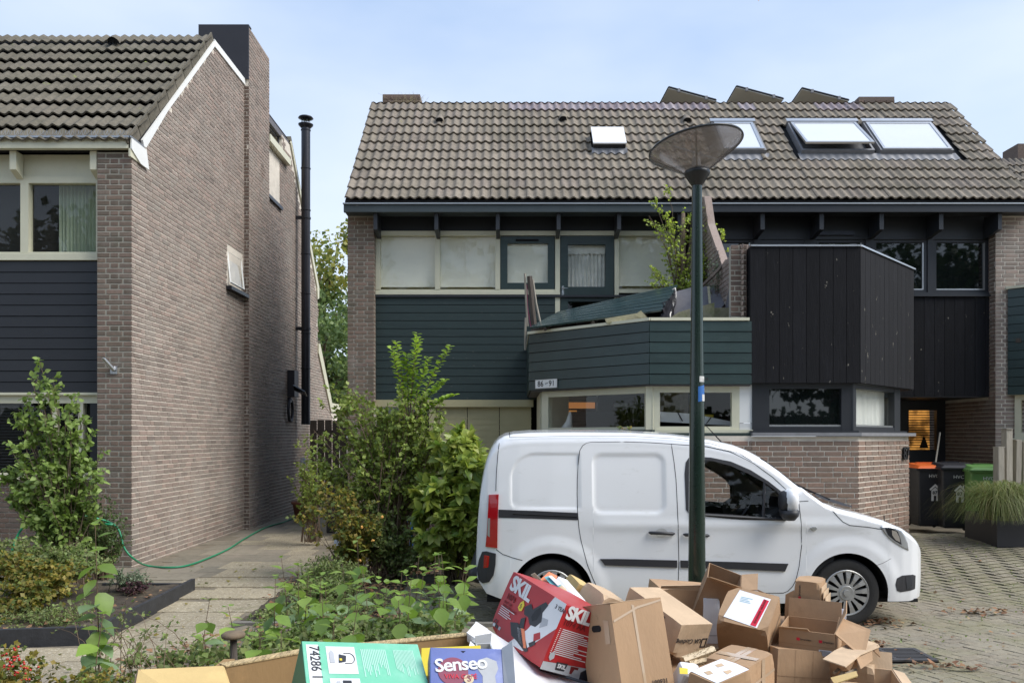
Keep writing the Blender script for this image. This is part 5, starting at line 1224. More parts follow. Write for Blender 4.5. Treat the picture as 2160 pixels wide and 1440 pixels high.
# path of slabs
gridmesh([-9+.4*i for i in range(18)],[4.5+.5*i for i in range(40)],lambda x,y:gz(x,y)-.0065,M['ground'],'path')
pth=bpy.data.objects['path']
g=G(); g.add([(0,0,0),(1,0,0),(1,1,0),(0,1,0),(.003,.003,1),(.997,.003,1),(.997,.997,1),(.003,.997,1)],[(4,5,6,7),(0,1,5,4),(1,2,6,5),(2,3,7,6),(3,0,4,7)])
SLB=me('slab',g,M['slab']); g2=G(); g2.v=g.v; g2.f=g.f; SLS=me('slab',g2,M['slab_smooth'])
rs_=random.Random(5)
def slabs(x0,x1,y0,y1,sx,sy,smooth,inreg,a=.0,off=0):
    r=0; y=y0
    while y<y1:
        x=x0-sx*((r*.37)%1)-off
        while x<x1:
            cx_,cy_=x+sx/2,y+sy/2
            if inreg(cx_,cy_):
                sm=smooth(cx_,cy_)
                o=bpy.data.objects.new('paving_slab',SLS if sm else SLB); C.objects.link(o); o.parent=pth
                o.location=(x+.003,y+.003,gz(cx_,cy_)-.012); o.scale=(sx-.004,sy-.004,.013+rs_.uniform(-.002,.003)-(.001 if sm else 0)); o.rotation_euler=(rs_.uniform(-.003,.003),rs_.uniform(-.005,.005),rs_.uniform(-.006,.006))
            x+=sx
        y+=sy; r+=1
def inpath(x,y):
    if y<7.0: return x<-2.45 and y>4.9
    if y<9.4: return -3.55<x<-2.5+.0*(y)
    return -4.75<x<(-2.62 if y<11 else -2.9)
slabs(-8.2,-2.4,4.85,7.1,.6,.4,lambda x,y:y<6.1,inpath)
slabs(-4.9,-2.5,7.05,13,.4,.6,lambda x,y:(x<-3.75 and y>9.5) or (x<-3.2 and 11<y<12.6),lambda x,y:inpath(x,y) and y>7.05)
slabs(-4.9,-2.5,13.05,23,.5,.5,lambda x,y:x<-4.2,lambda x,y:-4.8<x<-2.9)
slabs(-8,-3.6,9.35,10.6,.5,.5,lambda x,y:True,lambda x,y:x<-3.7 and y>9.35,off=.1)
# beds
def bed(pts,z,mat,name):
    g=G(); g.prism([(x,y,z-.08) for x,y in pts],(0,0,.08)); return g
def bumpy(x0,x1,y0,y1,step,zf,reg,mat,name):
    g=G(); xs_=np.arange(x0,x1+step,step); ys_=np.arange(y0,y1+step,step); nx=len(xs_)
    rr=random.Random(9); zz=[[zf(x,y)+rr.uniform(-.012,.02) for x in xs_] for y in ys_]
    g.v=[(x,y,zz[j][i]) for j,y in enumerate(ys_) for i,x in enumerate(xs_)]
    g.f=[(j*nx+i,j*nx+i+1,(j+1)*nx+i+1,(j+1)*nx+i) for j in range(len(ys_)-1) for i in range(nx-1) if reg((xs_[i]+xs_[i+1])/2,(ys_[j]+ys_[j+1])/2)]
    return struct(part(name,g,mat,smooth=True))
bumpy(-7.5,-3.6,7.0,9.3,.1,lambda x,y:gz(x,y)+.05,lambda x,y:True,M['soil'],'left_bed_soil')
bumpy(-2.55,.3,7.65,14,.1,lambda x,y:gz(x,y)+.015,lambda x,y:not(x>-1.25 and y<9.8) and (y<10.75 or x<.3),M['soil'],'garden_bed_soil')
bumpy(-3.2,-.1,3.2,7.5,.1,lambda x,y:gz(x,y)+.03-.0,lambda x,y:x>-2.55 or y<5.2,M['ground'],'front_bed_soil')
t=thing('bed_edging','low black plastic edging around the planting bed beside the path','bed edging',(-4,7,0))
for a,b in (((-3.585,9.35),(-3.5,7.0)),((-3.5,7.0),(-4.3,6.88)),((-4.3,6.88),(-7.5,6.86)),((-3.6,9.33),(-4.6,9.35))):
    d=Vector((b[0]-a[0],b[1]-a[1],0)); n_=Vector((-d.y,d.x,0)).normalized()*.022
    g=G(); A=Vector((*a,0)); B_=Vector((*b,0)); zt=.15 if a[1]<9.3 or b[1]<9.3 else .1
    g.prism([A+n_+Vector((0,0,-.05)),A-n_+Vector((0,0,-.05)),A-n_+Vector((0,0,zt)),A+n_+Vector((0,0,zt))],d); part('edging_board',g,M['edging'],t,bevel=.004)
t=thing('bed_kerb','thin grey concrete kerb between the front planting and the garden bed','kerb',(-1.5,7.58,0))
for i in range(5):
    g=G(); g.box(-2.55+i*.5,-2.06+i*.5,7.55,7.61,-.05,.055+random.uniform(-.005,.005)); part('kerb_stone',g,M['kerb'],t,bevel=.005)
t=thing('garden_kerb','short concrete kerb along the paving behind the van','kerb',(-.8,9.78,0))
for i in range(4):
    g=G(); g.box(-1.3+i*.4,-.91+i*.4,9.77,9.83,-.02,.12); part('kerb_stone',g,M['kerb'],t,bevel=.005)
# drain
M['grate']=pm('cast_iron',(.07,.068,.07),.6,.3,var=.2,vs=12)
t=thing('street_drain','black cast iron drain grate set in the paving beside the cartons','drain grate',(2.99,6.62,0))
g=G(); frame_=[(2.68,3.30,6.43,6.47),(2.68,3.30,6.77,6.81),(2.68,2.72,6.47,6.77),(3.26,3.30,6.47,6.77),(2.975,3.005,6.47,6.77)]
for a,b,c,d in frame_: g.box(a,b,c,d,-.02,.016)
part('frame',g,M['grate'],t)
for i in range(7):
    y=6.485+i*.042; g=G(); g.box(2.72,3.26,y,y+.022,-.0,.014); part('bar',g,M['grate'],t)
g=G(); g.box(2.68,3.30,6.43,6.81,-.005,.0035); part('pit',g,M['black'],t)
# ================================================================ FOLIAGE TOOLS
T4=(np.array([(0,0,0),(.42,.45,.08),(0,.48,0),(-.42,.45,.08),(0,1,-.10)],float),[(0,1,2),(0,2,3),(1,4,2),(2,4,3)])
T4s=(np.array([(0,0,0),(.30,.45,.07),(0,.48,0),(-.30,.45,.07),(0,1,-.14)],float),[(0,1,2),(0,2,3),(1,4,2),(2,4,3)])
T8=(np.array([(0,0,0),(.26,.18,.04),(.36,.42,.06),(.24,.72,.0),(0,1,-.14),(-.24,.72,.0),(-.36,.42,.06),(-.26,.18,.04),(0,.42,-.01)],float),[(0,1,2,8),(8,2,3,4),(0,8,6,7),(8,4,5,6)])
def mesh_np(name,V,F,mat,smooth=False):
    """V Nx3, F list of arrays (loops of equal length)"""
    m=bpy.data.meshes.new(name); V=np.ascontiguousarray(V,dtype=np.float32)
    lo=np.concatenate([f.ravel() for f in F]); tot=np.concatenate([np.full(len(f),f.shape[1]) for f in F])
    st=np.concatenate([[0],np.cumsum(tot)[:-1]])
    m.vertices.add(len(V)); m.vertices.foreach_set('co',V.ravel()); m.loops.add(len(lo)); m.loops.foreach_set('vertex_index',lo.astype(np.int32))
    m.polygons.add(len(tot)); m.polygons.foreach_set('loop_start',st.astype(np.int32)); m.polygons.foreach_set('loop_total',tot.astype(np.int32))
    m.update(calc_edges=True); m.materials.append(mat)
    if smooth: m.shade_smooth()
    return m
def leaves(name,P,D,Nn,S_,T,mat,parent,width=1.,kind=None,local=False):
    P=np.asarray(P,float); D=np.asarray(D,float); Nn=np.asarray(Nn,float); S_=np.asarray(S_,float)
    D/=np.linalg.norm(D,axis=1,keepdims=True)+1e-9; Xx=np.cross(D,Nn); Xx/=np.linalg.norm(Xx,axis=1,keepdims=True)+1e-9; Z3=np.cross(Xx,D)
    tv,tf=T; w=tv*np.array([width,1,1])
    V=P[:,None,:]+S_[:,None,None]*(w[None,:,0:1]*Xx[:,None,:]+w[None,:,1:2]*D[:,None,:]+w[None,:,2:3]*Z3[:,None,:])
    n=len(P); k=len(tv); F=[]
    for size in set(len(f) for f in tf):
        f=np.array([q for q in tf if len(q)==size]); F.append((f[None]+ (np.arange(n)*k)[:,None,None]).reshape(-1,size))
    return part(name,mesh_np(name,V.reshape(-1,3),F,mat),None,parent,kind=kind,local=local)
def rv(n,s=1): return rng.normal(0,s,(n,3))
def blobpts(bl,n,shell=.35):
    """bl: (px,py,Y,rx_px,rz_px,ry_m,weight)"""
    w=np.array([b[6] if len(b)>6 else b[3]*b[4] for b in bl],float); w/=w.sum(); out=[]
    for b,k in zip(bl,rng.multinomial(n,w)):
        d=rv(k); d/=np.linalg.norm(d,axis=1,keepdims=True)+1e-9; r=(shell+(1-shell)*rng.random(k))**.6
        c=np.array(P_(b[0],b[1],b[2])); sx=b[3]*b[2]/1754; sz=b[4]*b[2]/1754
        out.append(c+d*r[:,None]*np.array([sx,b[5],sz]))
    return np.concatenate(out)
def shrub(name,label,cat,base,bl,nb,ntw,twl,lpt,ls,mat,stem='twig',T=T4,r0=.012,up=.5,droop=.25,spread=.06,group=None,shell=.3,lv=.35,stemname='branches',tipsonly=False,width=1.,leafname='foliage',extra=None):
    base=Vector(base); t=thing(name,label,cat,base.to_tuple(),group=group)
    tips=[Vector(p) for p in blobpts(bl,nb,shell)]
    if extra: tips+= [Vector(p) for p in extra]
    g=G(); P=[];D=[]
    for tp in tips:
        b0=base+Vector((random.gauss(0,spread),random.gauss(0,spread),0)); v=tp-b0; h=v.length
        c1=b0+Vector((v.x*.18,v.y*.18,v.z*up)); pts=[]
        for i in range(7):
            s=i/6; q=b0*(1-s)**2+c1*2*s*(1-s)+tp*s*s; pts.append(q+Vector((random.gauss(0,.008*h),random.gauss(0,.008*h),random.gauss(0,.006*h))))
        g.tube(pts,[r0*(1-.8*i/6) for i in range(7)],4,False)
        for k in range(ntw):
            s=1-.62*random.random()**1.4 if not tipsonly else 1; f=s*6; i=min(5,int(f)); p=pts[i].lerp(pts[i+1],f-i)
            ax_=(pts[i+1]-pts[i]).normalized(); rd=Vector((random.gauss(0,1),random.gauss(0,1),random.gauss(0,.8)))
            dr=(ax_*.5+rd.normalized()*.8+Vector((0,0,.25))).normalized(); L_=twl*random.uniform(.4,1.1)
            if k%2==0: g.tube([p,p+dr*L_],[r0*.25,r0*.12],3,False)
            for j in range(lpt):
                u=(j+.4+random.random()*.5)/lpt; P.append(p+dr*L_*u); sd=Vector((random.gauss(0,1),random.gauss(0,1),random.gauss(0,1)))
                D.append(dr*.45+sd.normalized()*.9+Vector((0,0,-droop)))
    part(stemname,g,M[stem],t)
    P=np.array([tuple(p) for p in P]); D=np.array([tuple(d) for d in D]); n=len(P)
    Nn=rv(n,.55)+np.array([0,-.35,1.]); S_=ls*(1+lv*(rng.random(n)*2-1))
    leaves(leafname,P,D,Nn,S_,T,M[mat] if isinstance(mat,str) else mat,t,width); return t
# ---- left garden
shrub('pear_shrub','young fruit tree with light green rounded leaves growing before the charcoal boards at the left','small tree',(X_(150,9.5),9.5,.05),
  [(90,800,9.5,28,40,.15),(85,880,9.5,55,50,.2),(150,900,9.5,60,50,.25),(75,970,9.5,70,55,.3),(150,1000,9.4,75,50,.3),(110,1060,9.4,95,55,.35),(195,960,9.4,25,25,.12),(40,1040,9.4,40,50,.2)],
  84,11,.13,6,.062,'lf_pear',stem='bark',T=T8,r0=.013,extra=[P_(88,762,9.5),P_(165,828,9.5),P_(215,945,9.4),P_(10,985,9.4)])
shrub('box_shrub','dark green small-leaved shrub growing at the foot of the front brick pier','shrub',(X_(215,9.9),9.9,.05),
  [(200,1080,9.9,45,50,.25),(245,1120,9.8,35,55,.25),(180,1120,9.8,50,50,.3),(160,1060,10,40,40,.2)],60,14,.12,8,.026,'lf_dark',r0=.008)
shrub('fern_plant','low plant with narrow grey-green feathery leaves beside the end of the bed edging','plant',(X_(262,9),9,.08),
  [(262,1215,9.0,45,16,.25),(300,1222,9,30,10,.2)],26,6,.08,8,.034,'lf_gray',r0=.004,T=T4s,up=.7,width=.7)
shrub('purple_plant','low purple-leaved plant beside the fern at the corner of the bed','plant',(X_(285,8.8),8.8,.08),
  [(285,1240,8.8,35,12,.2)],24,6,.05,7,.024,'lf_purple',r0=.003)
shrub('yellow_shrub','low shrub with yellowing leaves in the left planting bed','shrub',(X_(60,8.2),8.2,.08),
  [(60,1195,8.3,90,28,.45),(150,1215,8.2,60,30,.4),(20,1260,7.8,60,40,.3),(95,1250,7.8,60,30,.4)],110,8,.10,6,.044,'lf_yel',r0=.005,up=.7)
shrub('green_weeds','leafy green weeds filling the back of the left planting bed','weeds',(X_(110,8.8),8.8,.08),
  [(110,1170,8.8,90,22,.4),(30,1165,8.8,60,30,.3),(200,1190,8.6,40,20,.3)],110,8,.09,6,.036,'lf_weed',r0=.004,up=.7)
shrub('sprawling_weeds','low grassy weeds inside the front corner of the bed edging','weeds',(X_(120,7.6),7.6,.08),
  [(110,1300,7.6,110,22,.35),(40,1310,7.4,50,20,.2),(190,1285,7.8,30,15,.2)],60,6,.08,6,.03,'lf_weed',r0=.003,up=.8,T=T4s,width=.7)
# ---- the middle shrubs
mb=shrub('tall_shrub','large loose green shrub with several bare stems in the middle garden bed','shrub',(X_(828,10.1),10.1,.05),
  [(880,870,10.1,70,60,.45),(760,890,10.3,85,65,.5),(690,940,10.4,45,50,.35),(850,965,10,110,60,.5),(930,930,10,50,50,.35),(740,1010,10.2,70,45,.4),(720,850,10.4,40,35,.3),(660,990,10.4,35,45,.25)],
  135,12,.16,7,.05,'lf_bush',stem='twig',r0=.012,spread=.09,up=.62)
def shoots(t,base,tips,ls,mat,r0=.008,n=44,T=T8,bendx=0):
    g=G(); P=[];D=[];S_=[]
    for tp in tips:
        b0=Vector(base); tp=Vector(tp); pts=[b0.lerp(tp,i/8)+Vector((math.sin(i/8*math.pi)*bendx,0,math.sin(i/8*math.pi)*.06)) for i in range(9)]
        g.tube(pts,[r0*(1-.8*i/8) for i in range(9)],5,False)
        for j in range(n):
            s=.25+.75*j/n; f=min(7.99,s*8); i=int(f); p=pts[i].lerp(pts[i+1],f-i); a=j*2.4
            side_=Vector((math.cos(a),math.sin(a)*.7,.25)); P.append(tuple(p)); D.append(tuple(side_+Vector((0,0,.1)))); S_.append(ls*(1.15-.6*abs(s-.65)))
    part('young_shoots',g,M['twig'],t); n_=len(P); leaves('young_foliage',np.array(P),np.array(D),rv(n_,.4)+np.array([0,-.3,1]),np.array(S_),T,M[mat],t)
shoots(mb,P_(862,900,10.1),[P_(880,700,10.0),P_(884,712,10.1),P_(835,718,10.1),P_(825,730,10),P_(952,727,10.0),P_(962,832,9.9),P_(940,800,9.9),P_(905,752,10),P_(858,745,10.1)],.072,'lf_top')
shrub('spotted_laurel','dense yellow-green spotted laurel bush beside the back of the white van','bush',(X_(960,9.7),9.7,.05),
  [(965,945,9.7,50,40,.35),(985,1000,9.6,50,50,.4),(950,1060,9.5,60,50,.4),(985,1100,9.5,50,60,.4),(930,1130,9.5,45,50,.35),(905,1060,9.7,30,50,.3),(960,1160,9.6,60,30,.3)],
  210,2,.05,10,.13,'lf_auc',stem='bark',T=T8,r0=.009,droop=.42,up=.6,tipsonly=True,width=.8,shell=.55)
shrub('rose_bush','straggling rose bush with yellowing leaves and a few orange blooms beside the path','rose bush',(X_(745,9.6),9.6,.05),
  [(720,1060,9.7,55,35,.35),(760,1100,9.5,40,50,.3),(690,1030,9.9,35,20,.25),(735,1140,9.4,40,30,.3),(665,1045,10,25,12,.2)],70,8,.13,6,.05,'lf_yel',r0=.006,T=T4,extra=[P_(622,1085,9.6),P_(640,1060,9.8),P_(652,1120,9.3)])
t=thing('orange_roses','small orange roses opening on the rose bush','flowers',P_(765,1120,9.2),group='rose blooms')
g=G()
for px,py in ((787,1140),(762,1112),(759,1182),(806,1090)):
    c=Vector(P_(px,py,9.15)); 
    for k in range(5): g.obox(c+Vector((random.gauss(0,.007),random.gauss(0,.007),random.gauss(0,.005))),(random.random()*3,random.random()*3,random.random()*3),(.022,.022,.009))
part('petals',g,M['rosy'],t)
shrub('path_shrub','thin leafy shrub leaning over the path from a pot near the gable wall','shrub',(X_(655,13),13,.1),
  [(645,960,13,25,60,.3),(665,1000,12.6,30,50,.3),(640,1020,13,25,20,.2),(620,1000,13,12,14,.1)],40,7,.12,5,.05,'lf_bush',r0=.007)
shrub('bed_undergrowth','tangled low undergrowth below the large shrub','undergrowth',(X_(800,9.8),9.8,.05),
  [(800,1130,9.9,90,50,.4),(870,1150,9.9,60,45,.3),(900,1180,9.8,60,25,.3),(830,1060,10.2,60,40,.3)],130,8,.12,6,.042,'lf_weed',r0=.005,up=.6)
shrub('path_edge_weeds','grey-green weeds spilling over the edge of the path','weeds',(X_(690,8.9),8.9,.05),
  [(690,1195,9.3,60,25,.4),(650,1215,9.1,45,15,.3),(740,1210,9,60,25,.4),(610,1250,8.4,40,12,.2),(700,1240,8.5,80,15,.3)],170,7,.09,7,.036,'lf_weed',r0=.003,up=.8,T=T4s,width=.75)
shrub('mossy_weeds','moss and small green weeds creeping over the path edge in front of the bed','weeds',(X_(600,8),8,.03),
  [(600,1290,7.9,70,8,.4),(560,1320,7.5,50,6,.25),(680,1280,8,80,10,.4),(800,1270,8.2,100,10,.4)],200,6,.05,7,.026,'lf_weed',r0=.002,up=.8)
# dead leaves
def litter(name,label,area,n,sz,parent=None,zf=gz,mat='litter',pile=0):
    P=[];D=[];Nn=[]
    for i in range(n):
        cx_,cy_,rx,ry=area[random.randrange(len(area))]; a=random.random()*6.28; r=math.sqrt(random.random()) if not pile else random.random()
        x,y=cx_+rx*r*math.cos(a),cy_+ry*r*math.sin(a); P.append((x,y,zf(x,y)+.012+random.random()*(.012+pile*(1-r)))); b=random.random()*6.28
        D.append((math.cos(b),math.sin(b),random.uniform(-.3,.4))); Nn.append((random.gauss(0,.35),random.gauss(0,.35),1))
    t=leaves(name,P,D,Nn,sz*(.6+.8*rng.random(n)),T4,M[mat],None,kind='stuff'); t['label']=label; return t
litter('fallen_leaves','',[( -1.6,8.7,1.0,1.0),(-1.9,9.8,.8,.7),(-.7,10.3,.8,.5),(-1.5,7.9,.9,.3)],1500,.05,zf=lambda x,y:gz(x,y)+.02)
litter('fallen_leaves','',[(3.45,7.75,.32,.22),(2.85,7.25,.16,.12),(2.95,6.95,.2,.1),(4.6,8.2,.5,.12),(3.2,6.25,.35,.12),(2.6,6.3,.3,.15)],420,.05,pile=.03)
litter('fallen_leaves','',[(4.5,8.5,3,2.5),(3.5,6.5,1.2,1.2)],130,.045)
litter('fallen_leaves','',[(-1.6,6.6,1.2,1.0),(-2.2,6.2,.8,1)],700,.05,zf=lambda x,y:gz(x,y)+.035)
litter('fallen_leaves','',[(-3.1,8,.5,1.2),(-3.9,10.2,1,1),(-4,6.4,2,.6)],60,.05,mat='lf_yel')
litter('fallen_leaves','',[(-3.9,8.4,.3,.7),(-4.6,7.6,.7,.5)],70,.05,mat='litter',zf=lambda x,y:gz(x,y)+.07)
# moss tufts in the joints
P=[];D=[]
for i in range(900):
    x,y=random.uniform(2.2,7.2),random.uniform(6.2,12); P.append((x,y,gz(x,y)-.002)); D.append((random.gauss(0,.5),random.gauss(0,.5),.5))
o=leaves('paving_moss',P,D,rv(900)+np.array([0,0,.3]),.014+.014*rng.random(900),T4,M['lf_weed'],None,kind='stuff')
# ---- individually leaved plants in the foreground
def big_leaf(mat,nm):
    g=G(); n=7; vs=[]; 
    prof=[0,.22,.35,.40,.36,.25,.12,0]
    for i in range(n+1):
        y=i/n; w=prof[i]*(1 if i%2 else .92); z=-.16*y*y
        vs+=[(-w,y-.03*(i%2),z+.07*w/.4),(0,y,z),(w,y-.03*(i%2),z+.07*w/.4)]
    fs=[]
    for i in range(n): a=i*3; fs+=[(a,a+1,a+4,a+3),(a+1,a+2,a+5,a+4)]
    g.add(vs,fs); return me(nm,g,mat,smooth=True)
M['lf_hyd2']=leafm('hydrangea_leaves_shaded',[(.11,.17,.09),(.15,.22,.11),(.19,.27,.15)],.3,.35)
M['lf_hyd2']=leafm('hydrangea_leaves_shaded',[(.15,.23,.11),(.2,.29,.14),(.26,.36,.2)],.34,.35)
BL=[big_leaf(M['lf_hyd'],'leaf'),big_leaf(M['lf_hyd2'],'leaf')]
def stalk(base,h,pairs,ls,label,group=None,lean=(0,0),cat='plant',start=.25,name='leafy_stalk'):
    base=Vector(base); t=thing(name,label,cat,base.to_tuple(),group=group)
    g=G(); pts=[Vector((lean[0]*(i/8)**1.5,lean[1]*(i/8)**1.5,h*i/8)) for i in range(9)]; g.tube(pts,[.005*(1-.6*i/8) for i in range(9)],5,False); part('stem',g,M['twig'],t,local=True)
    for k in range(pairs):
        s=start+(1-start)*k/(pairs-1) if pairs>1 else 1; f=min(7.99,s*8); i=int(f); p=pts[i].lerp(pts[i+1],f-i); a0=k*1.57+random.uniform(-.4,.4)
        sz=ls*(1.1-.65*max(0,s-.75)/.25)*random.uniform(.8,1.15)
        for q in range(2):
            a=a0+q*math.pi; el=random.uniform(-1.0,.1) if s<.85 else random.uniform(-.3,.7)
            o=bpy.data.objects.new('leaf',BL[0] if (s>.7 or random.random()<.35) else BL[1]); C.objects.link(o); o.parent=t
            dirv=Vector((math.cos(a)*math.cos(el),math.sin(a)*math.cos(el),math.sin(el)))
            M3=dirv.to_track_quat('Y','Z').to_matrix().to_4x4(); o.matrix_local=Matrix.Translation(p+dirv*.012)@M3@Matrix.Rotation(random.uniform(-.35,.35),4,'Y')@Matrix.Diagonal((sz,sz,sz,1))
    return t
stalk((X_(212,4.6),4.6,0.0),1.25,14,.13,'tall leafy stalk with serrated leaves standing nearest the camera at the left',lean=(-.03,0),name='tall_stalk')
stalk((X_(186,4.5),4.5,0.0),.78,8,.13,'shorter leafy stalk beside the tall stalk in the left foreground',lean=(.08,0),name='tall_stalk')
stalk((X_(415,5.2),5.2,0.0),.72,5,.105,'lone leafy stalk with hanging leaves left of the wooden stake',lean=(.08,0),name='tall_stalk')
rr=random.Random(21); PL=[]
for k in range(200):
    x,y=rr.uniform(-1.95,-.42),rr.uniform(5.1,7.3)
    if all((x-a)**2+(y-b)**2>.14**2 for a,b in PL): PL.append((x,y))
    if len(PL)>=36: break
for k,(x,y) in enumerate(PL):
    px=1080+1754*x/y; h=.46+.26*rr.random()+(.1 if px>740 else 0)-.05*(y<5.8)
    stalk((x,y,.03),h,6,.125,'low leafy stem with broad green veined leaves in the front planting',group='broad-leaved stems in front of the garden bed',lean=(rr.uniform(-.08,.08),rr.uniform(-.05,.05)),start=.3)
for px,py,y in ((935,1255,6.3),(960,1290,6.0),(900,1240,6.4)):
    z=Z_(py,y); stalk((X_(px,y),y,.02),z,6,.09,'low leafy stem with broad green veined leaves in the front planting',group='broad-leaved stems in front of the garden bed')
shrub('front_weeds','low mixed weeds among the broad-leaved stems behind the open carton','weeds',(-1.3,5.9,.02),
  [(560,1360,6,90,25,.5),(700,1350,6,110,30,.5),(850,1330,6,110,30,.5),(640,1330,6.3,90,15,.4),(960,1310,6.3,40,20,.3),(330,1390,5.3,80,12,.3),(440,1385,5.2,60,15,.3)],210,6,.10,6,.042,'lf_weed',r0=.003,up=.8)
shrub('twiggy_weed','thin bare reddish weeds standing in front of the path','weeds',(X_(270,5.0),5.0,.0),
  [(260,1290,5,70,40,.2),(360,1330,5,70,35,.2),(180,1300,5,60,60,.2)],26,5,.05,2,.024,'lf_weed',stem='twig',r0=.004,up=.9,spread=.25)
bt=shrub('berry_bush','low bush carrying clusters of red berries in the bottom left corner','berry bush',(X_(20,4.4),4.4,.0),
  [(25,1400,4.4,60,45,.2),(90,1425,4.4,50,20,.2),(0,1340,4.5,25,40,.2),(220,1430,4.3,90,18,.2)],50,6,.06,5,.028,'lf_yel',r0=.004,up=.8)
g=G()
for k in range(60):
    c=Vector(P_(random.gauss(28,22),random.gauss(1405,20),4.28+random.random()*.1)); r=.0065
    g.lathe([(0,-r),(r*.8,-r*.6),(r,0),(r*.8,r*.6),(0,r)],c,6)
part('berries',g,M['berry'],bt,smooth=True)
M['stake']=pm('brown_wood',(.17,.125,.08),.85,var=.3,vs=14,bump=.3,bs=40)
# stake with a disc top
c=Vector((X_(492,4.9),4.9,0)); t=thing('wooden_stake','brown wooden stake with a flat round top among the weeds behind the open carton','stake',c.to_tuple())
g=G(); zt=Z_(1342,4.9); g.tube([c+Vector((.02,0,0)),c+Vector((0,0,zt))],.02,10); part('shaft',g,M['wood_dark'],t,smooth=True)
g=G(); g.v=[];g.lathe([(0,zt+.03),(.05,zt+.028),(.07,zt+.014),(.066,zt-.004),(.02,zt-.008)],c,18); part('disc_top',g,M['stake'],t,smooth=True)
# hose
t=thing('garden_hose','green garden hose running from the left bed along the gable wall','hose',(X_(360,9.9),9.9,.08))
pts=[P_(0,1210,8.6),P_(20,1175,8.8),P_(42,1120,9.3),P_(80,1090,9.5),P_(150,1085,9.6),P_(240,1105,9.9),P_(262,1155,9.9),P_(285,1180,10.0)]
pp=[Vector(p) for p in pts]
for px,py in ((310,1192),(350,1196),(390,1193),(430,1180),(480,1158),(520,1133),(560,1112),(600,1100),(630,1088),(665,1080)):
    Y=1754*(H-.07)/(py-921); pp.append(Vector((X_(px,Y),Y,gz(X_(px,Y),Y)+.02)))
Q=[]
for i in range(len(pp)-1):
    p0,p1,p2,p3=pp[max(0,i-1)],pp[i],pp[i+1],pp[min(len(pp)-1,i+2)]
    for k in range(6):
        s=k/6; Q.append(.5*((2*p1)+(p2-p0)*s+(2*p0-5*p1+4*p2-p3)*s*s+(3*p1-p0-3*p2+p3)*s**3))
g=G(); g.tube(Q,.0125,8); part('hose_line',g,M['hose'],t,smooth=True)
g=G(); g.tube([P_(215,1104,9.7),P_(242,1107,9.7)],.016,8); part('hose_nozzle',g,M['hose'],t,smooth=True)
# ---- sapling growing on the balcony
sp_=shrub('balcony_sapling','self-sown birch sapling with pale green leaves growing on the broken balcony','sapling',(X_(1440,12.9),12.9,3.0),
  [(1400,450,12.9,35,45,.25),(1430,520,12.9,60,50,.3),(1390,580,12.7,45,25,.25),(1490,560,12.9,45,35,.3),(1500,500,12.9,35,40,.25),(1515,540,12.8,22,40,.2),(1380,470,12.9,25,35,.2),(1440,600,12.7,60,20,.3),(1460,450,12.9,30,45,.2)],
  62,9,.16,6,.045,'lf_birch',stem='bark',r0=.011,up=.7,T=T4,spread=.03,extra=[P_(1403,400,12.9),P_(1480,420,12.9)])
g=G(); g.tube([P_(1440,640,12.9),P_(1440,560,12.9),P_(1441,450,12.95)],[.06,.05,.03],10); part('trunk',g,M['bark'],sp_,smooth=True)
shrub('dried_shrub','dry twiggy shrub with grey-green leaves beside the party wall on the balcony','shrub',(X_(1520,12),12,3.2),
  [(1520,590,12,22,30,.15),(1510,560,12.1,20,20,.1)],18,6,.12,5,.03,'lf_gray',r0=.005,up=.6)
t=thing('dry_grass_tuft','dry straw-coloured grass growing behind the ridge by the left chimney','grass',(X_(850,16.3),16.3,8.3))
g=G()
for k in range(70):
    x=random.gauss(865,20); b=Vector(P_(x,224,16.35)); tp=Vector(P_(x+random.gauss(4,14),218-random.random()*26,16.35)); g.tube([b,(b+tp)/2+Vector((random.gauss(0,.02),0,.02)),tp],[.003,.0025,.001],3,False)
part('blades',g,M['drygrass'],t)
# ---- distant trees and fence between the houses
def tree(name,label,x,y,h,r,n,ls,mat,topmat=None,zc=None,group=None,trunk=.2,asp=1.1):
    t=thing(name,label,'tree',(x,y,0),group=group); zc=zc or h*.6; g=G()
    g.tube([(x,y,-.1),(x+.1,y,h*.3),(x-.1,y,h*.6),(x,y,h*.85)],[trunk,trunk*.8,trunk*.5,trunk*.2],8)
    rr=random.Random(int(x*7+y)); cl=[]
    for k in range(46):
        d=Vector((rr.gauss(0,1),rr.gauss(0,1),rr.gauss(0,1))).normalized()*(rr.random()**.35); c=Vector((x+d.x*r,y+d.y*r,zc+d.z*(h-zc)*asp if d.z>0 else zc+d.z*zc*.62)); cl.append((c,r*rr.uniform(.2,.38)))
        if k%2==0: g.tube([(x,y,h*.3+rr.random()*h*.3),((x+c.x)/2,(y+c.y)/2,c.z-.2),tuple(c)],[trunk*.35,trunk*.2,.02],5,False)
    part('trunk',g,M['bark'],t,smooth=True)
    for mt,top in ((mat,False),(topmat,True)):
        if mt is None: continue
        P=[]
        for c,q in cl:
            if topmat and ((c.z>h*.72)!=top): continue
            m_=int(n/46); d=rv(m_); d/=np.linalg.norm(d,axis=1,keepdims=True); P.append(np.array(c)+d*(rng.random((m_,1))**.45)*q*np.array([1,1,.7]))
        if not P: continue
        P=np.concatenate(P); k=len(P); leaves('crown',P,rv(k)+np.array([0,0,-.4]),rv(k)+np.array([0,0,.8]),ls*(.6+.8*rng.random(k)),T4,M[mt],t)
    return t
tree('broadleaf_tree','tall tree with yellowing top rising between the two houses',-7.6,33,10.3,3.3,15000,.17,'lf_tree','lf_treetop')
tree('broadleaf_tree','darker bushy tree low down behind the gap between the houses',-6.2,27,5.2,2.2,7000,.14,'lf_tree')
tree('broadleaf_tree','tree partly hidden behind the middle house beside the gap',-3.6,31,8.2,2.6,7000,.16,'lf_tree')
t=thing('garden_fence','dark wooden fence closing the alley between the houses','fence',(-3.8,20,0))
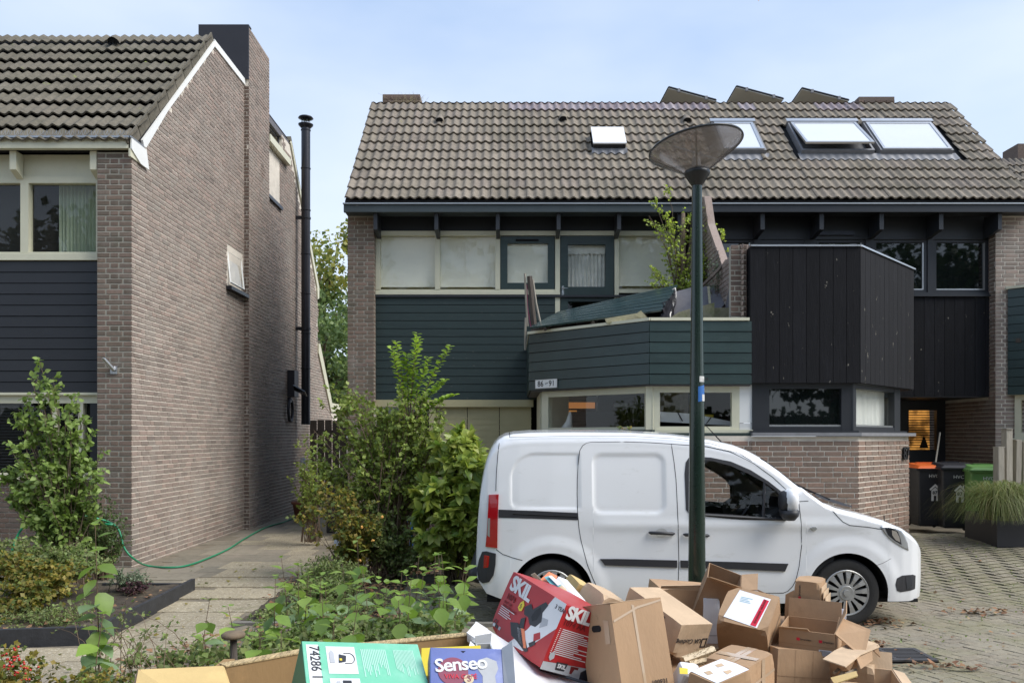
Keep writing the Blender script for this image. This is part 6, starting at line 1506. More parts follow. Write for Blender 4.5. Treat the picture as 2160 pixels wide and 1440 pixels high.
for i in range(12):
    g=G(); g.box(-4.86+i*.18,-4.70+i*.18,20,20.03,0,2.15+random.uniform(-.02,.02)); part('fence_board',g,M['wood_dark'],t)
g=G(); g.box(-4.86,-2.7,20.03,20.07,.4,.5); g.box(-4.86,-2.7,20.03,20.07,1.8,1.9); part('rail',g,M['wood_dark'],t)
for k,(x,y,h,r) in enumerate(((-17,-13,12,4.5),(-9,-16,13,4.6),(-2,-12,11,3.8),(5.5,-15,14,5),(13,-12,12,4.4),(21,-16,13,5))):
    tree('street_tree','tall tree standing across the street behind the viewer',x,y,h,r,3600,.42,'lf_refl',group='trees across the street',trunk=.25)

t=thing('hedge','long clipped hedge added out of view behind the viewer to darken the window reflections','hedge',(0,-9,0))  # unseen, added so the panes mirror dark leaves below the tree crowns
g=G(); g.box(-30,30,-9.8,-8.7,-.1,2.5); part('hedge_core',g,M['soil'],t)
P=np.stack([rng.uniform(-30,30,9000),rng.uniform(-8.85,-8.45,9000),rng.uniform(0,2.75,9000)],1); leaves('foliage',P,rv(9000),rv(9000)+np.array([0,1,.5]),.2+.12*rng.random(9000),T4,M['lf_refl'],t)
# ================================================================ STREET LAMP
LY=6.0; lx=X_(1470,LY)
t=thing('street_lamp','dark green street lamp post with a smoky cone shade standing behind the cartons','street lamp',(lx,LY,0))
zc=Z_(378,LY)
g=G(); g.lathe([(.064,-.1),(.064,.35),(.0615,.8),(.053,1.9),(.042,2.7),(.036,zc-.02)],(lx,LY,0),32); post=part('post',g,M['post_green'],t,smooth=True)
g=G(); g.lathe([(.036,zc-.05),(.05,zc-.03),(.088,zc+.03),(.094,zc+.045),(.088,zc+.06),(.05,zc+.085),(.0,zc+.09)],(lx,LY,0),32); part('shade_socket',g,M['lampcap'],t,smooth=True)
# oblique cone shade
apex=Vector((lx+.0,LY,zc+.03)); cen=Vector((X_(1468,LY)-.005,LY,Z_(312,LY))); ax_=Vector((-.12,-.05,1)).normalized()
top=Vector((X_(1466,LY),LY,Z_(304,LY)))
u=Vector((1,0,.14)).normalized(); v_=Vector((0,1,-.10)).normalized(); Rr=.325
g=G(); m=64; rows=10; vs=[]
rowsdef=[(0.0,.08),(.2,.135),(.5,.22),(.75,.288),(.9,.322),(.97,.333),(1.0,.332)]
ctr0=Vector((lx,LY,zc+.05)); ctr1=top+Vector((.005,0,-.02))
for s,r in rowsdef:
    c=ctr0.lerp(ctr1,s)
    for k in range(m):
        a=2*math.pi*k/m; vs.append(c+u*math.cos(a)*r*(1-.0*s)+v_*math.sin(a)*r)
fs=[(i*m+k,i*m+(k+1)%m,(i+1)*m+(k+1)%m,(i+1)*m+k) for i in range(len(rowsdef)-1) for k in range(m)]
g.add(vs,fs); sh=part('lamp_shade',g,M['shade'],t,smooth=True)
g=G(); c=ctr1
vs=[c+u*math.cos(2*math.pi*k/m)*.33+v_*math.sin(2*math.pi*k/m)*.33 for k in range(m)]
g.tube(vs+[vs[0]],.009,6,False); part('shade_rim',g,M['lampcap'],sh,smooth=True)
g=G(); rows_=[(.33,0),(.27,.028),(.16,.05),(.0,.06)]; vs=[]
for r,h in rows_:
    for k in range(m): a=2*math.pi*k/m; vs.append(c+u*math.cos(a)*r+v_*math.sin(a)*r+Vector((0,0,h)))
g.add(vs,[(i*m+k,i*m+(k+1)%m,(i+1)*m+(k+1)%m,(i+1)*m+k) for i in range(3) for k in range(m)]); part('shade_lid',g,M['shade'],t,smooth=True)
g=G()
for a in (.35,2.75,4.5): g.tube([ctr0+(u*math.cos(a)+v_*math.sin(a))*.07,ctr1+(u*math.cos(a)+v_*math.sin(a))*.322],.006,5)
part('shade_rib',g,M['lampcap'],sh)
g=G(); g.tube([ctr0,ctr0.lerp(ctr1,.55)],[.035,.03],12); g.tube([ctr0.lerp(ctr1,.55),ctr1+Vector((0,0,.02))],.004,4); g.obox(ctr0.lerp(ctr1,.75),(0,.3,0),(.34,.02,.008)); part('lamp_fitting',g,M['print_gray'],sh)
def wrap(z0,z1,a0,a1,mat,name,tilt=0,off=.0015):
    g=G(); n=8; vs=[]
    for i in range(n+1):
        a=a0+(a1-a0)*i/n
        for z in (z0,z1):
            r=float(np.interp(z,[.35,.8,1.9,2.7],[.064,.0615,.053,.042]))+off; zz=z+tilt*(a-a0)
            vs.append((lx+r*math.cos(a),LY+r*math.sin(a),zz))
    g.add(vs,[(2*i,2*i+2,2*i+3,2*i+1) for i in range(n)]); return part(name,g,M[mat],t,smooth=True)
A=-math.pi/2
wrap(Z_(806,LY),Z_(794,LY),A+.15,A+1.35,'sticker','number_sticker')
o=text('lettering','148',.030,Matrix.Translation((lx+.010,LY-.0575,Z_(803.5,LY)+.004))@Matrix.Rotation(math.pi/2,4,'X'),M['black'],t,bold=.0005)
o.data.transform(Matrix.Translation((lx,LY,0))@Matrix.Rotation(.55,4,'Z')@Matrix.Translation((-lx,-LY,0)))
wrap(Z_(848,LY),Z_(816,LY),A-.05,A+1.25,'blue_plastic','blue_sticker',tilt=.012); wrap(Z_(846,LY),Z_(832,LY),A+.55,A+1.4,'sticker','torn_sticker',off=.0025)
g=G(); g.box(lx-.012,lx+.012,LY-.066,LY-.06,.42,.5); part('hatch_lock',g,M['lampcap'],t)
# ================================================================ BINS, PLANTER, POSTS
def bin_(x,y,rz,lid,body,label,h=.93,w=.52,d=.60,num='87'):
    t=thing('wheelie_bin',label,'wheelie bin',(x,y,gz(x,y)),(0,0,rz),group='wheelie bins beside the porch')
    g=G(); a,b,c,dd=w/2*.86,w/2,d/2*.8,d/2
    g.add([(-a,-c,.04),(a,-c,.04),(a,c,.04),(-a,c,.04),(-b,-dd,h),(b,-dd,h),(b,dd,h),(-b,dd,h)],[(0,3,2,1),(4,5,6,7),(0,1,5,4),(1,2,6,5),(2,3,7,6),(3,0,4,7)]); part('bin_body',g,body,t,bevel=.025,local=True)
    g=G(); g.box(-b-.03,b+.03,-dd-.03,dd+.02,h-.02,h+.012); part('bin_rim',g,body,t,bevel=.008,local=True)
    g=G(); g.add([(-b-.035,-dd-.055,h+.012),(b+.035,-dd-.055,h+.012),(b+.035,dd+.03,h+.012),(-b-.035,dd+.03,h+.012),(-b+.03,-dd+.01,h+.055),(b-.03,-dd+.01,h+.055),(b-.03,dd-.03,h+.085),(-b+.03,dd-.03,h+.085)],[(0,3,2,1),(4,5,6,7),(0,1,5,4),(1,2,6,5),(2,3,7,6),(3,0,4,7)]); ld=part('bin_lid',g,lid,t,bevel=.012,local=True)
    g=G(); g.box(-.12,.12,dd-.14,dd-.05,h+.075,h+.095); part('lid_ridge',g,lid,ld,local=True)
    g=G(); g.tube([(-b*.8,dd+.05,h-.02),(b*.8,dd+.05,h-.02)],.014,6); part('handle',g,body,t,local=True)
    for s in (-1,1):
        g=G(); g.lathe([(0,-.02),(.09,-.02),(.1,0),(.09,.02),(0,.02)],(0,0,0),16,'y'); g.v=[(s*(a+.0)+q[1],dd*.8+q[0]*1.,.1+q[2]) for q in g.v]; part('wheel',g,M['rubber'],t,local=True)
    n_=(dd-c)/(h-.04)
    def F(u,v): # on the front face
        return Matrix.Translation((u,-(c+n_*(v-.04))-.004,v))@Matrix.Rotation(math.pi/2-math.atan(n_)*-1,4,'X')
    text('lettering','HVC',.075,F(-.10,.80),M['sticker'],t,local=True)
    g=G(); ft=lambda u,v,o=.003:(u,-(c+n_*(v-.04))-o,v)
    o=lambda pts:g.add([ft(*p) for p in pts],[tuple(range(len(pts)))])
    o([(-.085,.62),(-.065,.60),(0,.665),(.065,.60),(.085,.62),(0,.705)]); o([(.035,.66),(.055,.64),(.055,.70),(.035,.70)])
    o([(-.055,.44),(-.018,.44),(-.018,.52),(.018,.52),(.018,.44),(.055,.44),(.055,.60),(0,.65),(-.055,.60)]); part('house_sticker',g,M['sticker'],t,local=True)
    text('lettering',num,.072,F(-.042,.545)@Matrix.Translation((0,0,.004)),body,t,local=True,bold=.0015)
    return t
bin_(X_(1965,13.05)+.0,13.15,-.12,M['orange_lid'],M['bin_black'],'black wheelie bin with an orange lid standing nearest the brick bay')
bin_(X_(2020,12.75),12.85,-.2,M['bin_black'],M['bin_black'],'black wheelie bin with a black lid between the orange-lidded and green bins',h=.95)
bin_(X_(2086,12.3),12.4,-.28,M['green_plastic'],M['green_plastic'],'green wheelie bin partly hidden by ornamental grass',h=.93)
t=thing('broom','broom with a pale wooden stick leaning in the porch behind the bins','broom',(X_(1975,14),14,.31))
g=G(); g.tube([P_(1972,985,13.6),P_(1983,912,14.2)],.013,6); part('stick',g,M['wood_gray'],t); g=G(); g.obox(P_(1970,1000,13.55),(0,0,0),(.25,.06,.08)); part('brush_head',g,M['wood_dark'],t)
px0,py0=X_(2108,11.15),11.2
t=thing('planter','black rectangular planter in front of the timber posts','planter',(px0+.5,py0,.25))
zg=gz(px0,py0)
g=G(); zt=zg+.42; g.box(px0,px0+1.6,py0,py0+.03,zg,zt); g.box(px0,px0+.03,py0+.03,py0+.8,zg,zt); g.box(px0+1.57,px0+1.6,py0+.03,py0+.8,zg,zt); g.box(px0+.03,px0+1.57,py0+.77,py0+.8,zg,zt); part('planter_box',g,M['planter'],t)
g=G(); g.box(px0+.03,px0+1.57,py0+.03,py0+.77,zg+.3,zt-.05); part('potting_soil',g,M['soil'],t)
def tuft(name,label,c,n,rad,h,mat,droop,lw=.006,spread=1.):
    t=thing(name,label,'grass',tuple(c)); V=[];F=[];k=0
    for i in range(n):
        a=random.random()*6.28; b=Vector(c)+Vector((random.gauss(0,.09),random.gauss(0,.09),0)); d=Vector((math.cos(a),math.sin(a),0)); L_=h*random.uniform(.7,1.25); out=rad*random.uniform(.25,1.)
        pts=[b+d*(out*(s**1.6))+Vector((0,0,L_*(s*1.5-droop*s**2.6))) for s in (0,.25,.5,.75,1)]
        n_=Vector((-d.y,d.x,0)); w=[1,1,.8,.5,.08]
        for p,q in zip(pts,w): V+= [p-n_*lw*q/1,p+n_*lw*q]
        F+=[(k+2*j,k+2*j+1,k+2*j+3,k+2*j+2) for j in range(4)]; k+=10
    g=G(); g.v=[tuple(v) for v in V]; g.f=F; part('blades',g,M[mat],t); return t
tuft('ornamental_grass','bushy ornamental grass with arching blades spilling over the black planter',(px0+.14,py0+.16,zt-.06),1100,1.0,.85,'grass',1.5,.0035)
tuft('ornamental_grass','ornamental grass clump at the right-hand frame edge in the black planter',(px0+.75,py0+.25,zt-.06),700,.8,.6,'grass',1.5,.0035)
for k,(px,py,w) in enumerate(((2107,943,15),(2124,905,15),(2143,928,13),(2159,933,11))):
    Y=11.75+.12*k; x=X_(px,Y); lab=['shortest of the grey timber posts behind the ornamental grass','tallest of the grey timber posts behind the ornamental grass','grey timber post right of the tallest one behind the grass','grey timber post cut off by the right frame edge'][k]
    t=thing('timber_post',lab,'post',(x,Y,gz(x,Y)),group='grey timber posts')
    g=G(); hw=w/2*Y/1754; g.obox((x,Y,(Z_(py,Y)+.1)/2),(random.gauss(0,.008),random.gauss(0,.01),.2),(hw*2,hw*2,Z_(py,Y)-.1)); part('post_shaft',g,M['wood_gray'],t,bevel=.005)
    g=G(); g.obox((x,Y-.0,Z_(py,Y)+.004),(0,0,.2),(hw*2.1,hw*2.1,.012)); part('post_top',g,M['wood_gray'],t)
# ================================================================ BALCONY DEBRIS
D_=Vector((.25,11.95,3.31)); A_=Vector((.72,12.95,3.69)); C_=Vector((1.975,11.05,3.42)); B_=Vector((2.40,12.05,3.95))
t=thing('fallen_parapet_panel','detached panel of dark green boards lying slanted on top of the broken balcony','board panel',(1.2,12,3.4))
n=7; nrm=(C_-D_).cross(A_-D_).normalized()
for i in range(n):
    a=i/n; b=(i+.88)/n; q=[D_.lerp(A_,a),C_.lerp(B_,a),C_.lerp(B_,b),D_.lerp(A_,b)]; g=G(); g.slab([p+nrm*(.004*random.random()) for p in q],.022); part('board',g,M['green_gloss'],t)
for s in (.12,.5,.88):
    p=D_.lerp(C_,s)-nrm*.05; q=A_.lerp(B_,s)-nrm*.05; g=G(); g.tube([p,q],.03,4); part('batten',g,M['wood_dark'],t)
t=thing('plastic_film','crumpled black plastic film hanging from the right end of the slanted board panel','plastic film',(2.1,11.3,3.4))
g=G(); vs=[]; ni,nj=12,14
for i in range(ni+1):
    for j in range(nj+1):
        s=i/ni; r=j/nj; top_=C_.lerp(B_,.05+.8*s); bot=Vector((X_(1392+22*s,11.1+.5*s),11.1+.5*s,3.27)); p=top_.lerp(bot,r); p+=Vector((.035*math.sin(s*19+r*4),-.05*math.sin(s*14+r*2)*r-.03*r,0.015*math.sin(r*12+s*7))); vs.append(p)
g.add(vs,[(i*(nj+1)+j,(i+1)*(nj+1)+j,(i+1)*(nj+1)+j+1,i*(nj+1)+j+1) for i in range(ni) for j in range(nj)]); part('sheet',g,M['film'],t,smooth=True)
t=thing('loose_boards','pale mouldy chipboard offcuts lying under the slanted board panel','boards',(1.8,11.6,3.3))
for q,Y in (([(1276,672),(1345,660),(1352,672),(1280,682)],11.15),([(1338,664),(1352,655),(1366,670),(1358,674)],11.0)):
    g=G(); pts=[Vector(P_(a,b,Y)) for a,b in q]; g.prism(pts,(0,.03,0)); part('offcut',g,M['particle'],t)
g=G(); g.prism([P_(1216,668,12.0),P_(1246,664,12.0),P_(1246,680,12.0),P_(1216,684,12)],(0,.05,0)); g.prism([P_(1120,694,12.25),P_(1262,664,12.0),P_(1262,690,12),P_(1120,712,12.25)],(0,.02,0)); part('exposed_frame',g,M['wood_dark'],t)
t=thing('roofing_felt','grey roofing felt sheet rising behind the green parapet next to the lamp post','roofing felt',(2.4,11.8,3.4))
g=G(); q=[P_(1398,672,11.6),P_(1425,615,12.2),P_(1470,603,12.4),P_(1525,604,12.2),P_(1540,612,12.0),P_(1535,632,11.8),P_(1520,652,11.6),P_(1505,672,11.6)]; g.prism(q,(0,.03,0)); part('sheet',g,M['felt'],t)
g=G(); g.prism([P_(1492,604,12.05),P_(1497,604,12.05),P_(1500,640,11.55),P_(1495,640,11.55)],(0,.005,0)); part('pale_streak',g,M['particle'],t)
lbx=['curved mouldy board lying on the parapet left of the lamp post','square mouldy board standing on the parapet right of the lamp post','low mouldy board on the parapet next to the party wall']
for k,(q,Y) in enumerate((([(1410,672),(1432,658),(1456,651),(1456,672)],11.25),([(1478,672),(1478,646),(1507,638),(1507,672)],11.25),([(1507,672),(1507,649),(1555,649),(1555,672)],11.35))):
    t=thing('mouldy_board',lbx[k],'board',P_(q[0][0],672,Y),group='mouldy boards on the parapet'); g=G(); g.prism([P_(a,b,Y) for a,b in q],(0,.02,0)); part('board_face',g,M['particle'],t)
t=thing('broken_post','splintered rotten wooden posts standing upright at the left corner of the green balcony','broken post',(.25,12.4,3.2))
for q,r,mt in (([(1113,688),(1110,640),(1107,577)],.018,'wood_gray'),([(1127,686),(1122,640),(1117,583)],.045,'wood_dark'),([(1120,690),(1113,650),(1111,600)],.012,'maroon'),([(1140,682),(1131,640),(1124,590)],.018,'wood_gray'),([(1108,738),(1108,700),(1109,670)],.02,'wood_gray')):
    g=G(); g.tube([P_(a,b,12.3) for a,b in q],r,6); part('splintered_stick',g,M[mt],t)
t=thing('dead_branch','bare dead branch leaning across the balcony against the party wall','branch',P_(1500,600,11.8))
g=G(); g.tube([P_(1478,606,11.8),P_(1500,585,11.8),P_(1522,562,11.9),P_(1532,548,12)],[.025,.028,.022,.012],6); g.tube([P_(1522,562,11.9),P_(1548,568,11.9)],[.012,.006],5); part('wood',g,M['wood_dark'],t)
# ================================================================ CLUTTER IN THE GARDEN
t=thing('white_crate','white plastic crate panel leaning under the rose bush','crate',P_(735,1140,9.9))
g=G(); g.slab([P_(704,1150,9.7),P_(762,1152,9.6),P_(748,1112,10.0),P_(708,1110,10)],.03); part('crate_side',g,M['foam'],t)
for i in range(5):
    g=G(); a=P_(712+i*8,1120,9.86); b=P_(713+i*9,1140,9.70); g.tube([a,b],.008,4); part('crate_rib',g,M['print_gray'],t)
t=thing('blue_crate','blue plastic crate standing behind the stems of the tall shrub','crate',P_(845,1110,11.8))
x0,x1=X_(830,11.8),X_(866,11.8); z0,z1=.12,Z_(1102,11.8)
g=G(); g.box(x0,x1,11.8,12.1,z0,z0+.03); 
for i in range(5): u_=x0+(x1-x0)*i/4; g.box(u_-.012,u_+.012,11.79,11.81,z0,z1)
for i in range(4): v2=z0+(z1-z0)*i/3; g.box(x0,x1,11.785,11.80,v2-.012,v2+.012)
g.box(x0,x1,12.08,12.1,z0,z1); part('crate_body',g,M['blue_plastic'],t)
t=thing('black_bin','black lidded container standing in the alley beside the tall shrub','container',P_(700,1010,15))
x0,x1=X_(688,14.6),X_(725,14.6); g=G(); g.box(x0,x1,14.6,15.1,.05,Z_(1005,14.6)); part('container_body',g,M['planter'],t,bevel=.02); g=G(); g.box(x0-.03,x1+.03,14.56,15.14,Z_(1005,14.6),Z_(998,14.6)); part('lid',g,M['bin_black'],t,bevel=.01)
t=thing('terracotta_pot','terracotta pot holding a shrub against the far end of the gable wall','pot',(X_(636,16.5),16.5,.05))
g=G(); g.lathe([(0,.05),(.16,.05),(.22,.40),(.25,.42),(.25,.46),(.2,.46),(.2,.42)],(X_(636,16.5)+.05,16.5,0),20); part('pot_body',g,M['terracotta'],t,smooth=True)
t=thing('white_downpipe','short pale pipe standing beside the gable wall behind the pot','pipe',(X_(638,17.5),17.5,.05))
g=G(); g.tube([P_(638,1008,17.5),P_(639,965,17.5)],.055,10); part('pipe_body',g,M['sticker'],t,smooth=True)
# ================================================================ THE PILE OF CARTONS
def carton(name,label,loc,rot,dims,mat,faces='',open_=None,tape=None,cat='cardboard box',group='discarded cartons by the lamp post',flaps=(),inner=None,bev=.004,seam=True):
    """open_: face left off ('T'); flaps: (edge,angle,len[,lo,hi]) hinged on the open face's edges in local space; all in the box's frame"""
    t=thing(name,label,cat,loc,rot,group=group); mt=M[mat] if isinstance(mat,str) else mat; im=M[inner] if inner else mt
    x,y,z=[d/2 for d in dims]; g=G(); e=.006
    if open_ is None: g.box(-x,x,-y,y,-z,z)
    else:
        W_={'B':(-x,x,-y,y,-z,-z+e),'T':(-x,x,-y,y,z-e,z),'F':(-x,x,-y,-y+e,-z,z),'K':(-x,x,y-e,y,-z,z),'L':(-x,-x+e,-y,y,-z,z),'R':(x-e,x,-y,y,-z,z)}
        for k,w in W_.items():
            if k in open_: continue
            a=list(w)
            if k in 'FK': a[0]+=e; a[1]-=e
            if k in 'BT': a[0]+=e;a[1]-=e;a[2]+=e;a[3]-=e
            g.box(*a)
    if open_ is None and group and group.startswith('discarded'):
        g=G(); rr=random.Random(int(loc[0]*1000)); K=7; ph=[rr.uniform(0,6) for _ in range(6)]
        cr=[(sx,sy,sz,rr.uniform(0,.016)) for sx in(-1,1) for sy in(-1,1) for sz in(-1,1)]
        for ax in range(3):
            for sg in(-1,1):
                vs=[]; h=[x,y,z]; a1,a2=(ax+1)%3,(ax+2)%3
                for i in range(K+1):
                    for j in range(K+1):
                        p=[0,0,0]; u_,v_=2*i/K-1,2*j/K-1; p[ax]=sg*h[ax]; p[a1]=u_*h[a1]; p[a2]=v_*h[a2]
                        dn=.0022*(1+math.sin(u_*3+ph[ax]+sg)*math.sin(v_*2.6+ph[ax+3]))*(1-u_*u_*.9)*(1-v_*v_*.9)
                        p[ax]-=sg*dn
                        for sx,sy,sz,am in cr:
                            dd=math.dist((p[0]/x,p[1]/y,p[2]/z),(sx,sy,sz))
                            if dd<.35: q_=am*(1-dd/.35); p[0]-=sx*q_; p[1]-=sy*q_; p[2]-=sz*q_
                        vs.append(p)
                f_=[(i*(K+1)+j,(i+1)*(K+1)+j,(i+1)*(K+1)+j+1,i*(K+1)+j+1) if sg>0 else (i*(K+1)+j,i*(K+1)+j+1,(i+1)*(K+1)+j+1,(i+1)*(K+1)+j) for i in range(K) for j in range(K)]
                g.add(vs,f_)
        bev=0
    body=part('carton_body',g,mt,t,bevel=bev if open_ is None else 0,local=True)
    for fl in flaps:
        q=[Vector(p) for p in fl]; g=G(); g.slab(q,.005); part('flap',g,im,t,local=True)
    if tape=='top':
        g=G(); g.box(-.03,.03,-y-.001,y+.001,z+.0006,z+.0016); g.box(-.03,.03,-y-.0018,-y-.0008,z-.09,z+.001); part('tape',g,M['tape'],t,local=True)
        g=G(); g.box(-.0015,.0015,-y,y,z+.0017,z+.0024); part('seam',g,M['card_dark'],t,local=True)
    return t
def FR(t,dims,face,u,v,o=.0015):   # u,v in metres from the lower left corner of that face -> matrix
    x,y,z=[d/2 for d in dims]
    if face=='F': return Matrix.Translation((-x+u,-y-o,-z+v))@Matrix.Rotation(math.pi/2,4,'X')
    if face=='R': return Matrix.Translation((x+o,-y+u,-z+v))@Matrix(((0,0,1,0),(1,0,0,0),(0,1,0,0),(0,0,0,1)))
    if face=='L': return Matrix.Translation((-x-o,y-u,-z+v))@Matrix(((0,0,-1,0),(-1,0,0,0),(0,1,0,0),(0,0,0,1)))
    if face=='T': return Matrix.Translation((-x+u,-y+v,z+o))
def fpoly(t,dims,face,pts,mat,name,o=.0012):
    Mx=FR(t,dims,face,0,0,o); w={'F':dims[0],'R':dims[1],'L':dims[1],'T':dims[0]}[face]; h={'F':dims[2],'R':dims[2],'L':dims[2],'T':dims[1]}[face]
    g=G(); g.add([Mx@Vector((a*w,b*h,0)) for a,b in pts],[tuple(range(len(pts)))]); return part(name,g,M[mat],t,local=True)
def ftext(t,dims,face,s,u,v,size,mat,o=.0022,**k):
    rot=k.pop('rot',0); w={'F':dims[0],'R':dims[1],'L':dims[1],'T':dims[0]}[face]; h={'F':dims[2],'R':dims[2],'L':dims[2],'T':dims[1]}[face]
    return text('lettering',s,size,FR(t,dims,face,u*w,v*h,o)@Matrix.Rotation(rot,4,'Z'),M[mat],t,local=True,**k)
def flines(t,dims,face,u0,u1,v0,v1,n,mat,frac=.5,rag=.25,o=.0016,vert=False,name='small_print'):
    Mx=FR(t,dims,face,0,0,o); w={'F':dims[0],'R':dims[1],'L':dims[1],'T':dims[0]}[face]; h={'F':dims[2],'R':dims[2],'L':dims[2],'T':dims[1]}[face]; g=G()
    for i in range(n):
        if vert:
            a=u0+(u1-u0)*i/n; b=a+(u1-u0)/n*frac; e=v0+(v1-v0)*rag*random.random(); g.add([Mx@Vector((a*w,e*h,0)),Mx@Vector((b*w,e*h,0)),Mx@Vector((b*w,v1*h,0)),Mx@Vector((a*w,v1*h,0))],[(0,1,2,3)])
        else:
            a=v1-(v1-v0)*(i+1)/n; b=a+(v1-v0)/n*frac; e=u1-(u1-u0)*rag*random.random(); g.add([Mx@Vector((u0*w,a*h,0)),Mx@Vector((e*w,a*h,0)),Mx@Vector((e*w,b*h,0)),Mx@Vector((u0*w,b*h,0))],[(0,1,2,3)])
    part(name,g,M[mat],t,local=True,kind='stuff')
# hidden support layer
for k,(x,y,z,w,d,h,rz) in enumerate(((.35,4.95,.2,.62,.5,.40,.1),(.95,4.85,.2,.5,.5,.40,-.2),(1.15,5.3,.22,.5,.4,.44,.2),(1.85,5.3,.28,.42,.38,.56,.1),(1.55,5.0,.12,.6,.4,.24,-.1),(.75,4.5,.17,.5,.35,.34,.15),(1.15,4.35,.15,.35,.4,.30,-.1))):
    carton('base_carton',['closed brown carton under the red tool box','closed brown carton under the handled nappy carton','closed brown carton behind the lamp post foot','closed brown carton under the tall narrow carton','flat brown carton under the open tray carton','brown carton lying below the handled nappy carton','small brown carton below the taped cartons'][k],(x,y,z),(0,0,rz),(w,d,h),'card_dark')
d=(.555,.403,.365); t=carton('tool_box_carton','glossy red mitre saw box with white lettering, tilted on the white board',(.231,4.72,.671),(-.363,.181,-1.027),d,'red',bev=.003,cat='tool box carton')
ftext(t,d,'F','SKIL',.06,.735,.118,'print_white',bold=.0045,sx=1.06,rot=-.03,sp=.92)
fpoly(t,d,'F',[(.80,1),(1,1),(1,.62),(.66,.05),(.40,.02),(.60,.36)],'print_white','white_band')
fpoly(t,d,'F',[(.33,.64),(.37,.70),(.41,.64),(.40,.54),(.36,.52),(.32,.56)],'yellow','yellow_badge'); ftext(t,d,'F','5',.345,.565,.035,'print_dark')
ftext(t,d,'F','1074',.07,.58,.045,'print_dkred',bold=.001); ftext(t,d,'F','KAP- EN\nVERSTEKZAAG',.07,.50,.022,'print_dkred')
flines(t,d,'F',.05,.33,.30,.46,5,'print_white',.35,.4)
ftext(t,d,'F','3 YEAR',.86,.86,.032,'print_dark',bold=.0005)
# the picture of the saw
for pts,mt in (([(.42,.62),(.50,.72),(.56,.66),(.60,.72),(.70,.86),(.76,.84),(.72,.70),(.76,.58),(.70,.46),(.60,.44),(.54,.52),(.46,.52)],'print_dark'),([(.60,.66),(.66,.76),(.70,.70),(.68,.56),(.62,.50),(.58,.56)],'seat'),([(.74,.64),(.84,.66),(.86,.58),(.76,.48)],'print_gray'),([(.44,.44),(.50,.50),(.54,.34),(.60,.22),(.52,.2),(.46,.30)],'print_dark'),
   ([(.30,.30),(.42,.36),(.60,.26),(.74,.10),(.70,.06),(.52,.12),(.40,.14)],'print_dark'),([(.50,.32),(.56,.34),(.70,.12),(.66,.10)],'orange'),([(.44,.30),(.50,.32),(.62,.12),(.56,.12)],'print_gray'),([(.72,.36),(.80,.44),(.84,.36),(.76,.26)],'red'),([(.70,.2),(.78,.3),(.80,.24),(.74,.16)],'print_dark')):
    fpoly(t,d,'F',pts,mt,'saw_picture',.0020 if mt not in('orange','seat') else .0026)
ftext(t,d,'F','CE',.03,.14,.035,'print_dark')
for k in range(3): fpoly(t,d,'F',[(.04+.055*k,.09),(.08+.055*k,.09),(.08+.055*k,.14),(.04+.055*k,.14)],('print_white','print_dark','print_gray')[k],'symbol')
ftext(t,d,'R','SKIL',.06,.80,.10,'print_white',bold=.004,sp=.92)
ftext(t,d,'R','1074 AA',.06,.70,.045,'print_dkred',bold=.001)
flines(t,d,'R',.10,.78,.26,.66,14,'print_white',.42,.5); flines(t,d,'R',.05,.07,.26,.66,14,'print_white',.4,0,name='bullet_marks')
fpoly(t,d,'R',[(0,0),(1,0),(1,.20),(0,.12)],'print_gray','grey_strip',.0014); fpoly(t,d,'R',[(.24,.04),(.40,.05),(.42,.17),(.22,.16)],'print_dark','logo_patch',.002); ftext(t,d,'R','SKIL',.255,.08,.032,'print_white',o=.003,bold=.001)
fpoly(t,d,'R',[(.06,.20),(.10,.15),(.15,.20),(.14,.27),(.10,.29),(.06,.25)],'print_gray','no_junk_sign',.002)
fpoly(t,d,'R',[(.50,.04),(.54,.04),(.56,.12),(.62,.12),(.62,.16),(.48,.15)],'print_dkred','drill_picture',.002); fpoly(t,d,'R',[(.70,.0),(.86,.0),(.92,.12),(.80,.20),(.68,.1)],'print_dark','saw_picture',.002)
# nappy carton
d=(.315,.336,.62); base=Vector((.641,4.475,.621)); t=carton('handled_carton','tall brown nappy carton with an oval hand hole and clear tape',tuple(base+Vector((-.02,0,-.085))),(.004,-.25,-1.072),d,'card',bev=.004)
fpoly(t,d,'F',[(.40,.775),(.60,.775),(.64,.79),(.64,.815),(.60,.83),(.40,.83),(.36,.815),(.36,.79)],'black','hand_hole')
fpoly(t,d,'F',[(.72,.67),(.86,.67),(.88,.86),(.74,.87)],'tape','tape_patch')
ftext(t,d,'F','(Kruidvat',.10,.20,.040,'print_dark',bold=.001); ftext(t,d,'F','100931',.60,.21,.034,'print_dark'); ftext(t,d,'F','5+  JUNIOR\n      PLUS',.12,.12,.045,'print_dark')
ftext(t,d,'R','(Kruidvat',.08,.235,.044,'print_dark',bold=.001); ftext(t,d,'R','100931',.56,.29,.036,'print_dark'); ftext(t,d,'R','5+ JUNIOR\n     PLUS',.1,.15,.048,'print_dark'); ftext(t,d,'R','HE',.8,.13,.03,'card_dark')
fpoly(t,d,'R',[(.42,.28),(.47,.28),(.45,.96),(.40,.97)],'tape','tape_patch',.001); fpoly(t,d,'R',[(.02,.86),(.5,.95),(.98,.985),(.98,.97),(.5,.93),(.02,.84)],'tape','tape_patch',.0018)
g=G(); g.box(-d[0]/2,d[0]/2,-d[1]/2,d[1]/2,d[2]/2+.001,d[2]/2+.003); part('top_flap',g,M['card_light'],t,local=True)
g=G(); g.box(-.03,.03,-d[1]/2,d[1]/2,d[2]/2+.0035,d[2]/2+.0045); part('tape',g,M['tape'],t,local=True)
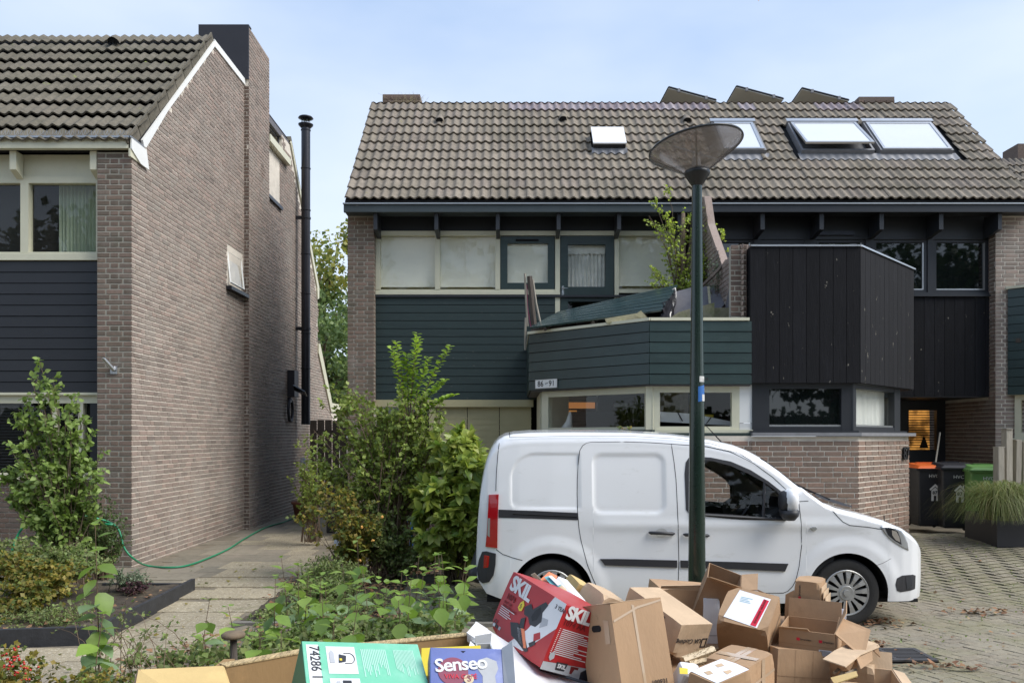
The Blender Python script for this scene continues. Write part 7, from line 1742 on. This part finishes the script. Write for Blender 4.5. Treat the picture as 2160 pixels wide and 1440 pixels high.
# clothing carton
d=(.257,.48,.21); t=carton('tilted_carton','pale brown carton tipped towards the lamp post with upside-down print',(.925,5.023,.63),(.309,.106,.596),d,'card_light',bev=.004)
o=ftext(t,d,'F','UA Clothing',.78,.55,.040,'print_dark',rot=math.pi,bold=.0004); Mx=FR(t,d,'F',.80*d[0],.28*d[2],.002)
g=G()
for a,b,c,e in ((0,.045,0,.008),(0,.045,.052,.06),(0,.008,.008,.052),(.037,.045,.008,.052)): g.add([Mx@Vector(p) for p in ((a,c,0),(b,c,0),(b,e,0),(a,e,0))],[(0,1,2,3)])
part('square_mark',g,M['print_dark'],t,local=True)
fpoly(t,d,'L',[(.60,.5),(.72,.5),(.72,.9),(.60,.9)],'print_dark','dark_label')
# carton with document pouch
d=(.301,.29,.31); t=carton('labelled_carton','brown carton tipped forward with a white document pouch and red strip on top',(1.434,5.03,.599),(.611,.123,-.521),d,'card',bev=.004)
fpoly(t,d,'T',[(.12,.12),(.80,.02),(.86,.86),(.22,.93)],'paper','document_pouch',.002); fpoly(t,d,'T',[(.66,.06),(.77,.045),(.84,.80),(.73,.82)],'pr_red','red_strip',.0035)
ftext(t,d,'T','documents enclosed',.745,.12,.024,'print_dkred',o=.0042,rot=1.5,bold=.0004)
flines(t,d,'T',.30,.55,.62,.78,4,'teal',.3,.4,o=.003); fpoly(t,d,'R',[(.0,.46),(1,.46),(1,.54),(0,.54)],'tape','tape',.001)
# tall narrow carton
d=(.155,.2,.30); t=carton('narrow_carton','tall narrow brown carton with scribbled letters standing inside the open tray carton',(1.873,5.223,.70),(.028,.023,-.529),d,'card',bev=.004)
ftext(t,d,'F','ZOE',.62,.10,.055,'print_dark',rot=math.pi/2,bold=-.0002)
for v in (.30,.62): fpoly(t,d,'F',[(.16,v),(.26,v),(.26,v+.06),(.16,v+.06)],'pr_red','red_logo'); ftext(t,d,'F','brunnen',.24,v+.07,.020,'print_dark',rot=math.pi/2)
g=G(); g.slab([(-.10,-.1,-.15),(-.078,-.1,-.15),(-.078,-.1,.08),(-.13,-.09,.05)],.005); g2=G(); g2.slab([(-.135,-.1,-.15),(-.078,-.102,-.15),(-.078,-.102,.09),(-.13,-.102,.055)],.005); part('torn_flap',g2,M['card'],t,local=True)
for k in range(3):
    g=G(); g.box(.079+.012*k,.082+.012*k,-.09,.09,-.15,.12-.03*k); part('folded_sheet',g,M['card_light'],t,local=True)
t=thing('white_papers','folded white papers stuck beside the tall narrow carton','papers',(1.98,5.15,.62)); g=G(); 
for k in range(4): g.obox((1.985+.008*k,5.12,.61),(0,.1+.04*k,.9),(.004,.09,.15))
part('sheets',g,M['paper'],t)
# open tray carton
d=(.31,.283,.14); x,y,z=[q/2 for q in d]
t=carton('open_tray_carton','open brown carton with raised flaps, holding the tall narrow carton',(1.776,4.946,.555),(.07,.012,-.504),d,'card',open_='T',inner='card',flaps=[
  [(-x,y,z),(x,y,z),(x*.98,y+.02,z+.11),(-x*.98,y+.02,z+.11)],[(x,-y,z),(x,y,z),(x+.03,y,z+.13),(x+.05,-y*.2,z+.10)],[(x,-y,z),(x,y*.1,z+.06),(x+.17,y*.2,z+.0),(x+.15,-y*1.0,z-.12)],[(-x,-y,z),(x*.1,-y,z),(x*.05,-y-.012,z+.016),(-x*.98,-y-.012,z+.012)]])
for u in (.32,.72): fpoly(t,d,'F',[(u,.58),(u+.06,.58),(u+.06,.70),(u,.70)],'pr_red','red_logo'); ftext(t,d,'F','brunnen',u+.07,.60,.018,'print_dark')
fpoly(t,d,'F',[(.0,.40),(1,.40),(1,.42),(0,.42)],'card_dark','fold_line'); fpoly(t,d,'F',[(.72,.05),(.95,.05),(.95,.30),(.72,.30)],'paper','barcode_label',.0015)
flines(t,d,'F',.74,.93,.07,.28,12,'print_dark',.5,0,o=.0025,vert=True,name='barcode')
d=(.32,.30,.34); t=carton('lower_carton','plain brown carton directly under the open tray carton',(1.65,4.90,.33),(-.12,.10,.1),d,'card',bev=.005)
for u in (.33,.66): fpoly(t,d,'F',[(u,0),(u+.006,0),(u+.006,1),(u,1)],'card_dark','crease')
fpoly(t,d,'F',[(0,.55),(1,.55),(1,.56),(0,.56)],'card_dark','crease')
d=(.256,.295,.40); t=carton('taped_carton','brown carton wrapped in glossy clear tape in front of the labelled carton',(1.252,4.556,.35),(.061,.02,-.735),d,'card',tape='top')
fpoly(t,d,'R',[(0,.70),(1,.75),(1,.79),(0,.74)],'tape','tape_strip'); fpoly(t,d,'R',[(.45,.45),(.62,.45),(.6,1),(.48,1)],'tape','tape_strip',.0018); fpoly(t,d,'T',[(.05,.3),(.95,.35),(.95,.5),(.05,.48)],'tape','tape_strip',.0028)
d=(.185,.27,.36); t=carton('white_taped_carton','small carton with torn white paper across its top, nearest the camera',(1.06,4.256,.376),(.116,.122,-.923),d,'card')
fpoly(t,d,'T',[(.04,.05),(.96,.04),(.97,.95),(.5,.97),(.05,.92)],'paper','torn_paper',.002)
for q in ([(.3,.2),(.5,.16),(.52,.3),(.34,.34)],[(.6,.5),(.8,.46),(.78,.62),(.66,.66)],[(.2,.6),(.36,.56),(.4,.72),(.24,.76)]): fpoly(t,d,'T',q,'card_light','bare_patch',.0035)
# right-hand opened cartons
def sheet(name,label,pxs,mat,Ys,thick=.006,cat='cardboard',group='loose cardboard at the right of the pile'):
    pts=[Vector(P_(a,b,y)) for (a,b),y in zip(pxs,Ys)]; c=sum(pts,Vector())/len(pts); t=thing(name,label,cat,tuple(c),group=group)
    n_=(pts[1]-pts[0]).cross(pts[2]-pts[0]).normalized(); n_=n_ if n_.y<0 else -n_
    g=G(); g.prism(pts,tuple(-n_*thick)); part('sheet',g,M[mat],t); return t
t=thing('burst_carton','opened brown carton lying on its side with flaps spread and rubbish inside','cardboard box',(1.95,4.6,.4),group='discarded cartons by the lamp post')
def pl(name,pxs,Ys,mat,th=.006):
    pts=[Vector(P_(a,b,y)) for (a,b),y in zip(pxs,Ys)]; n_=(pts[1]-pts[0]).cross(pts[2]-pts[0]).normalized(); n_=n_ if n_.y<0 else -n_; g=G(); g.prism(pts,tuple(-n_*th)); part(name,g,M[mat],t)
pl('flap',[(1736,1391),(1761,1373),(1814,1347),(1852,1359),(1856,1364),(1816,1381),(1784,1407)],[4.45,4.65,4.9,4.9,4.85,4.6,4.38],'card_light')
pl('flap',[(1807,1387),(1840,1372),(1841,1392),(1816,1410)],[4.55,4.75,4.7,4.5],'card')
pl('inner_wall',[(1750,1396),(1784,1407),(1812,1388),(1808,1430),(1752,1436)],[4.6,4.42,4.62,4.75,4.75],'card_dark')
pl('flap',[(1852,1360),(1857,1385),(1844,1372)],[4.85,4.85,4.8],'card_dark')
pl('front_wall',[(1752,1428),(1806,1414),(1810,1424),(1760,1441)],[4.35,4.35,4.3,4.3],'card_yellow')
t2=t
t=thing('wood_scraps','short wooden scraps and cord lying inside the burst carton','scraps',P_(1785,1420,4.5))
for a,b in (((1770,1425),(1792,1400)),((1782,1422),(1806,1412)),((1760,1418),(1778,1402))): g=G(); g.tube([P_(a[0],a[1],4.5),P_(b[0],b[1],4.55)],.012,4); part('stick',g,M['wood'],t)
d=(.36,.36,.34); t=carton('flat_flap_carton','low open carton with a pale flap folded out at the right end of the pile',(1.99,4.72,.22),(0.02,.05,-.25),d,'card_light',open_='T',inner='card_light',flaps=[[(-.18,-.18,.17),(.18,-.18,.17),(.2,-.30,.20),(-.16,-.31,.19)],[(.18,-.18,.17),(.18,.18,.17),(.24,.16,.16),(.25,-.14,.15)],[(-.18,.18,.17),(.18,.18,.17),(.18,.22,.26),(-.18,.22,.26)]])
d=(.28,.3,.3); t=carton('end_carton','pale carton behind the low open carton nearest the drain',(2.03,5.02,.27),(0.05,.05,-.4),d,'card_light')
d=(.34,.3,.1); t=carton('perforated_tray','brown egg tray with round holes at the bottom edge of the pile',(1.57,4.42,.30),(.06,.02,-.2),d,'card',bev=.004)
for i in range(5):
    for j in range(3):
        fpoly(t,d,'T',[(.12+.18*i+.055*math.cos(a),.2+.3*j+.055*math.sin(a)*1.1) for a in np.linspace(0,6.283,13)[:-1]],'paper','egg_hole')
# behind the red box
sheet('timber_offcut','thin wooden slat sticking up behind the red tool box',[(1120,1212),(1128,1208),(1150,1232),(1165,1250),(1156,1250),(1138,1230)],'wood',[5.0]*6,.02,cat='wooden slat',group=None)
d=(.20,.30,.05)
t=thing('folding_carton','flat orange, teal and cream carton leaning behind the red tool box','carton',P_(1190,1250,5.05),group='discarded cartons by the lamp post')
pl('printed_panel',[(1132,1228),(1158,1205),(1176,1214),(1168,1232),(1158,1242)],[5.05,5.15,5.15,5.05,5.0],'orange'); pl('teal_panel',[(1148,1216),(1160,1213),(1184,1234),(1170,1241)],[5.06,5.08,5.04,5.0],'teal',.002)
pl('white_label',[(1157,1214),(1163,1213),(1183,1230),(1177,1234)],[5.05,5.07,5.03,5.01],'paper',.002); pl('cream_panel',[(1158,1242),(1184,1233),(1240,1275),(1232,1286),(1216,1284)],[5.04,5.06,4.95,4.9,4.9],'tan',.02)
pl('cream_top',[(1164,1232),(1178,1215),(1196,1222),(1240,1272),(1216,1262)],[5.1,5.14,5.14,4.98,4.95],'foam',.01)
d=(.16,.16,.16); carton('yellow_carton','small mustard-coloured carton behind the cream carton',(X_(1218,5.25),5.3,Z_(1255,5.25)),(.3,.5,.5),d,'card_yellow')
d=(.22,.2,.2); t=carton('middle_carton','small light brown carton with printed text between the red box and the handled carton',(X_(1266,5.1),5.15,Z_(1282,5.1)),(.35,.35,.75),d,'card_light'); ftext(t,d,'R','SERY US',.1,.7,.03,'blue',rot=-.3)
d=(.4,.3,.3); t=carton('rear_carton','worn brown carton standing behind the lamp post',(X_(1440,5.6),5.65,Z_(1283,5.6)),(.05,.09,.1),d,'card',tape=None); fpoly(t,d,'F',[(.62,.72),(.68,.72),(.68,.84),(.62,.84)],'print_dark','recycling_mark')
g=G(); g.slab([(-.2,-.15,.15),(.2,-.15,.15),(.19,-.16,.2),(-.2,-.165,.17)],.005); part('flap',g,M['card_light'],t,local=True)
d=(.22,.25,.3); t=carton('open_flap_carton','open carton with a dark inside right of the lamp post behind the labelled carton',(X_(1518,5.3),5.38,Z_(1262,5.3)),(.25,.35,-.2),d,'card_dark',open_='T',flaps=[[(-.11,-.125,.15),(.11,-.125,.15),(.10,-.20,.20),(-.10,-.20,.19)],[(.11,-.125,.15),(.11,.125,.15),(.2,.12,.2),(.2,-.12,.19)]],inner='card')
sheet('loose_flap','narrow brown cardboard flap sticking up behind the labelled carton',[(1594,1243),(1600,1243),(1640,1262),(1636,1268)],'card_dark',[5.4]*4,cat='cardboard')
d=(.10,.12,.4); t=carton('white_carton','white cardboard box standing against the lamp post foot',(X_(1503,5.25),5.3,.52),(0,0,-.1),d,'foam'); fpoly(t,d,'F',[(0,.42),(1,.42),(1,.43),(0,.43)],'print_gray','fold_line')
t=thing('bristle_brushes','two rough bristle brush heads lying between the cartons','brush heads',P_(1460,1388,4.7))
for a,b in (((1440,1392),(1505,1369)),((1452,1400),(1498,1388))):
    p,q=Vector(P_(*a,4.65)),Vector(P_(*b,4.75)); g=G(); g.tube([p,q],.022,6); br_=part('wooden_block',g,M['tan'],t); g=G()
    for k in range(70):
        c=p.lerp(q,random.random()); dd_=Vector((random.gauss(0,1),random.gauss(0,1)-.5,random.gauss(0,1)+.3)).normalized(); g.tube([c,c+dd_*.038],[.002,.001],3,False)
    part('bristles',g,M['straw'],br_,kind='stuff')
t=thing('yellow_label_bag','white bag with a yellow label at the bottom between the cartons','bag',P_(1445,1425,4.3)); g=G(); g.obox(P_(1448,1428,4.45),(.5,.2,.3),(.12,.1,.14)); part('bag_body',g,M['foam'],t,bevel=.02); g=G(); g.prism([P_(1433,1407,4.28),P_(1451,1409,4.28),P_(1451,1421,4.25),P_(1434,1420,4.25)],(0,.003,0)); part('yellow_label',g,M['yellow'],t)
# white board with lip
t=thing('white_board','large white lacquered board lying slanted under the red tool box','board',(.3,4.2,.5))
q=[Vector(P_(985,1330,4.35)),Vector(P_(1140,1402,4.35)),Vector(P_(1262,1446,4.35)),Vector(P_(1262,1560,3.7)),Vector(P_(1020,1560,3.5))]
g=G(); g.prism([P_(1003,1310,4.6),P_(1120,1385,4.62),P_(1258,1440,4.6),P_(1290,1600,3.9),P_(1000,1600,3.7),P_(990,1360,4.2)],(0,.0,-.03)); part('board_face',g,M['foam'],t)
g=G(); g.prism([P_(985,1333,4.3),P_(1005,1310,4.6),P_(1030,1326,4.6),P_(1012,1352,4.25)],(.0,.02,-.05)); g.prism([P_(984,1333,4.28),P_(1012,1352,4.24),P_(1010,1362,4.24),P_(986,1343,4.28)],(0,.01,0)); part('board_lip',g,M['print_white'],t)
g=G(); g.tube([P_(1138,1410,4.5),P_(1262,1447,4.45)],.008,4); part('dark_edge',g,M['dark_metal'],t)
# big open carton in the foreground
t=thing('large_open_carton','very large open brown carton with a thick corrugated rim across the bottom of the view','cardboard box',(-.5,3.4,.3),group=None)
def rp(px,py,Y): return Vector(P_(px,py,Y))
a,b,c=rp(470,1404,3.75),rp(640,1373,4.05),rp(985,1338,4.55)
for p,q in ((a,b),(b,c)):
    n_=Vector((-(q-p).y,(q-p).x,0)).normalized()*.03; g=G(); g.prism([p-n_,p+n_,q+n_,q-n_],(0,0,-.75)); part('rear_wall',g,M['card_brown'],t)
    g=G(); g.prism([p-n_*1.15+Vector((0,0,.001)),p+n_*1.15+Vector((0,0,.001)),q+n_*1.15+Vector((0,0,.001)),q-n_*1.15+Vector((0,0,.001))],(0,0,.006)); m_=Vector(); part('corrugated_rim',g,M['flute'],t)
e_=rp(1040,1420,3.6); 
g=G(); g.prism([c,c+Vector((.03,0,0)),e_+Vector((.03,0,0)),e_],(0,0,-.7)); part('side_wall',g,M['card_brown'],t)
p0,p1=rp(292,1411,3.5),rp(470,1403,3.72); q0,q1=rp(262,1570,3.1),rp(520,1560,3.1)
g=G(); g.prism([p0,p1,q1,q0],(0.005,.012,-.012)); part('front_flap',g,M['card_yellow'],t)
g=G(); g.prism([p0,q0,q0+Vector((-.05,.06,-.05)),p0+Vector((-.025,.03,-.03))],(.01,0,0)); part('flap_edge',g,M['card'],t)
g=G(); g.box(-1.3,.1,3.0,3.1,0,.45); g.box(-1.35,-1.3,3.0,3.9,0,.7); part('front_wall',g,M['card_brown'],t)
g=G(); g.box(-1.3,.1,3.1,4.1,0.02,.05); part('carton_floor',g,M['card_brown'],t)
# boxes inside it
d=(.488,.42,.242); t=carton('green_packaging_box','flat green and white product box with vertical digits lying in the large open carton',(-.6,3.323,.683),(.497,.12,.39),d,'ygreen',bev=.003,group='boxes lying in the large open carton')
fpoly(t,d,'T',[(.03,.05),(.13,.05),(.13,.95),(.03,.95)],'print_white','digit_strip'); ftext(t,d,'T','74286 1',.055,.93,.058,'print_dark',rot=-math.pi/2,o=.003)
for v0,v1 in ((.56,.93),(.12,.50)):
    fpoly(t,d,'T',[(.19,v0),(.43,v0),(.43,v1),(.19,v1)],'print_white','picture_panel')
fpoly(t,d,'T',[(.21,.70),(.25,.70),(.25,.84),(.23,.88),(.21,.84)],'print_gray','tool_picture',.003); fpoly(t,d,'T',[(.28,.70),(.34,.72),(.35,.80),(.29,.82)],'print_dark','tool_picture',.003); fpoly(t,d,'T',[(.29,.73),(.31,.73),(.31,.76),(.29,.76)],'yellow','tool_picture',.004)
Mx=FR(t,d,'T',0,0,.003); g=G(); pts=[]
for k in range(24):
    a_=-1.57+3.14*k/23; pts.append(Mx@Vector(((.37+.045*math.cos(a_))*d[0],(.765+.07*math.sin(a_))*d[1],0)))
g.tube([Mx@Vector((.33*d[0],.695*d[1],0))]+pts+[Mx@Vector((.33*d[0],.835*d[1],0))],.0016,4); part('cord_picture',g,M['print_dark'],t,local=True)
fpoly(t,d,'T',[(.24,.34),(.27,.34),(.27,.46),(.24,.46)],'print_gray','tool_picture',.003); fpoly(t,d,'T',[(.29,.36),(.36,.36),(.36,.47),(.29,.47)],'print_dark','tool_picture',.003); fpoly(t,d,'T',[(.28,.2),(.41,.2),(.41,.35),(.28,.35)],'tan','tool_picture',.003)
for u0,u1,v0,v1 in ((.48,.70,.52,.90),(.76,.94,.52,.90),(.48,.70,.1,.42),(.76,.94,.1,.42)): flines(t,d,'T',u0,u1,v0,v1,15,'ltgreen',.5,.55,vert=True)
fpoly(t,d,'L',[(0,0),(1,0),(1,1),(0,1)],'dkgreen','side_panel')
d=(.30,.42,.12); t=carton('coffee_machine_box','blue coffee machine box with a round maroon logo in the large open carton',(-.185,3.347,.673),(.80,.062,.16),d,'blue',bev=.004,group='boxes lying in the large open carton')
fpoly(t,d,'T',[(.31+.205*math.cos(a),.745+.146*math.sin(a)) for a in np.linspace(0,6.283,33)[:-1]],'maroon','round_logo',.0028)
ftext(t,d,'T','Senseo',.07,.73,.082,'print_white',o=.0046,bold=.0016,rot=.10,sp=.92); ftext(t,d,'T','VIVA CAFÉ',.19,.665,.028,'pr_red',o=.0046,bold=.0003)
fpoly(t,d,'T',[(.52+.068*math.cos(a),.66+.048*math.sin(a)) for a in np.linspace(0,6.283,21)[:-1]],'tan','coffee_pad',.0052); ftext(t,d,'T','S',.495,.635,.038,'maroon',o=.0066)
fpoly(t,d,'T',[(.62,.80),(.66,.87),(.78,.90),(.91,.86),(.93,.78),(.88,.70),(.92,.4),(.70,.4),(.71,.70)],'print_gray','machine_picture'); fpoly(t,d,'T',[(.71,.44),(.80,.44),(.80,.56),(.71,.56)],'print_white','cup_picture',.003)
fpoly(t,d,'T',[(.42,.965),(.49,.965),(.455,.945)],'black','cut_out')
g=G(); g.slab([(.15,-.21,.06),(.15,.21,.06),(.19,.22,.10),(.19,-.2,.09)],.004); part('side_flap',g,M['print_gray'],t,local=True)
d=(.26,.14,.08); t=carton('power_tool_box','narrow yellow power tool box tucked behind the blue coffee box',(X_(953,3.66),3.64,Z_(1400,3.66)),(.75,-.03,.06),d,'yellow',bev=.002,group='boxes lying in the large open carton')
ftext(t,d,'F','BOSCH',.04,.55,.032,'card_dark',bold=.0006); ftext(t,d,'F','PROFESS',.04,.12,.026,'card_dark')
d=(.07,.09,.08); t=carton('grey_open_box','small grey open box with crumpled paper at the right end of the large carton',(X_(1020,3.6),3.72,Z_(1385,3.7)),(.2,0,.2),d,'print_gray',open_='T',group='boxes lying in the large open carton',flaps=[[(-.035,.045,.04),(.035,.045,.04),(.04,.06,.08),(-.035,.06,.07)]])
